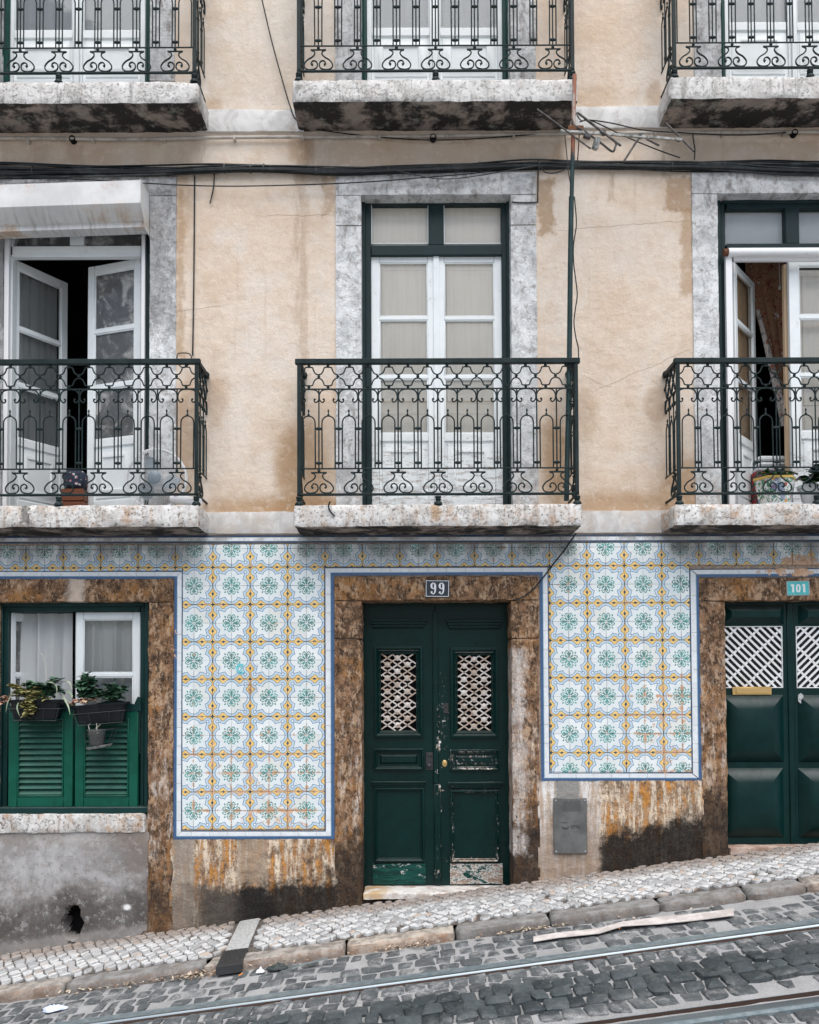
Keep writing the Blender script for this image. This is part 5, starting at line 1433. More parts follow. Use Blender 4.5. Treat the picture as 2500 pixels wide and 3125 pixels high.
# ------------------------------------------------------------------ door 101
YE = .10
def PE(x0, y0, x1, y1, Y=YE): return rect(x0, y0, x1, y1, Y)
q = PE(2205, 1828, 2690, 2578, YE + .03)
m = MB(); sheet(m, q[0], q[1], q[2], q[3], YE + .03, (), .3); door = m.build('door', 'mesh_screen', bld, label='dark green double door with white diagonal lattice under number 101')
for i, (a, b) in enumerate(((2205, 2410), (2411, 2690))):
    q = PE(a, 1828, b, 2576); g0, g1 = ((2205, 2389), (2430, 2640))[i]; h = PE(g0, 1911, g1, 2100)
    m = MB(); sheet(m, q[0], q[1], q[2], q[3], YE, [h], .1, .0008, i)
    for z in (h[2], h[3]): m.quad((h[0], YE, z), (h[1], YE, z), (h[1], YE + .03, z), (h[0], YE + .03, z))
    for x in (h[0], h[1]): m.quad((x, YE, h[2]), (x, YE + .03, h[2]), (x, YE + .03, h[3]), (x, YE, h[3]))
    m.build('leaf', 'door_green_clean', door)
    px0, px1 = ((2205, 2392), (2436, 2640))[i]
    for y0, y1, r in ((1846, 1905, .05), (2121, 2326, .105), (2344, 2556, .105)):
        qq = PE(px0, y0, px1, y1); m = MB(); moulded(m, *qq, [(0, YE), (.003, YE - .004), (min(r, (qq[3] - qq[2]) * .42), YE - .06)]); m.build('panel', 'door_green_clean', door)
    m = MB(); fq = PE(g0, 1911, g1, 2100); frame_rect(m, fq[0], fq[1], fq[2], fq[3], .007, YE - .004, YE + .02, .002); m.build('lattice_frame', 'lattice_white', door)
    x0, x1, y0, y1 = g0, g1, 1913, 2098
    def clip(xs, ys, xe, ye):
        t0, t1 = 0., 1.; dx, dy = xe - xs, ye - ys
        for p_, q_ in ((-dx, xs - x0), (dx, x1 - xs), (-dy, ys - y0), (dy, y1 - ys)):
            r_ = q_ / p_
            if p_ < 0: t0 = max(t0, r_)
            else: t1 = min(t1, r_)
        return None if t0 >= t1 else (xs + t0 * dx, ys + t0 * dy, xs + t1 * dx, ys + t1 * dy)
    sgn = 1 if i == 0 else -1
    for k in range(-24, 26):
        yy = 2005 + k * 22.5
        for s_, step, yo in ((sgn, 1, -.0035), (-sgn, 3, .004)):
            if k % step: continue
            xm = (g0 + g1) / 2; c = clip(xm - 400, yy - s_ * 400 * .98, xm + 400, yy + s_ * 400 * .98)
            if not c or abs(c[2] - c[0]) < 9: continue
            pa, pb = P(c[0], c[1], YE + .008 + yo), P(c[2], c[3], YE + .008 + yo); d = pb - pa; L = d.length; an = math.atan2(d.z, d.x)
            mm = MB(); mm.box(-L / 2, L / 2, -.003, .003, -.0085, .0085, .001); mm.build('slat', 'lattice_white', door, tuple((pa + pb) / 2), (0, -an, 0))
m = MB(); q = PE(2398, 1840, 2432, 2576); m.box(q[0] + .02, q[1] - .02, YE - .012, YE + .002, q[2], q[3], .005); m.build('meeting_strip', 'door_green_clean', door)
q = PE(2234, 2096, 2354, 2121); m = MB(); m.box(q[0], q[1], YE - .012, YE, q[2], q[3], .003); lb = m.build('letterbox', 'brass', door)
m = MB(); m.box(q[0] + .026, q[1] - .026, YE - .017, YE - .012, q[2] + .008, q[3] - .006, .003); m.build('letterbox_flap', 'brass', door)
v = P(2442, 2131, YE); m = MB()
m.prism([(v.x + a * .0215, v.z + b * .04) for a, b in ((-.9, -.6), (0, -1), (.9, -.6), (.95, 0), (.9, .6), (0, 1), (-.9, .6), (-.95, 0))], YE - .014, YE - .003); m.lathe([(.010, 0), (.009, -.008)], 12, (v.x, YE - .014, v.z), axis='y'); m.build('cylinder_lock', 'chrome', door)
xa, xb = OW['gE'][0], OW['gE'][1]; zt = wz(2577, 2400, YE); m = MB(); rough_block(m, xa + .002, xb, -.04, .2, zt - .055, zt, .03, .003, 8, rnd=.006); m.build('threshold', 'threshold_brown', bld)
m = MB(); rough_block(m, xa, xb, -.015, .2, zt - .5, zt - .057, .05, .004, 4); m.build('threshold_base', 'plinth_render', bld)
# ------------------------------------------------------------------ ground
ZR = -.045                       # road surface below the pavement
ki = Pg(1250, 2838).y; ko = Pg(1250, 2863).y      # inner and outer edge of the kerb
print('kerb', ki, ko)
def gz(x, y, h=0.0): return G(x) + h
def ground_sheet(mb, x0, x1, y0, y1, h, seg, amp, f, seed, mi=0):
    nx_, ny_ = int((x1 - x0) / seg), max(1, int((y1 - y0) / seg)); vs = []; fs = []
    for i in range(nx_ + 1):
        for j in range(ny_ + 1):
            x = x0 + (x1 - x0) * i / nx_; y = y0 + (y1 - y0) * j / ny_
            vs.append((x, y, gz(x, y, h) + amp * (nz((x, y, 0), f, seed) + .5 * nz((x, y, 0), f * 2.7, seed + 2))))
    for i in range(nx_):
        for j in range(ny_):
            a = i * (ny_ + 1) + j; fs.append((a, a + ny_ + 1, a + ny_ + 2, a + 1))
    mb.add(vs, fs, mi, True)
GX0, GX1 = -4.6, 4.8
m = MB(); ground_sheet(m, GX0, GX1, ki, .02, -.010, .06, .004, 5, 1)
# plain continuation up and down the hill
pav = m.build('pavement', 'paving_joint', kind='structure')
m = MB(); ground_sheet(m, GX0, GX1, -4.2, ko + .03, ZR - .016, .04, .006, 6, 2)
road = m.build('road', 'sandy_joint', kind='structure')
m = MB()
m.quad((-60, -60, gz(-60, 0, -.16)), (60, -60, gz(60, 0, -.16)), (60, 30, gz(60, 0, -.16)), (-60, 30, gz(-60, 0, -.16)))
m.build('ground', 'sandy_joint', kind='structure')

def stone_mesh(poly, h, dome, inset, base=.02, tilt=(0, 0), rough=0.0):
    """poly: plan outline (counter-clockwise) round the origin -> pillow topped sett"""
    n = len(poly); m = MB()
    A = [(x, y, -base) for x, y in poly]; B = [(x, y, h * .45) for x, y in poly]; C = [(x * (1 - inset), y * (1 - inset), h) for x, y in poly]
    E = [(x * .5, y * .5, h + dome) for x, y in poly]
    vs = A + B + C + E + [(0, 0, h + dome * 1.15)]
    if rough: vs = [(x + random.uniform(-rough, rough), y + random.uniform(-rough, rough), z + (random.uniform(-rough, rough) * .5 if z > 0 else 0) + (x * tilt[0] + y * tilt[1] if z > 0 else 0)) for x, y, z in vs]
    fs = []
    for r in range(3): fs += [(r * n + k, r * n + (k + 1) % n, (r + 1) * n + (k + 1) % n, (r + 1) * n + k) for k in range(n)]
    fs += [(3 * n + k, 3 * n + (k + 1) % n, 4 * n) for k in range(n)]
    m.add(vs, fs, 0, True); return m
def roundpoly(q, r=.25, k=2):
    """quad corners -> polygon with cut corners"""
    o = []
    for i in range(4):
        p, a, b = Vector(q[i]), Vector(q[i - 1]), Vector(q[(i + 1) % 4])
        rr = r * random.uniform(.5, 1.3)
        o.append(p + (a - p) * rr)
        if k > 1: o.append(p + (a - p) * rr * .3 + (b - p) * rr * .3)
        o.append(p + (b - p) * rr)
    return [tuple(v) for v in o]
def lay(stones, name, matn, parent, keep, slope=True):
    """stones: list of (cx, cy, mesh builder, h). The `keep` nearest to the camera in view become objects, the others one part."""
    def vis(s):
        c = Vector((s[0], s[1], gz(s[0], s[1]))) - CAM; d = c.dot(_F); px = PX0 + FPX * c.dot(_R) / d; py = PY0 - FPX * c.dot(_U) / d
        return (-30 < px < 2530 and py < 3170), d
    inv = []; rest = []
    for s in stones:
        ok, d = vis(s); (inv if ok else rest).append((d, s))
    inv.sort(key=lambda t: t[0]); own = inv[:keep]; rest += inv[keep:]
    for d, (cx, cy, mb_, hz_) in own:
        mb2 = MB(); mb2.f, mb2.m, mb2.sm = mb_.f, mb_.m, mb_.sm; mb2.v = [(x, y, z + SLOPE * x) for x, y, z in mb_.v]
        put(name, mb2.mesh(name, matn), parent, (cx, cy, gz(cx, cy, hz_)))
    big = MB()
    for d, (cx, cy, mb_, hz_) in rest:
        o = len(big.v); big.v += [(x + cx, y + cy, z + SLOPE * x + gz(cx, cy, hz_)) for x, y, z in mb_.v]
        big.f += [[i + o for i in f] for f in mb_.f]; big.m += mb_.m; big.sm += mb_.sm
    if rest: big.build(name + '_rest', matn, parent, kind='stuff')
# limestone setts of the pavement, laid in diagonal rows
rng = random.Random(11); stones = []
ca, sa = math.cos(R(38)), math.sin(R(38)); pu, pv = .060, .052; YSC = 1.4
chan = [Pg(735, 2815), Pg(790, 2803), Pg(742, 2930), Pg(668, 2940)]
cu, cl = (chan[0] + chan[1]) / 2, (chan[2] + chan[3]) / 2
def in_channel(x, y, pad=.005):
    t = (y - cu.y) / (cl.y - cu.y); cx = cu.x + (cl.x - cu.x) * t; return abs(x - cx) < .078 + pad
crn = {}
def corner(i, j):
    if (i, j) not in crn: crn[i, j] = (i * pu + rng.uniform(-.011, .011) + .5 * pu * (j % 2) * 0 , j * pv + rng.uniform(-.009, .009))
    return crn[i, j]
for i in range(-105, 105):
    for j in range(-105, 105):
        cxu, cyv = (i + .5) * pu, (j + .5) * pv; x, y = cxu * ca - cyv * sa, (cxu * sa + cyv * ca) * YSC
        if not (GX0 < x < GX1 and ki + .018 < y < -.012) or in_channel(x, y, .03): continue
        if rng.random() < .012: continue
        q = [corner(i, j), corner(i + 1, j), corner(i + 1, j + 1), corner(i, j + 1)]
        q = [(u * ca - v * sa, (u * sa + v * ca) * YSC) for u, v in q]; c = (sum(p[0] for p in q) / 4, sum(p[1] for p in q) / 4)
        q = [((p[0] - c[0]) * .865, (p[1] - c[1]) * .865) for p in q]
        q = [(p[0], min(max(p[1], ki - c[1] + .004), -c[1] - .002)) for p in q]
        poly = []
        for k in range(4):
            p, a, b = Vector(q[k]), Vector(q[k - 1]), Vector(q[(k + 1) % 4]); r_ = rng.uniform(.10, .24)
            poly += [tuple(p + (a - p) * r_), tuple(p + (b - p) * r_)]
        stones.append((c[0], c[1], stone_mesh(poly, .007, .0014, .07), rng.uniform(-.005, .004)))
print('setts', len(stones))
lay(stones, 'paving_sett', 'limestone_sett', pav, 300)
# basalt cobbles of the road
r1 = Pg(1250, 2983, ZR).y; r1b = Pg(1250, 2993, ZR).y
r2 = Pg(2300, 3085, ZR).y
print('rails', r1, r1b, r2)
RAIL1 = (Pg(1250, 2976, ZR).y, Pg(1250, 3003, ZR).y); RAIL2 = (Pg(2300, 3050, ZR).y, Pg(2300, 3098, ZR).y)
print('r', RAIL1, RAIL2)
rng = random.Random(5); cob = []
y = ko - .015
row = 0
while y > -3.9:
    dep = rng.uniform(.108, .150); yc = y - dep / 2
    blocked = any(min(a) - .035 < yc < max(a) + .035 for a in (RAIL1, RAIL2))
    if blocked:
        y -= .012; continue
    x = GX0 + rng.uniform(0, .1)
    while x < GX1:
        wd = rng.uniform(.075, .135)
        mid = abs(yc - (sum(RAIL1) / 2 + sum(RAIL2) / 2) / 2) < .22
        gap = rng.uniform(.011, .023) if not mid else rng.uniform(.002, .009)
        edge = min(abs(yc - (ko - .02)), abs(yc - RAIL1[0]), abs(yc - RAIL1[1]))
        wav = .02 * math.sin(x * 2.1) * 0
        q = [(-wd / 2, -dep / 2), (wd / 2, -dep / 2), (wd / 2, dep / 2), (-wd / 2, dep / 2)]
        sx_, sy_ = (wd - gap) / wd, (dep - gap) / dep
        q = [(a * sx_ + rng.uniform(-.012, .012), b * sy_ + rng.uniform(-.014, .014)) for a, b in q]
        poly = roundpoly(q, .17)
        # between kerb and rail the setts are sunk in sand and grit
        sink = rng.uniform(-.014, -.004) if yc > RAIL1[0] else rng.uniform(-.010, -.001)
        if mid: sink = rng.uniform(-.002, .014)
        if not (yc > RAIL1[0] and rng.random() < .10) and rng.random() > (.0 if mid else .012):
            cob.append((x + wd / 2, yc + rng.uniform(-.006, .006), stone_mesh(poly, .012, rng.uniform(.001, .004) if not mid else rng.uniform(.002, .008), .10 if not mid else .16, .03, tilt=(rng.uniform(-.09, .09), rng.uniform(-.07, .07)) if mid else (rng.uniform(-.03, .03), rng.uniform(-.02, .02)), rough=.004), ZR - .014 + sink))
        x += wd
    y -= dep; row += 1
print('cobbles', len(cob))
lay(cob, 'cobblestone', 'basalt', road, 300)
# kerb
kb = MB(); ks = []
kerbs = [-4.55] + [Pg(px, 2838 + (1250 - px) * .131, 0).x for px in (235, 640, 1060, 1387, 1671, 2000, 2262, 2440)] + [4.0, 4.75]
kerb = None
for i in range(len(kerbs) - 1):
    a, b = kerbs[i] + .006, kerbs[i + 1] - .006
    n_ = int((b - a) // .9) + 1
    for k in range(n_):
        aa, bb = a + (b - a) * k / n_ + (.004 if k else 0), a + (b - a) * (k + 1) / n_
        dz = random.uniform(-.006, .006)
        m = MB(); rough_block(m, aa, bb, ko + random.uniform(-.008, .008), ki + .002, G(0) - .2 + dz, G(0) + .004 + dz, .028, .006, i * 3 + k, shear=SLOPE, rnd=.012)
        if kerb is None:
            kerb = m.build('kerb', 'kerb_stone', kind='structure')
        else: m.build('kerb_stone', 'kerb_stone', kerb)
# drain channel across the pavement with its iron plate
m = MB(); W2 = .075
def chan_pt(t, s_, h): return (cu.x + (cl.x - cu.x) * t + s_ * W2, cu.y + (cl.y - cu.y) * t, gz(cu.x + (cl.x - cu.x) * t + s_ * W2, 0, h))
vs = []; nn = 24
for i in range(nn + 1):
    t = -.05 + .80 * i / nn
    vs += [chan_pt(t, s_, h + .002 * nz((t * 9, s_, 0), 3, 1)) for s_, h in ((-1, -.03), (-1, .002), (-.82, .006), (0, .007), (.82, .006), (1, .002), (1, -.03))]
fs = [(i * 7 + k, i * 7 + k + 1, (i + 1) * 7 + k + 1, (i + 1) * 7 + k) for i in range(nn) for k in range(6)] + [tuple(range(7))[::-1], tuple(nn * 7 + k for k in range(7))]
m.add(vs, [f[::-1] for f in fs], 0, False)
dc = m.build('drain_channel', 'channel_stone', label='pale stone drain channel crossing the pavement below the tile panel', cat='drain')
m = MB(); t0, t1 = .775, 1.10
pl = [chan_pt(t0, -1.06, .012), chan_pt(t0, 1.06, .012), chan_pt(t1, 1.06, .006), chan_pt(t1, -1.06, .006)]
lo_ = [(x, y, z - .05) for x, y, z in pl]
m.add(pl + lo_, [(3, 2, 1, 0), (0, 1, 5, 4), (1, 2, 6, 5), (2, 3, 7, 6), (3, 0, 4, 7)])
for k in range(-6, 7):
    for s_ in (1, -1):
        a = Vector(chan_pt(t0 + .02, k * .3 - s_ * .9, .0135)); b = Vector(chan_pt(t1 - .02, k * .3 + s_ * .9, .0075))
        u0, u1 = 0., 1.
        f0, f1 = k * .3 - s_ * .9, k * .3 + s_ * .9
        for lim, sg in ((-.98, 1), (.98, -1)):
            d0, d1 = sg * (f0 - lim), sg * (f1 - lim)
            if d0 < 0 and d1 < 0: u0 = 1; u1 = 0; break
            if d0 < 0: u0 = max(u0, d0 / (d0 - d1))
            elif d1 < 0: u1 = min(u1, d0 / (d0 - d1))
        if u0 < u1: m.tube([a + (b - a) * u0, a + (b - a) * u1], .0022, 4)
m.build('iron_plate', 'cast_iron', dc)
# tram rails (girder rails: running head, groove, keeper)
def rail(y0, y1, flip, label):
    """profile across y from y0 (far) to y1 (near)"""
    w_ = y0 - y1; zt = ZR + .004
    if not flip: pr = [(0, -.06, 0), (0, 0, 0), (.58, .001, 0), (.60, .003, 1), (.73, .003, 1), (.78, -.006, 1), (.81, -.045, 2), (.97, -.045, 2), (.975, -.012, 2), (1.0, -.012, 0), (1.0, -.06, 0)]
    else: pr = [(0, -.06, 0), (0, -.002, 0), (.04, -.002, 0), (.05, -.040, 2), (.42, -.040, 2), (.43, -.004, 1), (.48, .003, 1), (.85, .003, 1), (.90, 0, 0), (1.0, -.004, 0), (1.0, -.06, 0)]
    vs = []; fs = []; mi = []; ns = 30; n_ = len(pr)
    for i in range(ns + 1):
        x = GX0 + (GX1 - GX0) * i / ns
        for a, h, _ in pr: vs.append((x, y0 - a * w_, gz(x, 0, zt + h)))
    mb_ = MB(); mb_.v = vs
    for i in range(ns):
        for k in range(n_ - 1):
            mb_.f.append([i * n_ + k, i * n_ + k + 1, (i + 1) * n_ + k + 1, (i + 1) * n_ + k]); mb_.m.append(max(pr[k][2], pr[k + 1][2]) if pr[k][2] != 1 or pr[k + 1][2] != 0 else 0); mb_.sm.append(False)
    mb_.build('tram_rail', ['rail_dull', 'rail_bright', 'rail_groove'], label=label, cat='rail')
rail(RAIL1[0], RAIL1[1], False, 'worn steel tram rail running between the kerb and the dark cobbles')
rail(RAIL2[0], RAIL2[1], True, 'steel tram rail at the very bottom edge, nearest the camera')
# ------------------------------------------------------------------ cables, pipe, antenna
def path(pts, Y, n=6):
    """photo polyline -> smooth polyline at depth Y (number or one per point)"""
    ys = Y if isinstance(Y, (list, tuple)) else [Y] * len(pts)
    return smooth([P(px, py, y) for (px, py), y in zip(pts, ys)], n)
rng = random.Random(3)
cb = empty('cable_bundle', 'thick bundle of black cables strung across the facade above the windows', 'cables', tuple(P(1250, 515, -.03)))
mid = [(-260, 512), (0, 518), (200, 522), (450, 520), (640, 516), (800, 513), (1000, 520), (1200, 518), (1400, 512), (1600, 502), (1740, 502), (1900, 504), (2060, 506), (2250, 508), (2400, 512), (2800, 520)]
def spread(x): return 9 + 16 * max(0, min(1, (420 - x) / 420)) + 12 * max(0, min(1, (x - 1950) / 500))
for k in range(14):
    off = -1 + 2 * k / 13; ph = rng.uniform(0, 6); r_ = rng.choice((2.4, 2.8, 3.2, 3.8)); big = k in (9, 10)
    pts = []
    for x, y in mid:
        o = off * spread(x) + 5.5 * math.sin(x * .006 + ph) * (1 if not big else .3) + rng.uniform(-2, 2)
        pts.append((x, y + o))
    m = MB(); m.tube(path(pts, [-.030 - .012 * math.sin(x * .004 + ph) for x, y in pts], 5), (7.5 if big else r_) / SC, 6)
    m.build('cable', 'cable_grey' if k in (2, 6, 11) else 'cable_black', cb, tuple(-cb.location))
for x, y in ((100, 522), (685, 515), (765, 515), (805, 514), (965, 522), (1185, 520), (1465, 508), (1645, 503), (2050, 506), (2210, 508)):
    m = MB(); v = P(x, y, -.032); m.lathe([(15 / SC, -.004), (15.5 / SC, 0), (15 / SC, .004)], 10, (0, 0, 0), caps=False)
    m.v = [(p[2], p[0] * .6, p[1]) for p in m.v]; m.build('cable_tie', 'cable_grey', cb, tuple(v - cb.location))
def wire(name, pts, Y, r, matn, label, cat='cable', group=None):
    m = MB(); m.tube(path(pts, Y, 6), r / SC, 6); return m.build(name, matn, label=label, cat=cat, group=group)
wire('cable', [(785, -60), (800, 0), (828, 120), (862, 245), (886, 325), (906, 366), (960, 392), (1060, 408), (1180, 420), (1300, 427), (1420, 425), (1540, 417), (1640, 409), (1715, 404)], -.035, 2.0, 'cable_black', 'thin black cable dropping from the top edge and curving under the middle slab')
wire('cable', [(594, 535), (593, 700), (591, 900), (588, 1085)], -.012, 2.2, 'cable_black', 'straight black cable hanging down the wall right of the left window')
wire('cable', [(-60, 535), (120, 542), (280, 549), (430, 558), (560, 565), (700, 568), (830, 566), (1000, 561), (1150, 553), (1300, 541), (1420, 531), (1500, 522)], -.055, 2.0, 'cable_black', 'slack thin cable sagging below the bundle over the left half')
wire('cable', [(1200, 518), (1290, 538), (1350, 546), (1430, 540), (1540, 522), (1640, 505)], -.06, 1.8, 'cable_grey', 'short cable loop sagging over the lintel of the middle window')
wire('cable', [(654, 528), (653, 560), (648, 590), (641, 620)], -.02, 2.0, 'cable_black', 'short loose cable end dangling below the bundle')
wire('cable', [(1645, 500), (1662, 524), (1690, 528), (1718, 520), (1735, 510)], -.05, 2.0, 'cable_black', 'short cable sagging between the lintel corner and the mast')
wire('cable', [(1643, 500), (1642, 560), (1641, 612), (1638, 617), (1590, 618), (1562, 616)], -.022, 2.2, 'cable_black', 'black cable down the right edge of the middle stone frame')
wire('cable', [(2114, 400), (2117, 430), (2121, 455), (2120, 486)], -.03, 2.0, 'cable_black', 'short cable from the wall pipe down to the bundle, right of the antenna')
wire('cable', [(1758, 1628), (1722, 1680), (1690, 1720), (1660, 1760), (1630, 1795), (1600, 1820), (1566, 1832)], -.04, 2.2, 'cable_black', 'black cable slanting over the tiles to the right corner of door 99')
wire('cable', [(1753, 600), (1758, 650), (1759, 690), (1751, 745), (1751, 800), (1757, 850), (1762, 900), (1756, 945), (1752, 985), (1758, 1030), (1765, 1060), (1766, 1092)], -.33, 1.8, 'cable_black', 'thin cable wandering down beside the antenna mast')
wire('wire', [(1724, 410), (1729, 460), (1735, 520), (1742, 567)], -.36, 1.5, 'dull_rod', 'thin guy wire left of the antenna mast', 'wire')
wire('wire', [(540, 1095), (543, 1080), (560, 1077), (578, 1080), (584, 1092), (578, 1110), (560, 1122), (545, 1112), (540, 1095)], -.31, 1.7, 'cable_black', 'loop of wire hung on the left balcony handrail', 'wire')
wire('wire', [(1008, 1530), (1003, 1545), (1008, 1560), (1022, 1576)], -.372, 2.4, 'cable_black', 'short bent wire end hanging over the middle slab', 'wire')
cond = empty('conduit', 'grey plastic conduit clipped along the wall under the upper balconies', 'pipe', tuple(P(1250, 416, -.02)))
m = MB(); m.tube(path([(-300, 423), (0, 421), (400, 424), (640, 420), (900, 418), (1250, 416), (1700, 408), (2100, 404), (2520, 402), (2800, 400)], -.03, 8), 5.0 / SC, 8); m.build('pipe', 'conduit', cond, tuple(-cond.location))
for x in (85, 284, 502, 716, 925, 1158, 1365, 1568, 1795, 2000, 2205, 2395):
    y = 423 - (x - 300) * .0095; v = P(x, y + 3, -.03); m = MB(); m.box(-.008, .008, -.02, .03, -.018, .016, .003); m.build('clip', 'conduit', cond, tuple(v - cond.location))
for x, y in ((226, 432), (1322, 427), (2420, 413)):
    v = P(x, y); m = MB(); m.lathe([(.024, 0), (.024, -.045), (.018, -.045), (.018, -.005)], 14, (v.x, 0, v.z), axis='y', caps=False); m.lathe([(.019, -.006), (.018, -.008)], 14, (v.x, 0, v.z), axis='y'); m.build('spout', ['dark_hole'], bld)
# antenna
ant = empty('tv_antenna', 'rusty television antenna on a tall mast rising from the middle balcony', 'antenna', tuple(P(1728, 1528, -.27)))
AL = tuple(-ant.location)
YT = -.40
m = MB(); m.tube([P(1754, 228, YT), P(1750, 400, YT), P(1746, 560, -.385), P(1744, 640, -.37)], 6.2 / SC, 10)
m.build('mast_top', 'mast_paint', ant, AL)
m = MB(); m.tube([P(1744.2, 600, -.372), P(1741, 800, -.34), P(1738, 1095, -.30), P(1729, 1528, -.27)], 7.6 / SC, 10); m.build('mast', 'mast_paint', ant, AL)
m = MB(); a, b = P(1711, 399, YT - .03), P(2082, 426, YT - .09); m.tube([a, b], 4.6 / SC, 4); m.build('boom', 'aluminium', ant, AL)
for (x0, y0, x1, y1, r_) in ((1640, 333, 1802, 453, 2.6), (1784, 361, 1894, 444, 3.4), (2033, 376, 2118, 461, 3.2), (1956, 411, 1903, 494, 3.2), (1974, 424, 2010, 443, 3.0)):
    m = MB(); m.tube([P(x0, y0, YT + .02), P(x1, y1, YT - .16)], r_ / SC, 7); m.build('rod', 'dull_rod', ant, AL)
lp = [(1763, 344), (1785, 360), (1840, 402), (1878, 432), (1877, 450), (1868, 462), (1832, 434), (1790, 404), (1758, 386), (1749, 374), (1750, 356), (1763, 344)]
m = MB(); m.tube(path(lp, [YT + .0 - .012 * i for i in (0, 1, 4, 7, 8, 8, 6, 4, 2, 1, 0, 0)], 5), 3.2 / SC, 7); m.build('dipole', 'dull_rod', ant, AL)
v = P(1820, 438, YT - .08); m = MB(); m.box(-.019, .019, -.02, .02, -.042, .042, .004); m.build('junction_box', 'aluminium', ant, tuple(v - ant.location), (R(10), R(14), R(20)))
v = P(1792, 416, YT - .07); m = MB(); m.box(-.025, .025, -.015, .015, -.014, .014, .003); m.build('balun', 'dark_metal', ant, tuple(v - ant.location), (0, R(8), R(10)))
v = P(1756, 396, YT); m = MB(); m.box(-.055, .055, -.03, .02, -.016, .016, .003); m.build('clamp', 'rust', ant, tuple(v - ant.location))
for x, y in ((1843, 406), (1955, 415), (2072, 424)):
    v = P(x, y, YT - .06); m = MB(); m.box(-.012, .012, -.018, .018, -.014, .014, .003); m.build('bracket', 'dark_metal', ant, tuple(v - ant.location))
for pts in ([(1762, 352), (1775, 368), (1800, 366), (1870, 376), (1960, 396), (2060, 404), (2250, 412), (2400, 404)], [(1770, 372), (1800, 367), (1850, 388), (1886, 406)], [(1915, 419), (1950, 434), (2010, 458), (2075, 481)], [(1768, 410), (1766, 450), (1763, 490)]):
    m = MB(); m.tube(path(pts, [YT + .34 * i / (len(pts) - 1) for i in range(len(pts))], 5), 1.8 / SC, 6); m.build('lead', 'cable_black', ant, AL)

# ------------------------------------------------------------------ signs and flat marks
def ribbon(m, pts, wd, Yf, Yb, mi=0):
    """flat stroke in the facade plane; pts (x,z), wd widths"""
    n = len(pts); L = []; Rr = []
    for i in range(n):
        a, b = Vector(pts[max(0, i - 1)]), Vector(pts[min(n - 1, i + 1)]); t = (b - a); t = t.normalized() if t.length else Vector((1, 0)); nn = Vector((-t.y, t.x))
        w_ = wd[i] if isinstance(wd, (list, tuple)) else wd
        L.append(Vector(pts[i]) + nn * w_ / 2); Rr.append(Vector(pts[i]) - nn * w_ / 2)
    vs = [(p.x, Yf, p.y) for p in L] + [(p.x, Yf, p.y) for p in Rr] + [(p.x, Yb, p.y) for p in L] + [(p.x, Yb, p.y) for p in Rr]
    fs = []
    for i in range(n - 1):
        fs.append((i, n + i, n + i + 1, i + 1)); fs.append((2 * n + i, i, i + 1, 2 * n + i + 1)); fs.append((n + i, 3 * n + i, 3 * n + i + 1, n + i + 1))
    m.add(vs, fs, mi)
q = rect(1298, 1770, 1372, 1823, -.024); W_, H_ = q[1] - q[0], q[3] - q[2]; u = W_ / 74
sg = empty('house_number_sign', 'dark enamel plate with white number 99 over the middle door', 'sign', ((q[0] + q[1]) / 2, -.0245, (q[2] + q[3]) / 2), (0, R(.8), 0))
m = MB(); m.box(-W_ / 2, W_ / 2, -.006, .004, -H_ / 2, H_ / 2, .002); m.build('plate', 'plate_navy', sg)
m = MB(); frame_rect(m, -W_ / 2 + 2 * u, W_ / 2 - 2 * u, -H_ / 2 + 2 * u, H_ / 2 - 2 * u, 1.6 * u, -.0068, -.005, 0); m.build('border', 'enamel_white', sg)
for cx in (-12.5, 12.5):
    m = MB(); el = []; wd = []
    for i in range(29):
        a = R(90 + 360 * i / 28); el.append(((cx + 5.6 * math.cos(a)) * u, (8.2 + 8.8 * math.sin(a)) * u)); wd.append((2.0 + 4.2 * abs(math.cos(a)) ** 1.5) * u)
    ribbon(m, el, wd, -.0072, -.0055)
    tl = smooth([((cx + 5.7) * u, 8 * u, 0), ((cx + 5.9) * u, -2 * u, 0), ((cx + 5.2) * u, -10 * u, 0), ((cx + 1.5) * u, -15.5 * u, 0), ((cx - 3.2) * u, -15.8 * u, 0), ((cx - 6) * u, -12.4 * u, 0)], 5)
    n_ = len(tl); ribbon(m, [(p.x, p.y) for p in tl], [(6.2 - 4.0 * min(1, i / n_ * 1.3)) * u for i in range(n_)], -.00725, -.0055)
    m.lathe([(.2 * u, -.0074), (3.0 * u, -.0074), (3.0 * u, -.0055)], 12, ((cx - 5.0) * u, 0, -11.4 * u), axis='y', caps=False)
    m.build('numeral', 'enamel_white', sg)
q = rect(2400, 1773, 2471, 1818, -.024); W_, H_ = q[1] - q[0], q[3] - q[2]; u = W_ / 71
sg = empty('house_number_sign', 'turquoise plate with pale number 101 over the right door', 'sign', ((q[0] + q[1]) / 2, -.0245, (q[2] + q[3]) / 2), (0, R(-.6), 0))
m = MB(); m.box(-W_ / 2, W_ / 2, -.005, .004, -H_ / 2, H_ / 2, .003); m.build('plate_back', 'plate_rim', sg)
m = MB(); m.box(-W_ / 2 + 3 * u, W_ / 2 - 3.5 * u, -.0062, -.004, -H_ / 2 + 2.5 * u, H_ / 2 - 2 * u, .001); m.build('plate', 'plate_turquoise', sg)
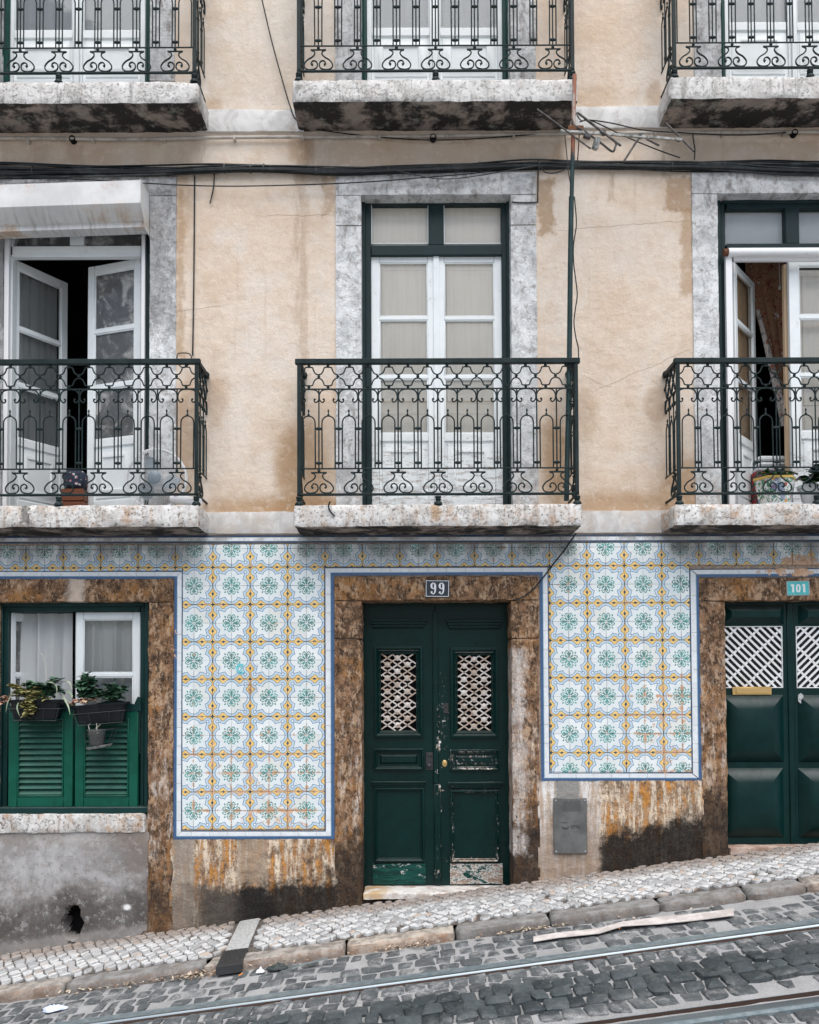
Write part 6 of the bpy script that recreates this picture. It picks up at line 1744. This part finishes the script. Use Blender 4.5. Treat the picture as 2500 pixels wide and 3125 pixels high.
for kx, ch in ((-17, '1'), (0, '0'), (17, '1')):
    m = MB()
    if ch == '1':
        ribbon(m, [((kx + 1) * u, -12.5 * u), ((kx + 1) * u, 12.5 * u)], 6 * u, -.0072, -.0055); ribbon(m, [((kx - 6) * u, 8.3 * u), ((kx + 1) * u, 10.6 * u)], 4.4 * u, -.0073, -.0055)
    else:
        el = []
        for i in range(33):
            a = R(90 + 360 * i / 32); cs, sn = math.cos(a), math.sin(a)
            el.append(((kx + math.copysign(abs(cs) ** .75, cs) * 4.6) * u, math.copysign(abs(sn) ** .8, sn) * 10.4 * u))
        ribbon(m, el, 4.4 * u, -.0072, -.0055)
    m.build('numeral', 'enamel_white', sg)
def text(parent, body, size, loc, matn, sx=1.0, ext=.0006, name='lettering'):
    cu_ = bpy.data.curves.new('t', 'FONT'); cu_.body = body; cu_.size = size; cu_.extrude = ext; cu_.align_x = 'CENTER'; cu_.align_y = 'CENTER'
    o = bpy.data.objects.new('t', cu_); col.objects.link(o); bpy.context.view_layer.update()
    me = bpy.data.meshes.new_from_object(o.evaluated_get(bpy.context.evaluated_depsgraph_get())); bpy.data.objects.remove(o); bpy.data.curves.remove(cu_)
    me.materials.clear(); me.materials.append(MATS[matn])
    t = put(name, me, parent, loc, (R(90), 0, 0)); t.scale = (sx, 1, 1); return t
v = P(2294, 2109, YE); text(lb.parent, 'CORREIO', .030, (v.x, YE - .0172, v.z), 'brass', 1.3)
# meter door
q = rect(1690, 2436, 1792, 2605, -.03); m = MB(); m.box(q[0], q[1], -.036, -.012, q[2], q[3], .003)
ht = m.build('meter_hatch', 'hatch_steel', bld, label='grey steel meter door with four screws')
for sx in (0, 1):
    for sz in (0, 1):
        m = MB(); m.lathe([(.007, 0), (.006, -.003), (.002, -.004)], 10, (q[0] + .016 if sx == 0 else q[1] - .016, -.036, q[2] + .016 if sz == 0 else q[3] - .016), axis='y'); m.build('screw', 'chrome', ht)
v = P(1758, 2524, -.036); text(ht, 'EPAL', .036, (v.x, -.0365, v.z), 'dark_metal')
m = MB()
for k in range(3):
    a = P(1716 + k * 6.5, 2513, -.036); ribbon(m, [(a.x + .006 * math.cos(R(180 - 180 * i / 8)), a.z + .011 * math.sin(R(180 * i / 8))) for i in range(9)], .0022, -.0372, -.036)
a = P(1714, 2523, -.036); ribbon(m, [(a.x + .058 * i / 10, a.z - .018 * math.sin(math.pi * i / 10) + .004) for i in range(11)], [.002 + .006 * math.sin(math.pi * i / 10) for i in range(11)], -.0372, -.036)
ribbon(m, [(a.x + .004 + .05 * i / 10, a.z - .026 * math.sin(math.pi * i / 10) - .001) for i in range(11)], .0022, -.0372, -.036)
m.build('emblem', 'dark_metal', ht)
# round cyan sticker on a tile
v = P(737, 2041); st = empty('sticker', 'small cyan round sticker stuck on the tall tile panel', 'sticker', (v.x, -.0155, v.z)); m = MB()
for r_, a0, a1 in ((14, 60, 330), (9.5, 40, 300)): ribbon(m, [(r_ / SC * math.cos(R(a0 + (a1 - a0) * i / 20)), r_ / SC * math.sin(R(a0 + (a1 - a0) * i / 20))) for i in range(21)], 2.6 / SC, -.0006, .001)
m.build('rings', 'sticker_cyan', st)
m = MB(); ribbon(m, [(-3 / SC, 4 / SC), (5 / SC, 4 / SC), (-3 / SC, -4 / SC), (5 / SC, -4 / SC)], 2.2 / SC, -.0007, .001); m.build('letter', 'sticker_cyan', st)

# ------------------------------------------------------------------ plants and pots
def leaf_shape(m, p, d, up, L, Wd, bend=.25, mi=0, n=3):
    d = d.normalized(); sdv = d.cross(up)
    sdv = sdv.normalized() if sdv.length > 1e-4 else Vector((1, 0, 0)); nn = sdv.cross(d)
    vs = [p]; k = n
    for i in range(1, k + 1):
        t = i / (k + 1); c = p + d * (L * t) - nn * (bend * L * t * t); w_ = Wd * math.sin(math.pi * min(1, t * .95 + .05)) ** .8
        vs += [c + sdv * w_ + nn * Wd * .25, c - sdv * w_ + nn * Wd * .25]
    vs.append(p + d * L - nn * (bend * L))
    fs = [(0, 2, 1)] + [f for i in range(k - 1) for f in ((1 + 2 * i, 2 + 2 * i, 4 + 2 * i, 3 + 2 * i),)] + [(2 * k - 1, 2 * k, 2 * k + 1)]
    m.add(vs, fs, mi, True)
def more(c, rx, rz, n, seed, Y=-.09):
    rg = random.Random(seed); return [P(c[0] + rx * rg.uniform(-1, 1), c[1] + rz * rg.uniform(-1, 1), Y + rg.uniform(-.05, .04)) for _ in range(n)]
def bush(name, base, tips, nleaf, L, Wd, matn, label, cat='plant', seed=0, stemr=.004, group=None, fleshy=True):
    rg = random.Random(seed); e = empty(name, label, cat, tuple(base), group=group); s = MB(); f = MB(); b0 = Vector((0, 0, 0))
    for tp in tips:
        tp = Vector(tp) - Vector(base); mid_ = tp * .5 + Vector((rg.uniform(-.01, .01), rg.uniform(-.01, .01), .01)); pts = smooth([b0, mid_, tp], 4)
        s.tube(pts, [stemr * (1 - .6 * i / len(pts)) for i in range(len(pts))], 5)
        for k in range(int(nleaf * 2.0)):
            t = .2 + .8 * (k / (nleaf * 2.0)) ** .8; c = pts[min(len(pts) - 1, int(t * len(pts)))]
            a = rg.uniform(0, 2 * math.pi); dv = Vector((math.cos(a), math.sin(a), rg.uniform(-.15, .75)))
            leaf_shape(f, c, dv, Vector((0, 0, 1)), L * 1.55 * rg.uniform(.7, 1.2), Wd * 1.9 * rg.uniform(.8, 1.15), rg.uniform(-.1, .4))
    s.build('stem', 'stem', e); f.build('foliage', matn, e); return e
def trough(x0, y0, x1, y1, tilt, label, Yc=-.075, dp=.062):
    """black plastic window box; photo rectangle of its front"""
    q = rect(x0, y0, x1, y1, Yc - dp); cx, cz = (q[0] + q[1]) / 2, q[2]; W_, H_ = (q[1] - q[0]) / 2, q[3] - q[2]
    e = empty('window_box', label, 'planter', (cx, Yc, cz), (0, R(-tilt), 0)); m = MB()
    prof = [(.80, 0), (.86, .05), (.97, .85), (1.04, .86), (1.05, 1.0), (.98, 1.0), (.93, .8)]; rings = []
    for f, h in prof: rings.append([(sx * W_ * f, sy * dp * f, H_ * h) for sx, sy in ((-1, -.7), (-.9, -1), (-.12, -1), (0, -.86), (.12, -1), (.9, -1), (1, -.7), (1, .7), (.9, 1), (-.9, 1), (-1, .7))])
    n_ = len(rings[0]); m.add([p for r in rings for p in r], [(i * n_ + k, i * n_ + (k + 1) % n_, (i + 1) * n_ + (k + 1) % n_, (i + 1) * n_ + k) for i in range(len(rings) - 1) for k in range(n_)] + [tuple(range(n_))[::-1]])
    m.build('trough', 'black_plastic', e)
    m = MB(); m.add([(p[0], p[1], p[2] + .004) for p in rings[-1]], [tuple(range(n_))]); m.build('soil', 'soil', e)
    m = MB()
    for h, f in ((.55, 1.03), (-.06, .86)): m.tube([(sx * W_ * f, sy * dp * f * 1.05, H_ * h) for sx, sy in ((-1, 1), (-1, -1), (1, -1), (1, 1))], .0022, 5)
    for sx in (-.95, -.4, .4, .95): m.tube([(sx * W_ * 1.02, -dp * 1.08, H_ * .55), (sx * W_ * .86, -dp * .90, -H_ * .06), (sx * W_ * .86, dp * .8, -H_ * .06)], .0018, 5)
    m.build('wire_basket', 'wire', e); return e, cx, cz, W_, H_, Yc
t1 = trough(26, 2136, 182, 2196, 0, 'black window box overgrown with trailing leaves, left on the shutters')
t2 = trough(224, 2148, 384, 2206, 4.5, 'tilted black window box with jade plants, right on the shutters')
def PP(px, py, Y=-.09): return P(px, py, Y)
bush('jade_plant', PP(128, 2132), [PP(150, 2096), PP(172, 2102, -.06), PP(120, 2090, -.05), PP(186, 2112, -.11), PP(100, 2098)] + more((130, 2100), 66, 26, 16, 1, -.11), 13, .034, .0125, 'jade_leaf', 'dark green jade plant in the middle of the overgrown left window box', seed=1)
bush('jade_plant', PP(268, 2140), [PP(262, 2062), PP(245, 2085, -.07), PP(285, 2085, -.12), PP(276, 2072), PP(300, 2110, -.1), PP(255, 2110, -.12)] + more((268, 2094), 32, 36, 12, 2, -.10), 16, .038, .0125, 'jade_leaf', 'tall jade plant in the right window box', seed=2)
bush('jade_plant', PP(342, 2140), [PP(325, 2092), PP(355, 2098), PP(378, 2108), PP(384, 2100, -.06), PP(340, 2110, -.12), PP(318, 2120, -.12)] + more((352, 2112), 38, 22, 12, 3, -.1), 13, .032, .0115, 'jade_leaf', 'shorter jade plant at the right end of the right window box', seed=3)
bush('trailing_plant', PP(95, 2134, -.12), [PP(70, 2160, -.15), PP(78, 2188, -.15), PP(98, 2168, -.155), PP(115, 2110, -.14), PP(60, 2110, -.12), PP(38, 2125, -.13), PP(150, 2135, -.145), PP(88, 2140, -.15)] + more((75, 2115), 60, 26, 15, 4, -.13) + more((85, 2165), 22, 20, 5, 5, -.15), 10, .026, .0125, 'trailing_leaf', 'yellowish trailing plant hanging over the front of the left window box', seed=4, stemr=.003)
bush('succulent', PP(30, 2138, -.12), [PP(4, 2146, -.13), PP(14, 2132, -.12), PP(-4, 2152, -.13)], 9, .022, .009, 'pink_leaf', 'pinkish succulent at the left end of the left window box', seed=5, stemr=.003)
bush('succulent', PP(255, 2146, -.14), [PP(230, 2140, -.15), PP(258, 2138, -.155), PP(284, 2138, -.15), PP(216, 2150, -.14)], 9, .024, .009, 'pink_leaf', 'pinkish succulent along the front of the right window box', seed=6, stemr=.003)
e = empty('spider_plant', 'spider plant with long arching pale striped leaves in the left window box', 'plant', tuple(PP(95, 2132, -.1))); f = MB()
for pts in ([(95, 2130), (80, 2090), (88, 2076), (110, 2078)], [(100, 2128), (120, 2095), (150, 2082), (172, 2095), (172, 2132)], [(100, 2130), (96, 2108), (112, 2090), (132, 2088)], [(90, 2132), (50, 2105), (25, 2140), (18, 2175)], [(85, 2134), (60, 2140), (52, 2160), (60, 2186)],
            [(180, 2112), (205, 2108), (220, 2125), (212, 2140)], [(180, 2115), (195, 2130), (208, 2155), (214, 2182)], [(175, 2095), (192, 2080), (212, 2084), (220, 2110)], [(100, 2130), (70, 2100), (45, 2108), (30, 2130)]):
    c = path(pts, [-.10, -.13, -.16, -.17][:len(pts)] + [-.17] * (len(pts) - 4), 5); n_ = len(c); vs = []; loc = Vector(e.location)
    for i, p_ in enumerate(c):
        w_ = .0062 * math.sin(math.pi * (.12 + .86 * i / (n_ - 1))); vs += [p_ - loc + Vector((w_, 0, w_ * .6)), p_ - loc + Vector((0, -.002, 0)), p_ - loc - Vector((w_, 0, w_ * .6))]
    f.add(vs, [q_ for i in range(n_ - 1) for q_ in ((3 * i, 3 * i + 1, 3 * i + 4, 3 * i + 3), (3 * i + 1, 3 * i + 2, 3 * i + 5, 3 * i + 4))], 0, True)
f.build('leaf_blades', 'spider_leaf', e)
m = MB(); m.tube([p_ - Vector(e.location) for p_ in path([(140, 2110), (142, 2060), (134, 2010), (122, 1990)], -.08, 5)], .0022, 5); m.build('flower_stalk', 'dry_stem', e)
# hanging pot with ring and tray
v = P(295, 2276, -.10); e = empty('hanging_pot', 'small clear pot with shrivelled plant in a wire ring below the right window box', 'pot', tuple(v)); u = 1 / SC
m = MB(); m.lathe([(19 * u, 0), (21 * u, 2 * u), (26 * u, 44 * u), (28 * u, 46 * u), (28 * u, 50 * u), (25 * u, 50 * u), (20 * u, 4 * u)], 18, caps=False); m.lathe([(19 * u, 0), (19 * u, .001)], 18); m.build('cup', 'clear_plastic', e)
m = MB(); m.lathe([(18 * u, 3 * u), (23 * u, 34 * u), (.001, 36 * u)], 14); m.build('soil', 'soil', e)
m = MB(); m.tube([(12 * u + 52 * u * math.cos(R(a)), -.01 + 30 * u * math.sin(R(a)), 44 * u + 10 * u * math.cos(R(a))) for a in range(0, 360, 15)], .0021, 5, closed=True)
for a in (20, 140, 215, 330): m.tube([(12 * u + 52 * u * math.cos(R(a)), -.01 + 30 * u * math.sin(R(a)), 44 * u + 10 * u * math.cos(R(a))), (8 * u + 36 * u * math.cos(R(a)), -.01 + 24 * u * math.sin(R(a)), -4 * u + 6 * u * math.cos(R(a)))], .0018, 5)
m.tube([(5 * u, .02, 70 * u), (5 * u, .02, 40 * u)], .0018, 5)
m.build('wire_ring', 'wire', e)
m = MB(); m.lathe([(.001, 0), (34 * u, 0), (38 * u, 6 * u), (36 * u, 7 * u), (33 * u, 2 * u), (.001, 2 * u)], 20, (9 * u, -.01, -8 * u)); m.v = [(x, y, z + x * .17) for x, y, z in m.v]; m.build('tray', 'aluminium', e)
m = MB(); rg = random.Random(9)
for k in range(16): leaf_shape(m, Vector((rg.uniform(-10, 14) * u, rg.uniform(-.02, .02), 36 * u)), Vector((rg.uniform(-1, 1), rg.uniform(-1, 1), 1.2)), Vector((0, 0, 1)), .03, .007)
m.build('foliage', 'trailing_leaf', e)
m = MB(); m.tube([(-16 * u, -.01, 30 * u), (-22 * u, -.02, 60 * u), (-18 * u, -.02, 66 * u)], .004, 6); m.tube([(4 * u, -.02, 34 * u), (2 * u, -.02, 72 * u)], .0035, 6); m.tube([(0, -.02, 52 * u), (14 * u, -.02, 64 * u)], .0025, 6); m.build('dry_stem', 'dry_stem', e)
# right balcony: painted planter and white pot
zt = BAL['mR'][3]
v = P(2366, 1530, -.17); e = empty('painted_planter', 'hexagonal white planter painted with flowers, on the right balcony', 'planter', (v.x, -.17, zt)); m = MB()
hexr = lambda r: [(r * math.cos(R(a)), r * .92 * math.sin(R(a))) for a in (-125, -60, 0, 60, 120, 180)]
rings = [(.118, .02), (.150, .198), (.158, .200), (.160, .216), (.150, .216), (.140, .19)]
for i in range(len(rings) - 1):
    a, b = hexr(rings[i][0]), hexr(rings[i + 1][0]); mi = 1 if i in (1, 2, 3) else 0
    m.add([(x, y, rings[i][1]) for x, y in a] + [(x, y, rings[i + 1][1]) for x, y in b], [(k, (k + 1) % 6, 6 + (k + 1) % 6, 6 + k) for k in range(6)], mi)
m.add([(x, y, .19) for x, y in hexr(.140)], [tuple(range(6))], 2); m.add([(x, y, .02) for x, y in hexr(.118)], [tuple(range(6))[::-1]], 0)
m.build('body', ['majolica', 'glaze_yellow', 'soil'], e)
m = MB(); m.box(-.12, .15, -.13, .10, .002, .018, .006); m.build('saucer', 'white_pot', e)
bush('flowering_plant', Vector((v.x, -.17, zt + .19)), [Vector((v.x + dx, -.17 + dy, zt + h_)) for dx, dy, h_ in ((-.1, 0, .25), (-.05, .04, .27), (.06, 0, .29), (.1, .02, .27), (.0, -.05, .24), (.13, -.02, .25), (.02, .03, .31))], 9, .028, .009, 'fresh_leaf', 'small leafy plant growing in the painted planter', seed=12, stemr=.002)
v = P(2500, 1535, -.20); e = empty('white_pot', 'white ribbed plastic flower pot at the right edge, on the right balcony', 'pot', (v.x, -.20, zt)); m = MB(); n_ = 60; vs = []
pr = [(.105, .0), (.110, .02), (.130, .135), (.146, .137), (.148, .155), (.138, .156), (.128, .12)]
for i, (r_, z_) in enumerate(pr):
    for k in range(n_): vs.append(((r_ + (.0015 if k % 2 and i in (1, 2) else 0)) * math.cos(2 * math.pi * k / n_), (r_ + (.0015 if k % 2 and i in (1, 2) else 0)) * math.sin(2 * math.pi * k / n_), z_))
m.add(vs, [(i * n_ + k, i * n_ + (k + 1) % n_, (i + 1) * n_ + (k + 1) % n_, (i + 1) * n_ + k) for i in range(len(pr) - 1) for k in range(n_)] + [tuple(range(n_))[::-1]]); m.build('shell', 'white_pot', e)
m = MB(); m.lathe([(.127, .125), (.001, .13)], 20); m.build('soil', 'soil', e)
bush('dark_leaved_plant', Vector((v.x, -.20, zt + .12)), [Vector((v.x + dx, -.2 + dy, zt + h_)) for dx, dy, h_ in ((-.11, -.02, .2), (-.06, -.06, .25), (0, 0, .29), (.07, -.04, .25), (.12, 0, .2), (-.1, -.08, .17), (-.02, -.1, .2), (.05, .06, .24))], 13, .042, .018, 'dark_leaf', 'dark round-leaved plant in the white ribbed pot', seed=14, stemr=.003)
v = P(2350, 1420, .42); e = empty('linen_pile', 'folded white linen on a red checked cloth inside the right window', 'linen', (v.x, .42, OW['mR'][2]))
m = MB(); z_ = wz(1452, 2350, .42) - OW['mR'][2]
for k, (h_, w_) in enumerate(((.035, .13), (.03, .125), (.04, .12))): m.box(-w_, w_, -.09, .09, z_ + .02 + k * .04, z_ + .02 + k * .04 + h_, .012)
m.build('linen', 'white_cloth', e); m = MB(); m.box(-.15, .15, -.12, .12, .0, z_ + .016, .008); m.build('checked_cloth', 'check_print', e)
# inside the left window
v = P(232, 1540, .30); e = empty('wooden_crate', 'reddish wooden crate with dark flowered cloth inside the left window', 'crate', (v.x, .30, OW['mL'][2]))
zc = wz(1497, 232, .30) - OW['mL'][2]; m = MB()
for k in range(2): m.box(-.09, .09, -.08, .08, k * zc / 2 + .004, (k + 1) * zc / 2 - .002, .004)
m.build('crate_board', 'wood_brown', e); m = MB(); m.box(-.085, .085, -.07, .07, zc, zc + .15, .03); m.build('cloth', 'dark_print', e)
# fan
zt = BAL['mL'][3]; Yf = -.17; v = P(478, 1452, Yf); RF = .218
fan = empty('standing_fan', 'white wire-guard fan lying on the left balcony floor', 'fan', (v.x, Yf, zt)); cz = RF + .004
m = MB()
for yy, rr in ((-.055, 1.0), (.045, 1.0)): m.tube([(RF * rr * math.cos(R(a)), yy * .3, cz + RF * rr * math.sin(R(a))) for a in range(0, 360, 9)], .0075, 6, closed=True)
m.build('guard_rim', 'fan_white', fan)
m = MB()
for side in (-1, 1):
    for k in range(72):
        a = R(k * 5); pts = [((.05 + (RF - .05) * t) * math.cos(a + side * .5 * t), side * (.055 - .04 * t ** 3) - .005, cz + (.05 + (RF - .05) * t) * math.sin(a + side * .5 * t)) for t in (0, .33, .66, 1)]
        m.tube(pts, .0011, 3, caps=False)
    for r_ in (.05, .09, .13, .17): m.tube([(r_ * math.cos(R(a)), side * (.055 - .04 * ((r_ - .05) / (RF - .05)) ** 3) - .005, cz + r_ * math.sin(R(a))) for a in range(0, 360, 15)], .0009, 3, closed=True)
m.build('guard_wires', 'fan_white', fan)
m = MB(); m.lathe([(.05, -.062), (.045, -.066), (.001, -.067)], 20, (0, 0, cz), axis='y'); m.lathe([(.04, -.03), (.045, .03), (.03, .035)], 16, (0, 0, cz), axis='y'); m.build('hub', 'fan_blade', fan)
for k in range(3):
    m = MB(); vs = []; a0 = R(100 + k * 120)
    for i in range(9):
        t = i / 8; r_ = .03 + .145 * t; wa = .75 * (math.sin(math.pi * (.15 + .8 * t))) * .75
        for s_ in (-1, 0, 1): a = a0 + s_ * wa + .25 * t; vs.append((r_ * math.cos(a), s_ * .018, cz + r_ * math.sin(a)))
    m.add(vs, [q_ for i in range(8) for q_ in ((3 * i, 3 * i + 1, 3 * i + 4, 3 * i + 3), (3 * i + 1, 3 * i + 2, 3 * i + 5, 3 * i + 4))], 0, True); m.build('blade', 'fan_blade', fan)
m = MB(); m.lathe([(.05, .05), (.058, .07), (.05, .14), (.02, .16)], 16, (0, 0, cz), axis='y'); m.build('motor', 'fan_white', fan)
m = MB(); a, b = Vector((.12, -.02, .075)), Vector((.345, -.12, .03)); m.tube([a, a + (b - a) * .5, b], [.03, .034, .026], 12); m.build('stand_column', 'fan_white', fan)
m = MB(); m.box(.145, .175, -.075, -.055, .09, .105, .004); m.build('switch', 'red_plastic', fan)

# ------------------------------------------------------------------ litter
def crumple(name, px, py, w_, d_, h_, matn, label, seed, h0=ZR, cat='litter', rot=0, group=None):
    g_ = Pg(px, py, h0); m = MB(); nu, nv = 26, 12; vs = []
    for j in range(nv + 1):
        t = j / nv; rr = math.sin(math.pi * .5 * (1 - t)) if j else 1.0
        for i in range(nu):
            a = 2 * math.pi * i / nu; x = w_ * rr * math.cos(a); y = d_ * rr * math.sin(a); f = 1 + .38 * nz((x * 30, y * 30, t), 1.0, seed) + .22 * nz((x * 80, y * 80, t), 1.0, seed + 3)
            vs.append((x * f, y * f, SLOPE * x * f + max(.001, h_ * t * (1 + .8 * nz((x * 60, y * 60, 0), 1, seed + 7))) * 1.0))
    m.add(vs, [(j * nu + i, j * nu + (i + 1) % nu, (j + 1) * nu + (i + 1) % nu, (j + 1) * nu + i) for j in range(nv) for i in range(nu)] + [tuple(nv * nu + i for i in range(nu))], 0, False)
    return m.build(name, matn, None, (g_.x, g_.y, gz(g_.x, g_.y, h0 - .004)), (0, 0, R(rot)) if not rot else (0, 0, 0), label=label, cat=cat, group=group)
crumple('plastic_bag', 165, 3080, .075, .04, .028, 'blue_plastic', 'crumpled pale blue plastic wrapper on the road, bottom left', 1)
crumple('black_rag', 848, 2955, .062, .035, .036, 'black_rag', 'crumpled black rag against the kerb beside the drain plate', 5)
crumple('paper_tissue', 795, 2966, .030, .018, .026, 'white_tissue', 'small crumpled white tissue beside the black rag', 8)
pts = [(1628, 2871), (1700, 2860), (1830, 2846), (1900, 2828), (2010, 2818), (2120, 2808), (2240, 2793)]
m = MB(); vs = []; c0 = Pg(1900, 2832, ZR)
for i, (px, py) in enumerate(pts):
    a = Pg(px, py - 13 - (6 if i > 3 else 0), ZR + .006) ; b = Pg(px, py + 3, ZR + .006); lift = (.001, .003, .002, .010, .003, .004, .006)[i]
    for p_, l_ in ((a, lift * .6), (b, lift)): vs.append((p_.x - c0.x, p_.y - c0.y, p_.z - c0.z + l_))
n_ = len(vs); vs += [(x, y, z - .004) for x, y, z in vs]
fs = []
for i in range(len(pts) - 1):
    a = 2 * i; fs += [(a + 1, a + 3, a + 2, a), (n_ + a, n_ + a + 2, n_ + a + 3, n_ + a + 1), (a + 1, n_ + a + 1, n_ + a + 3, a + 3), (a, a + 2, n_ + a + 2, n_ + a)]
fs += [(0, n_, n_ + 1, 1), (n_ - 2, n_ - 1, 2 * n_ - 1, 2 * n_ - 2)]
m.add(vs, fs); m.build('cardboard_strip', 'card', None, tuple(c0), label='long torn strip of pale cardboard lying along the kerb', cat='cardboard')
wr = MB(); a = [Pg(px, py, ZR + .01) for px, py in ((890, 2957), (940, 2946), (1000, 2936))]
wr.add([(p_.x - a[0].x, p_.y - a[0].y + dy, p_.z - a[0].z + l_) for p_, l_ in zip(a, (.0, .012, .02)) for dy in (-.012, .022)], [(0, 2, 3, 1), (2, 4, 5, 3)]); wr.build('foil_strip', 'rail_dull', None, tuple(a[0]), label='thin grey foil strip along the kerb right of the black rag', cat='litter')
# dead leaves and grit gathered in the gutter: too many to count
rg = random.Random(21); m = MB()
for k in range(330):
    px = rg.choice((rg.gauss(590, 60), rg.gauss(590, 45), rg.gauss(1260, 60), rg.gauss(400, 120), rg.uniform(100, 2450), rg.gauss(1600, 80)))
    base = Pg(px, 2893 + (1250 - px) * .131, ZR); x = base.x; y = ko - abs(rg.gauss(.012, .035)); 
    p_ = Vector((x, y, gz(x, y, ZR + rg.uniform(.0, .012)))); a = rg.uniform(0, 6.28)
    leaf_shape(m, p_, Vector((math.cos(a), math.sin(a), rg.uniform(-.2, .5))), Vector((0, 0, 1)), rg.uniform(.012, .032), rg.uniform(.004, .010), rg.uniform(-.5, .5))
for k in range(120):
    px = rg.uniform(-50, 2200); b_ = P(px, 2741 + (1250 - px) * .131); y = -.02 - abs(rg.gauss(0, .02)); a = rg.uniform(0, 6.28)
    leaf_shape(m, Vector((b_.x, y, gz(b_.x, y, .003))), Vector((math.cos(a), math.sin(a), rg.uniform(-.1, .4))), Vector((0, 0, 1)), rg.uniform(.01, .024), rg.uniform(.003, .006), .2)
m.build('leaf_litter', 'dry_leaf', label='dry leaves and scraps gathered along the kerb and wall', cat='leaf litter', kind='stuff')
for i, (px, py, h_) in enumerate(((172, 3052 - 45, ZR), (735, 2978, ZR), (1890, 2834, ZR))):
    g_ = Pg(px, py, h_); m = MB(); m.tube([(-.02, 0, .006 - .02 * SLOPE), (.004, 0, .006), (.004, .0, .006), (.02, .002, .006 + .02 * SLOPE)], .004, 7); m.build('cigarette_end', 'filter_orange', None, (g_.x, g_.y, gz(g_.x, 0, h_ + .002)), (0, 0, R((20, 60, 80)[i])),
        label=('cigarette end lying left, just below the kerb', 'cigarette end lying right of the drain plate', 'cigarette end resting by the cardboard strip')[i], cat='cigarette end')
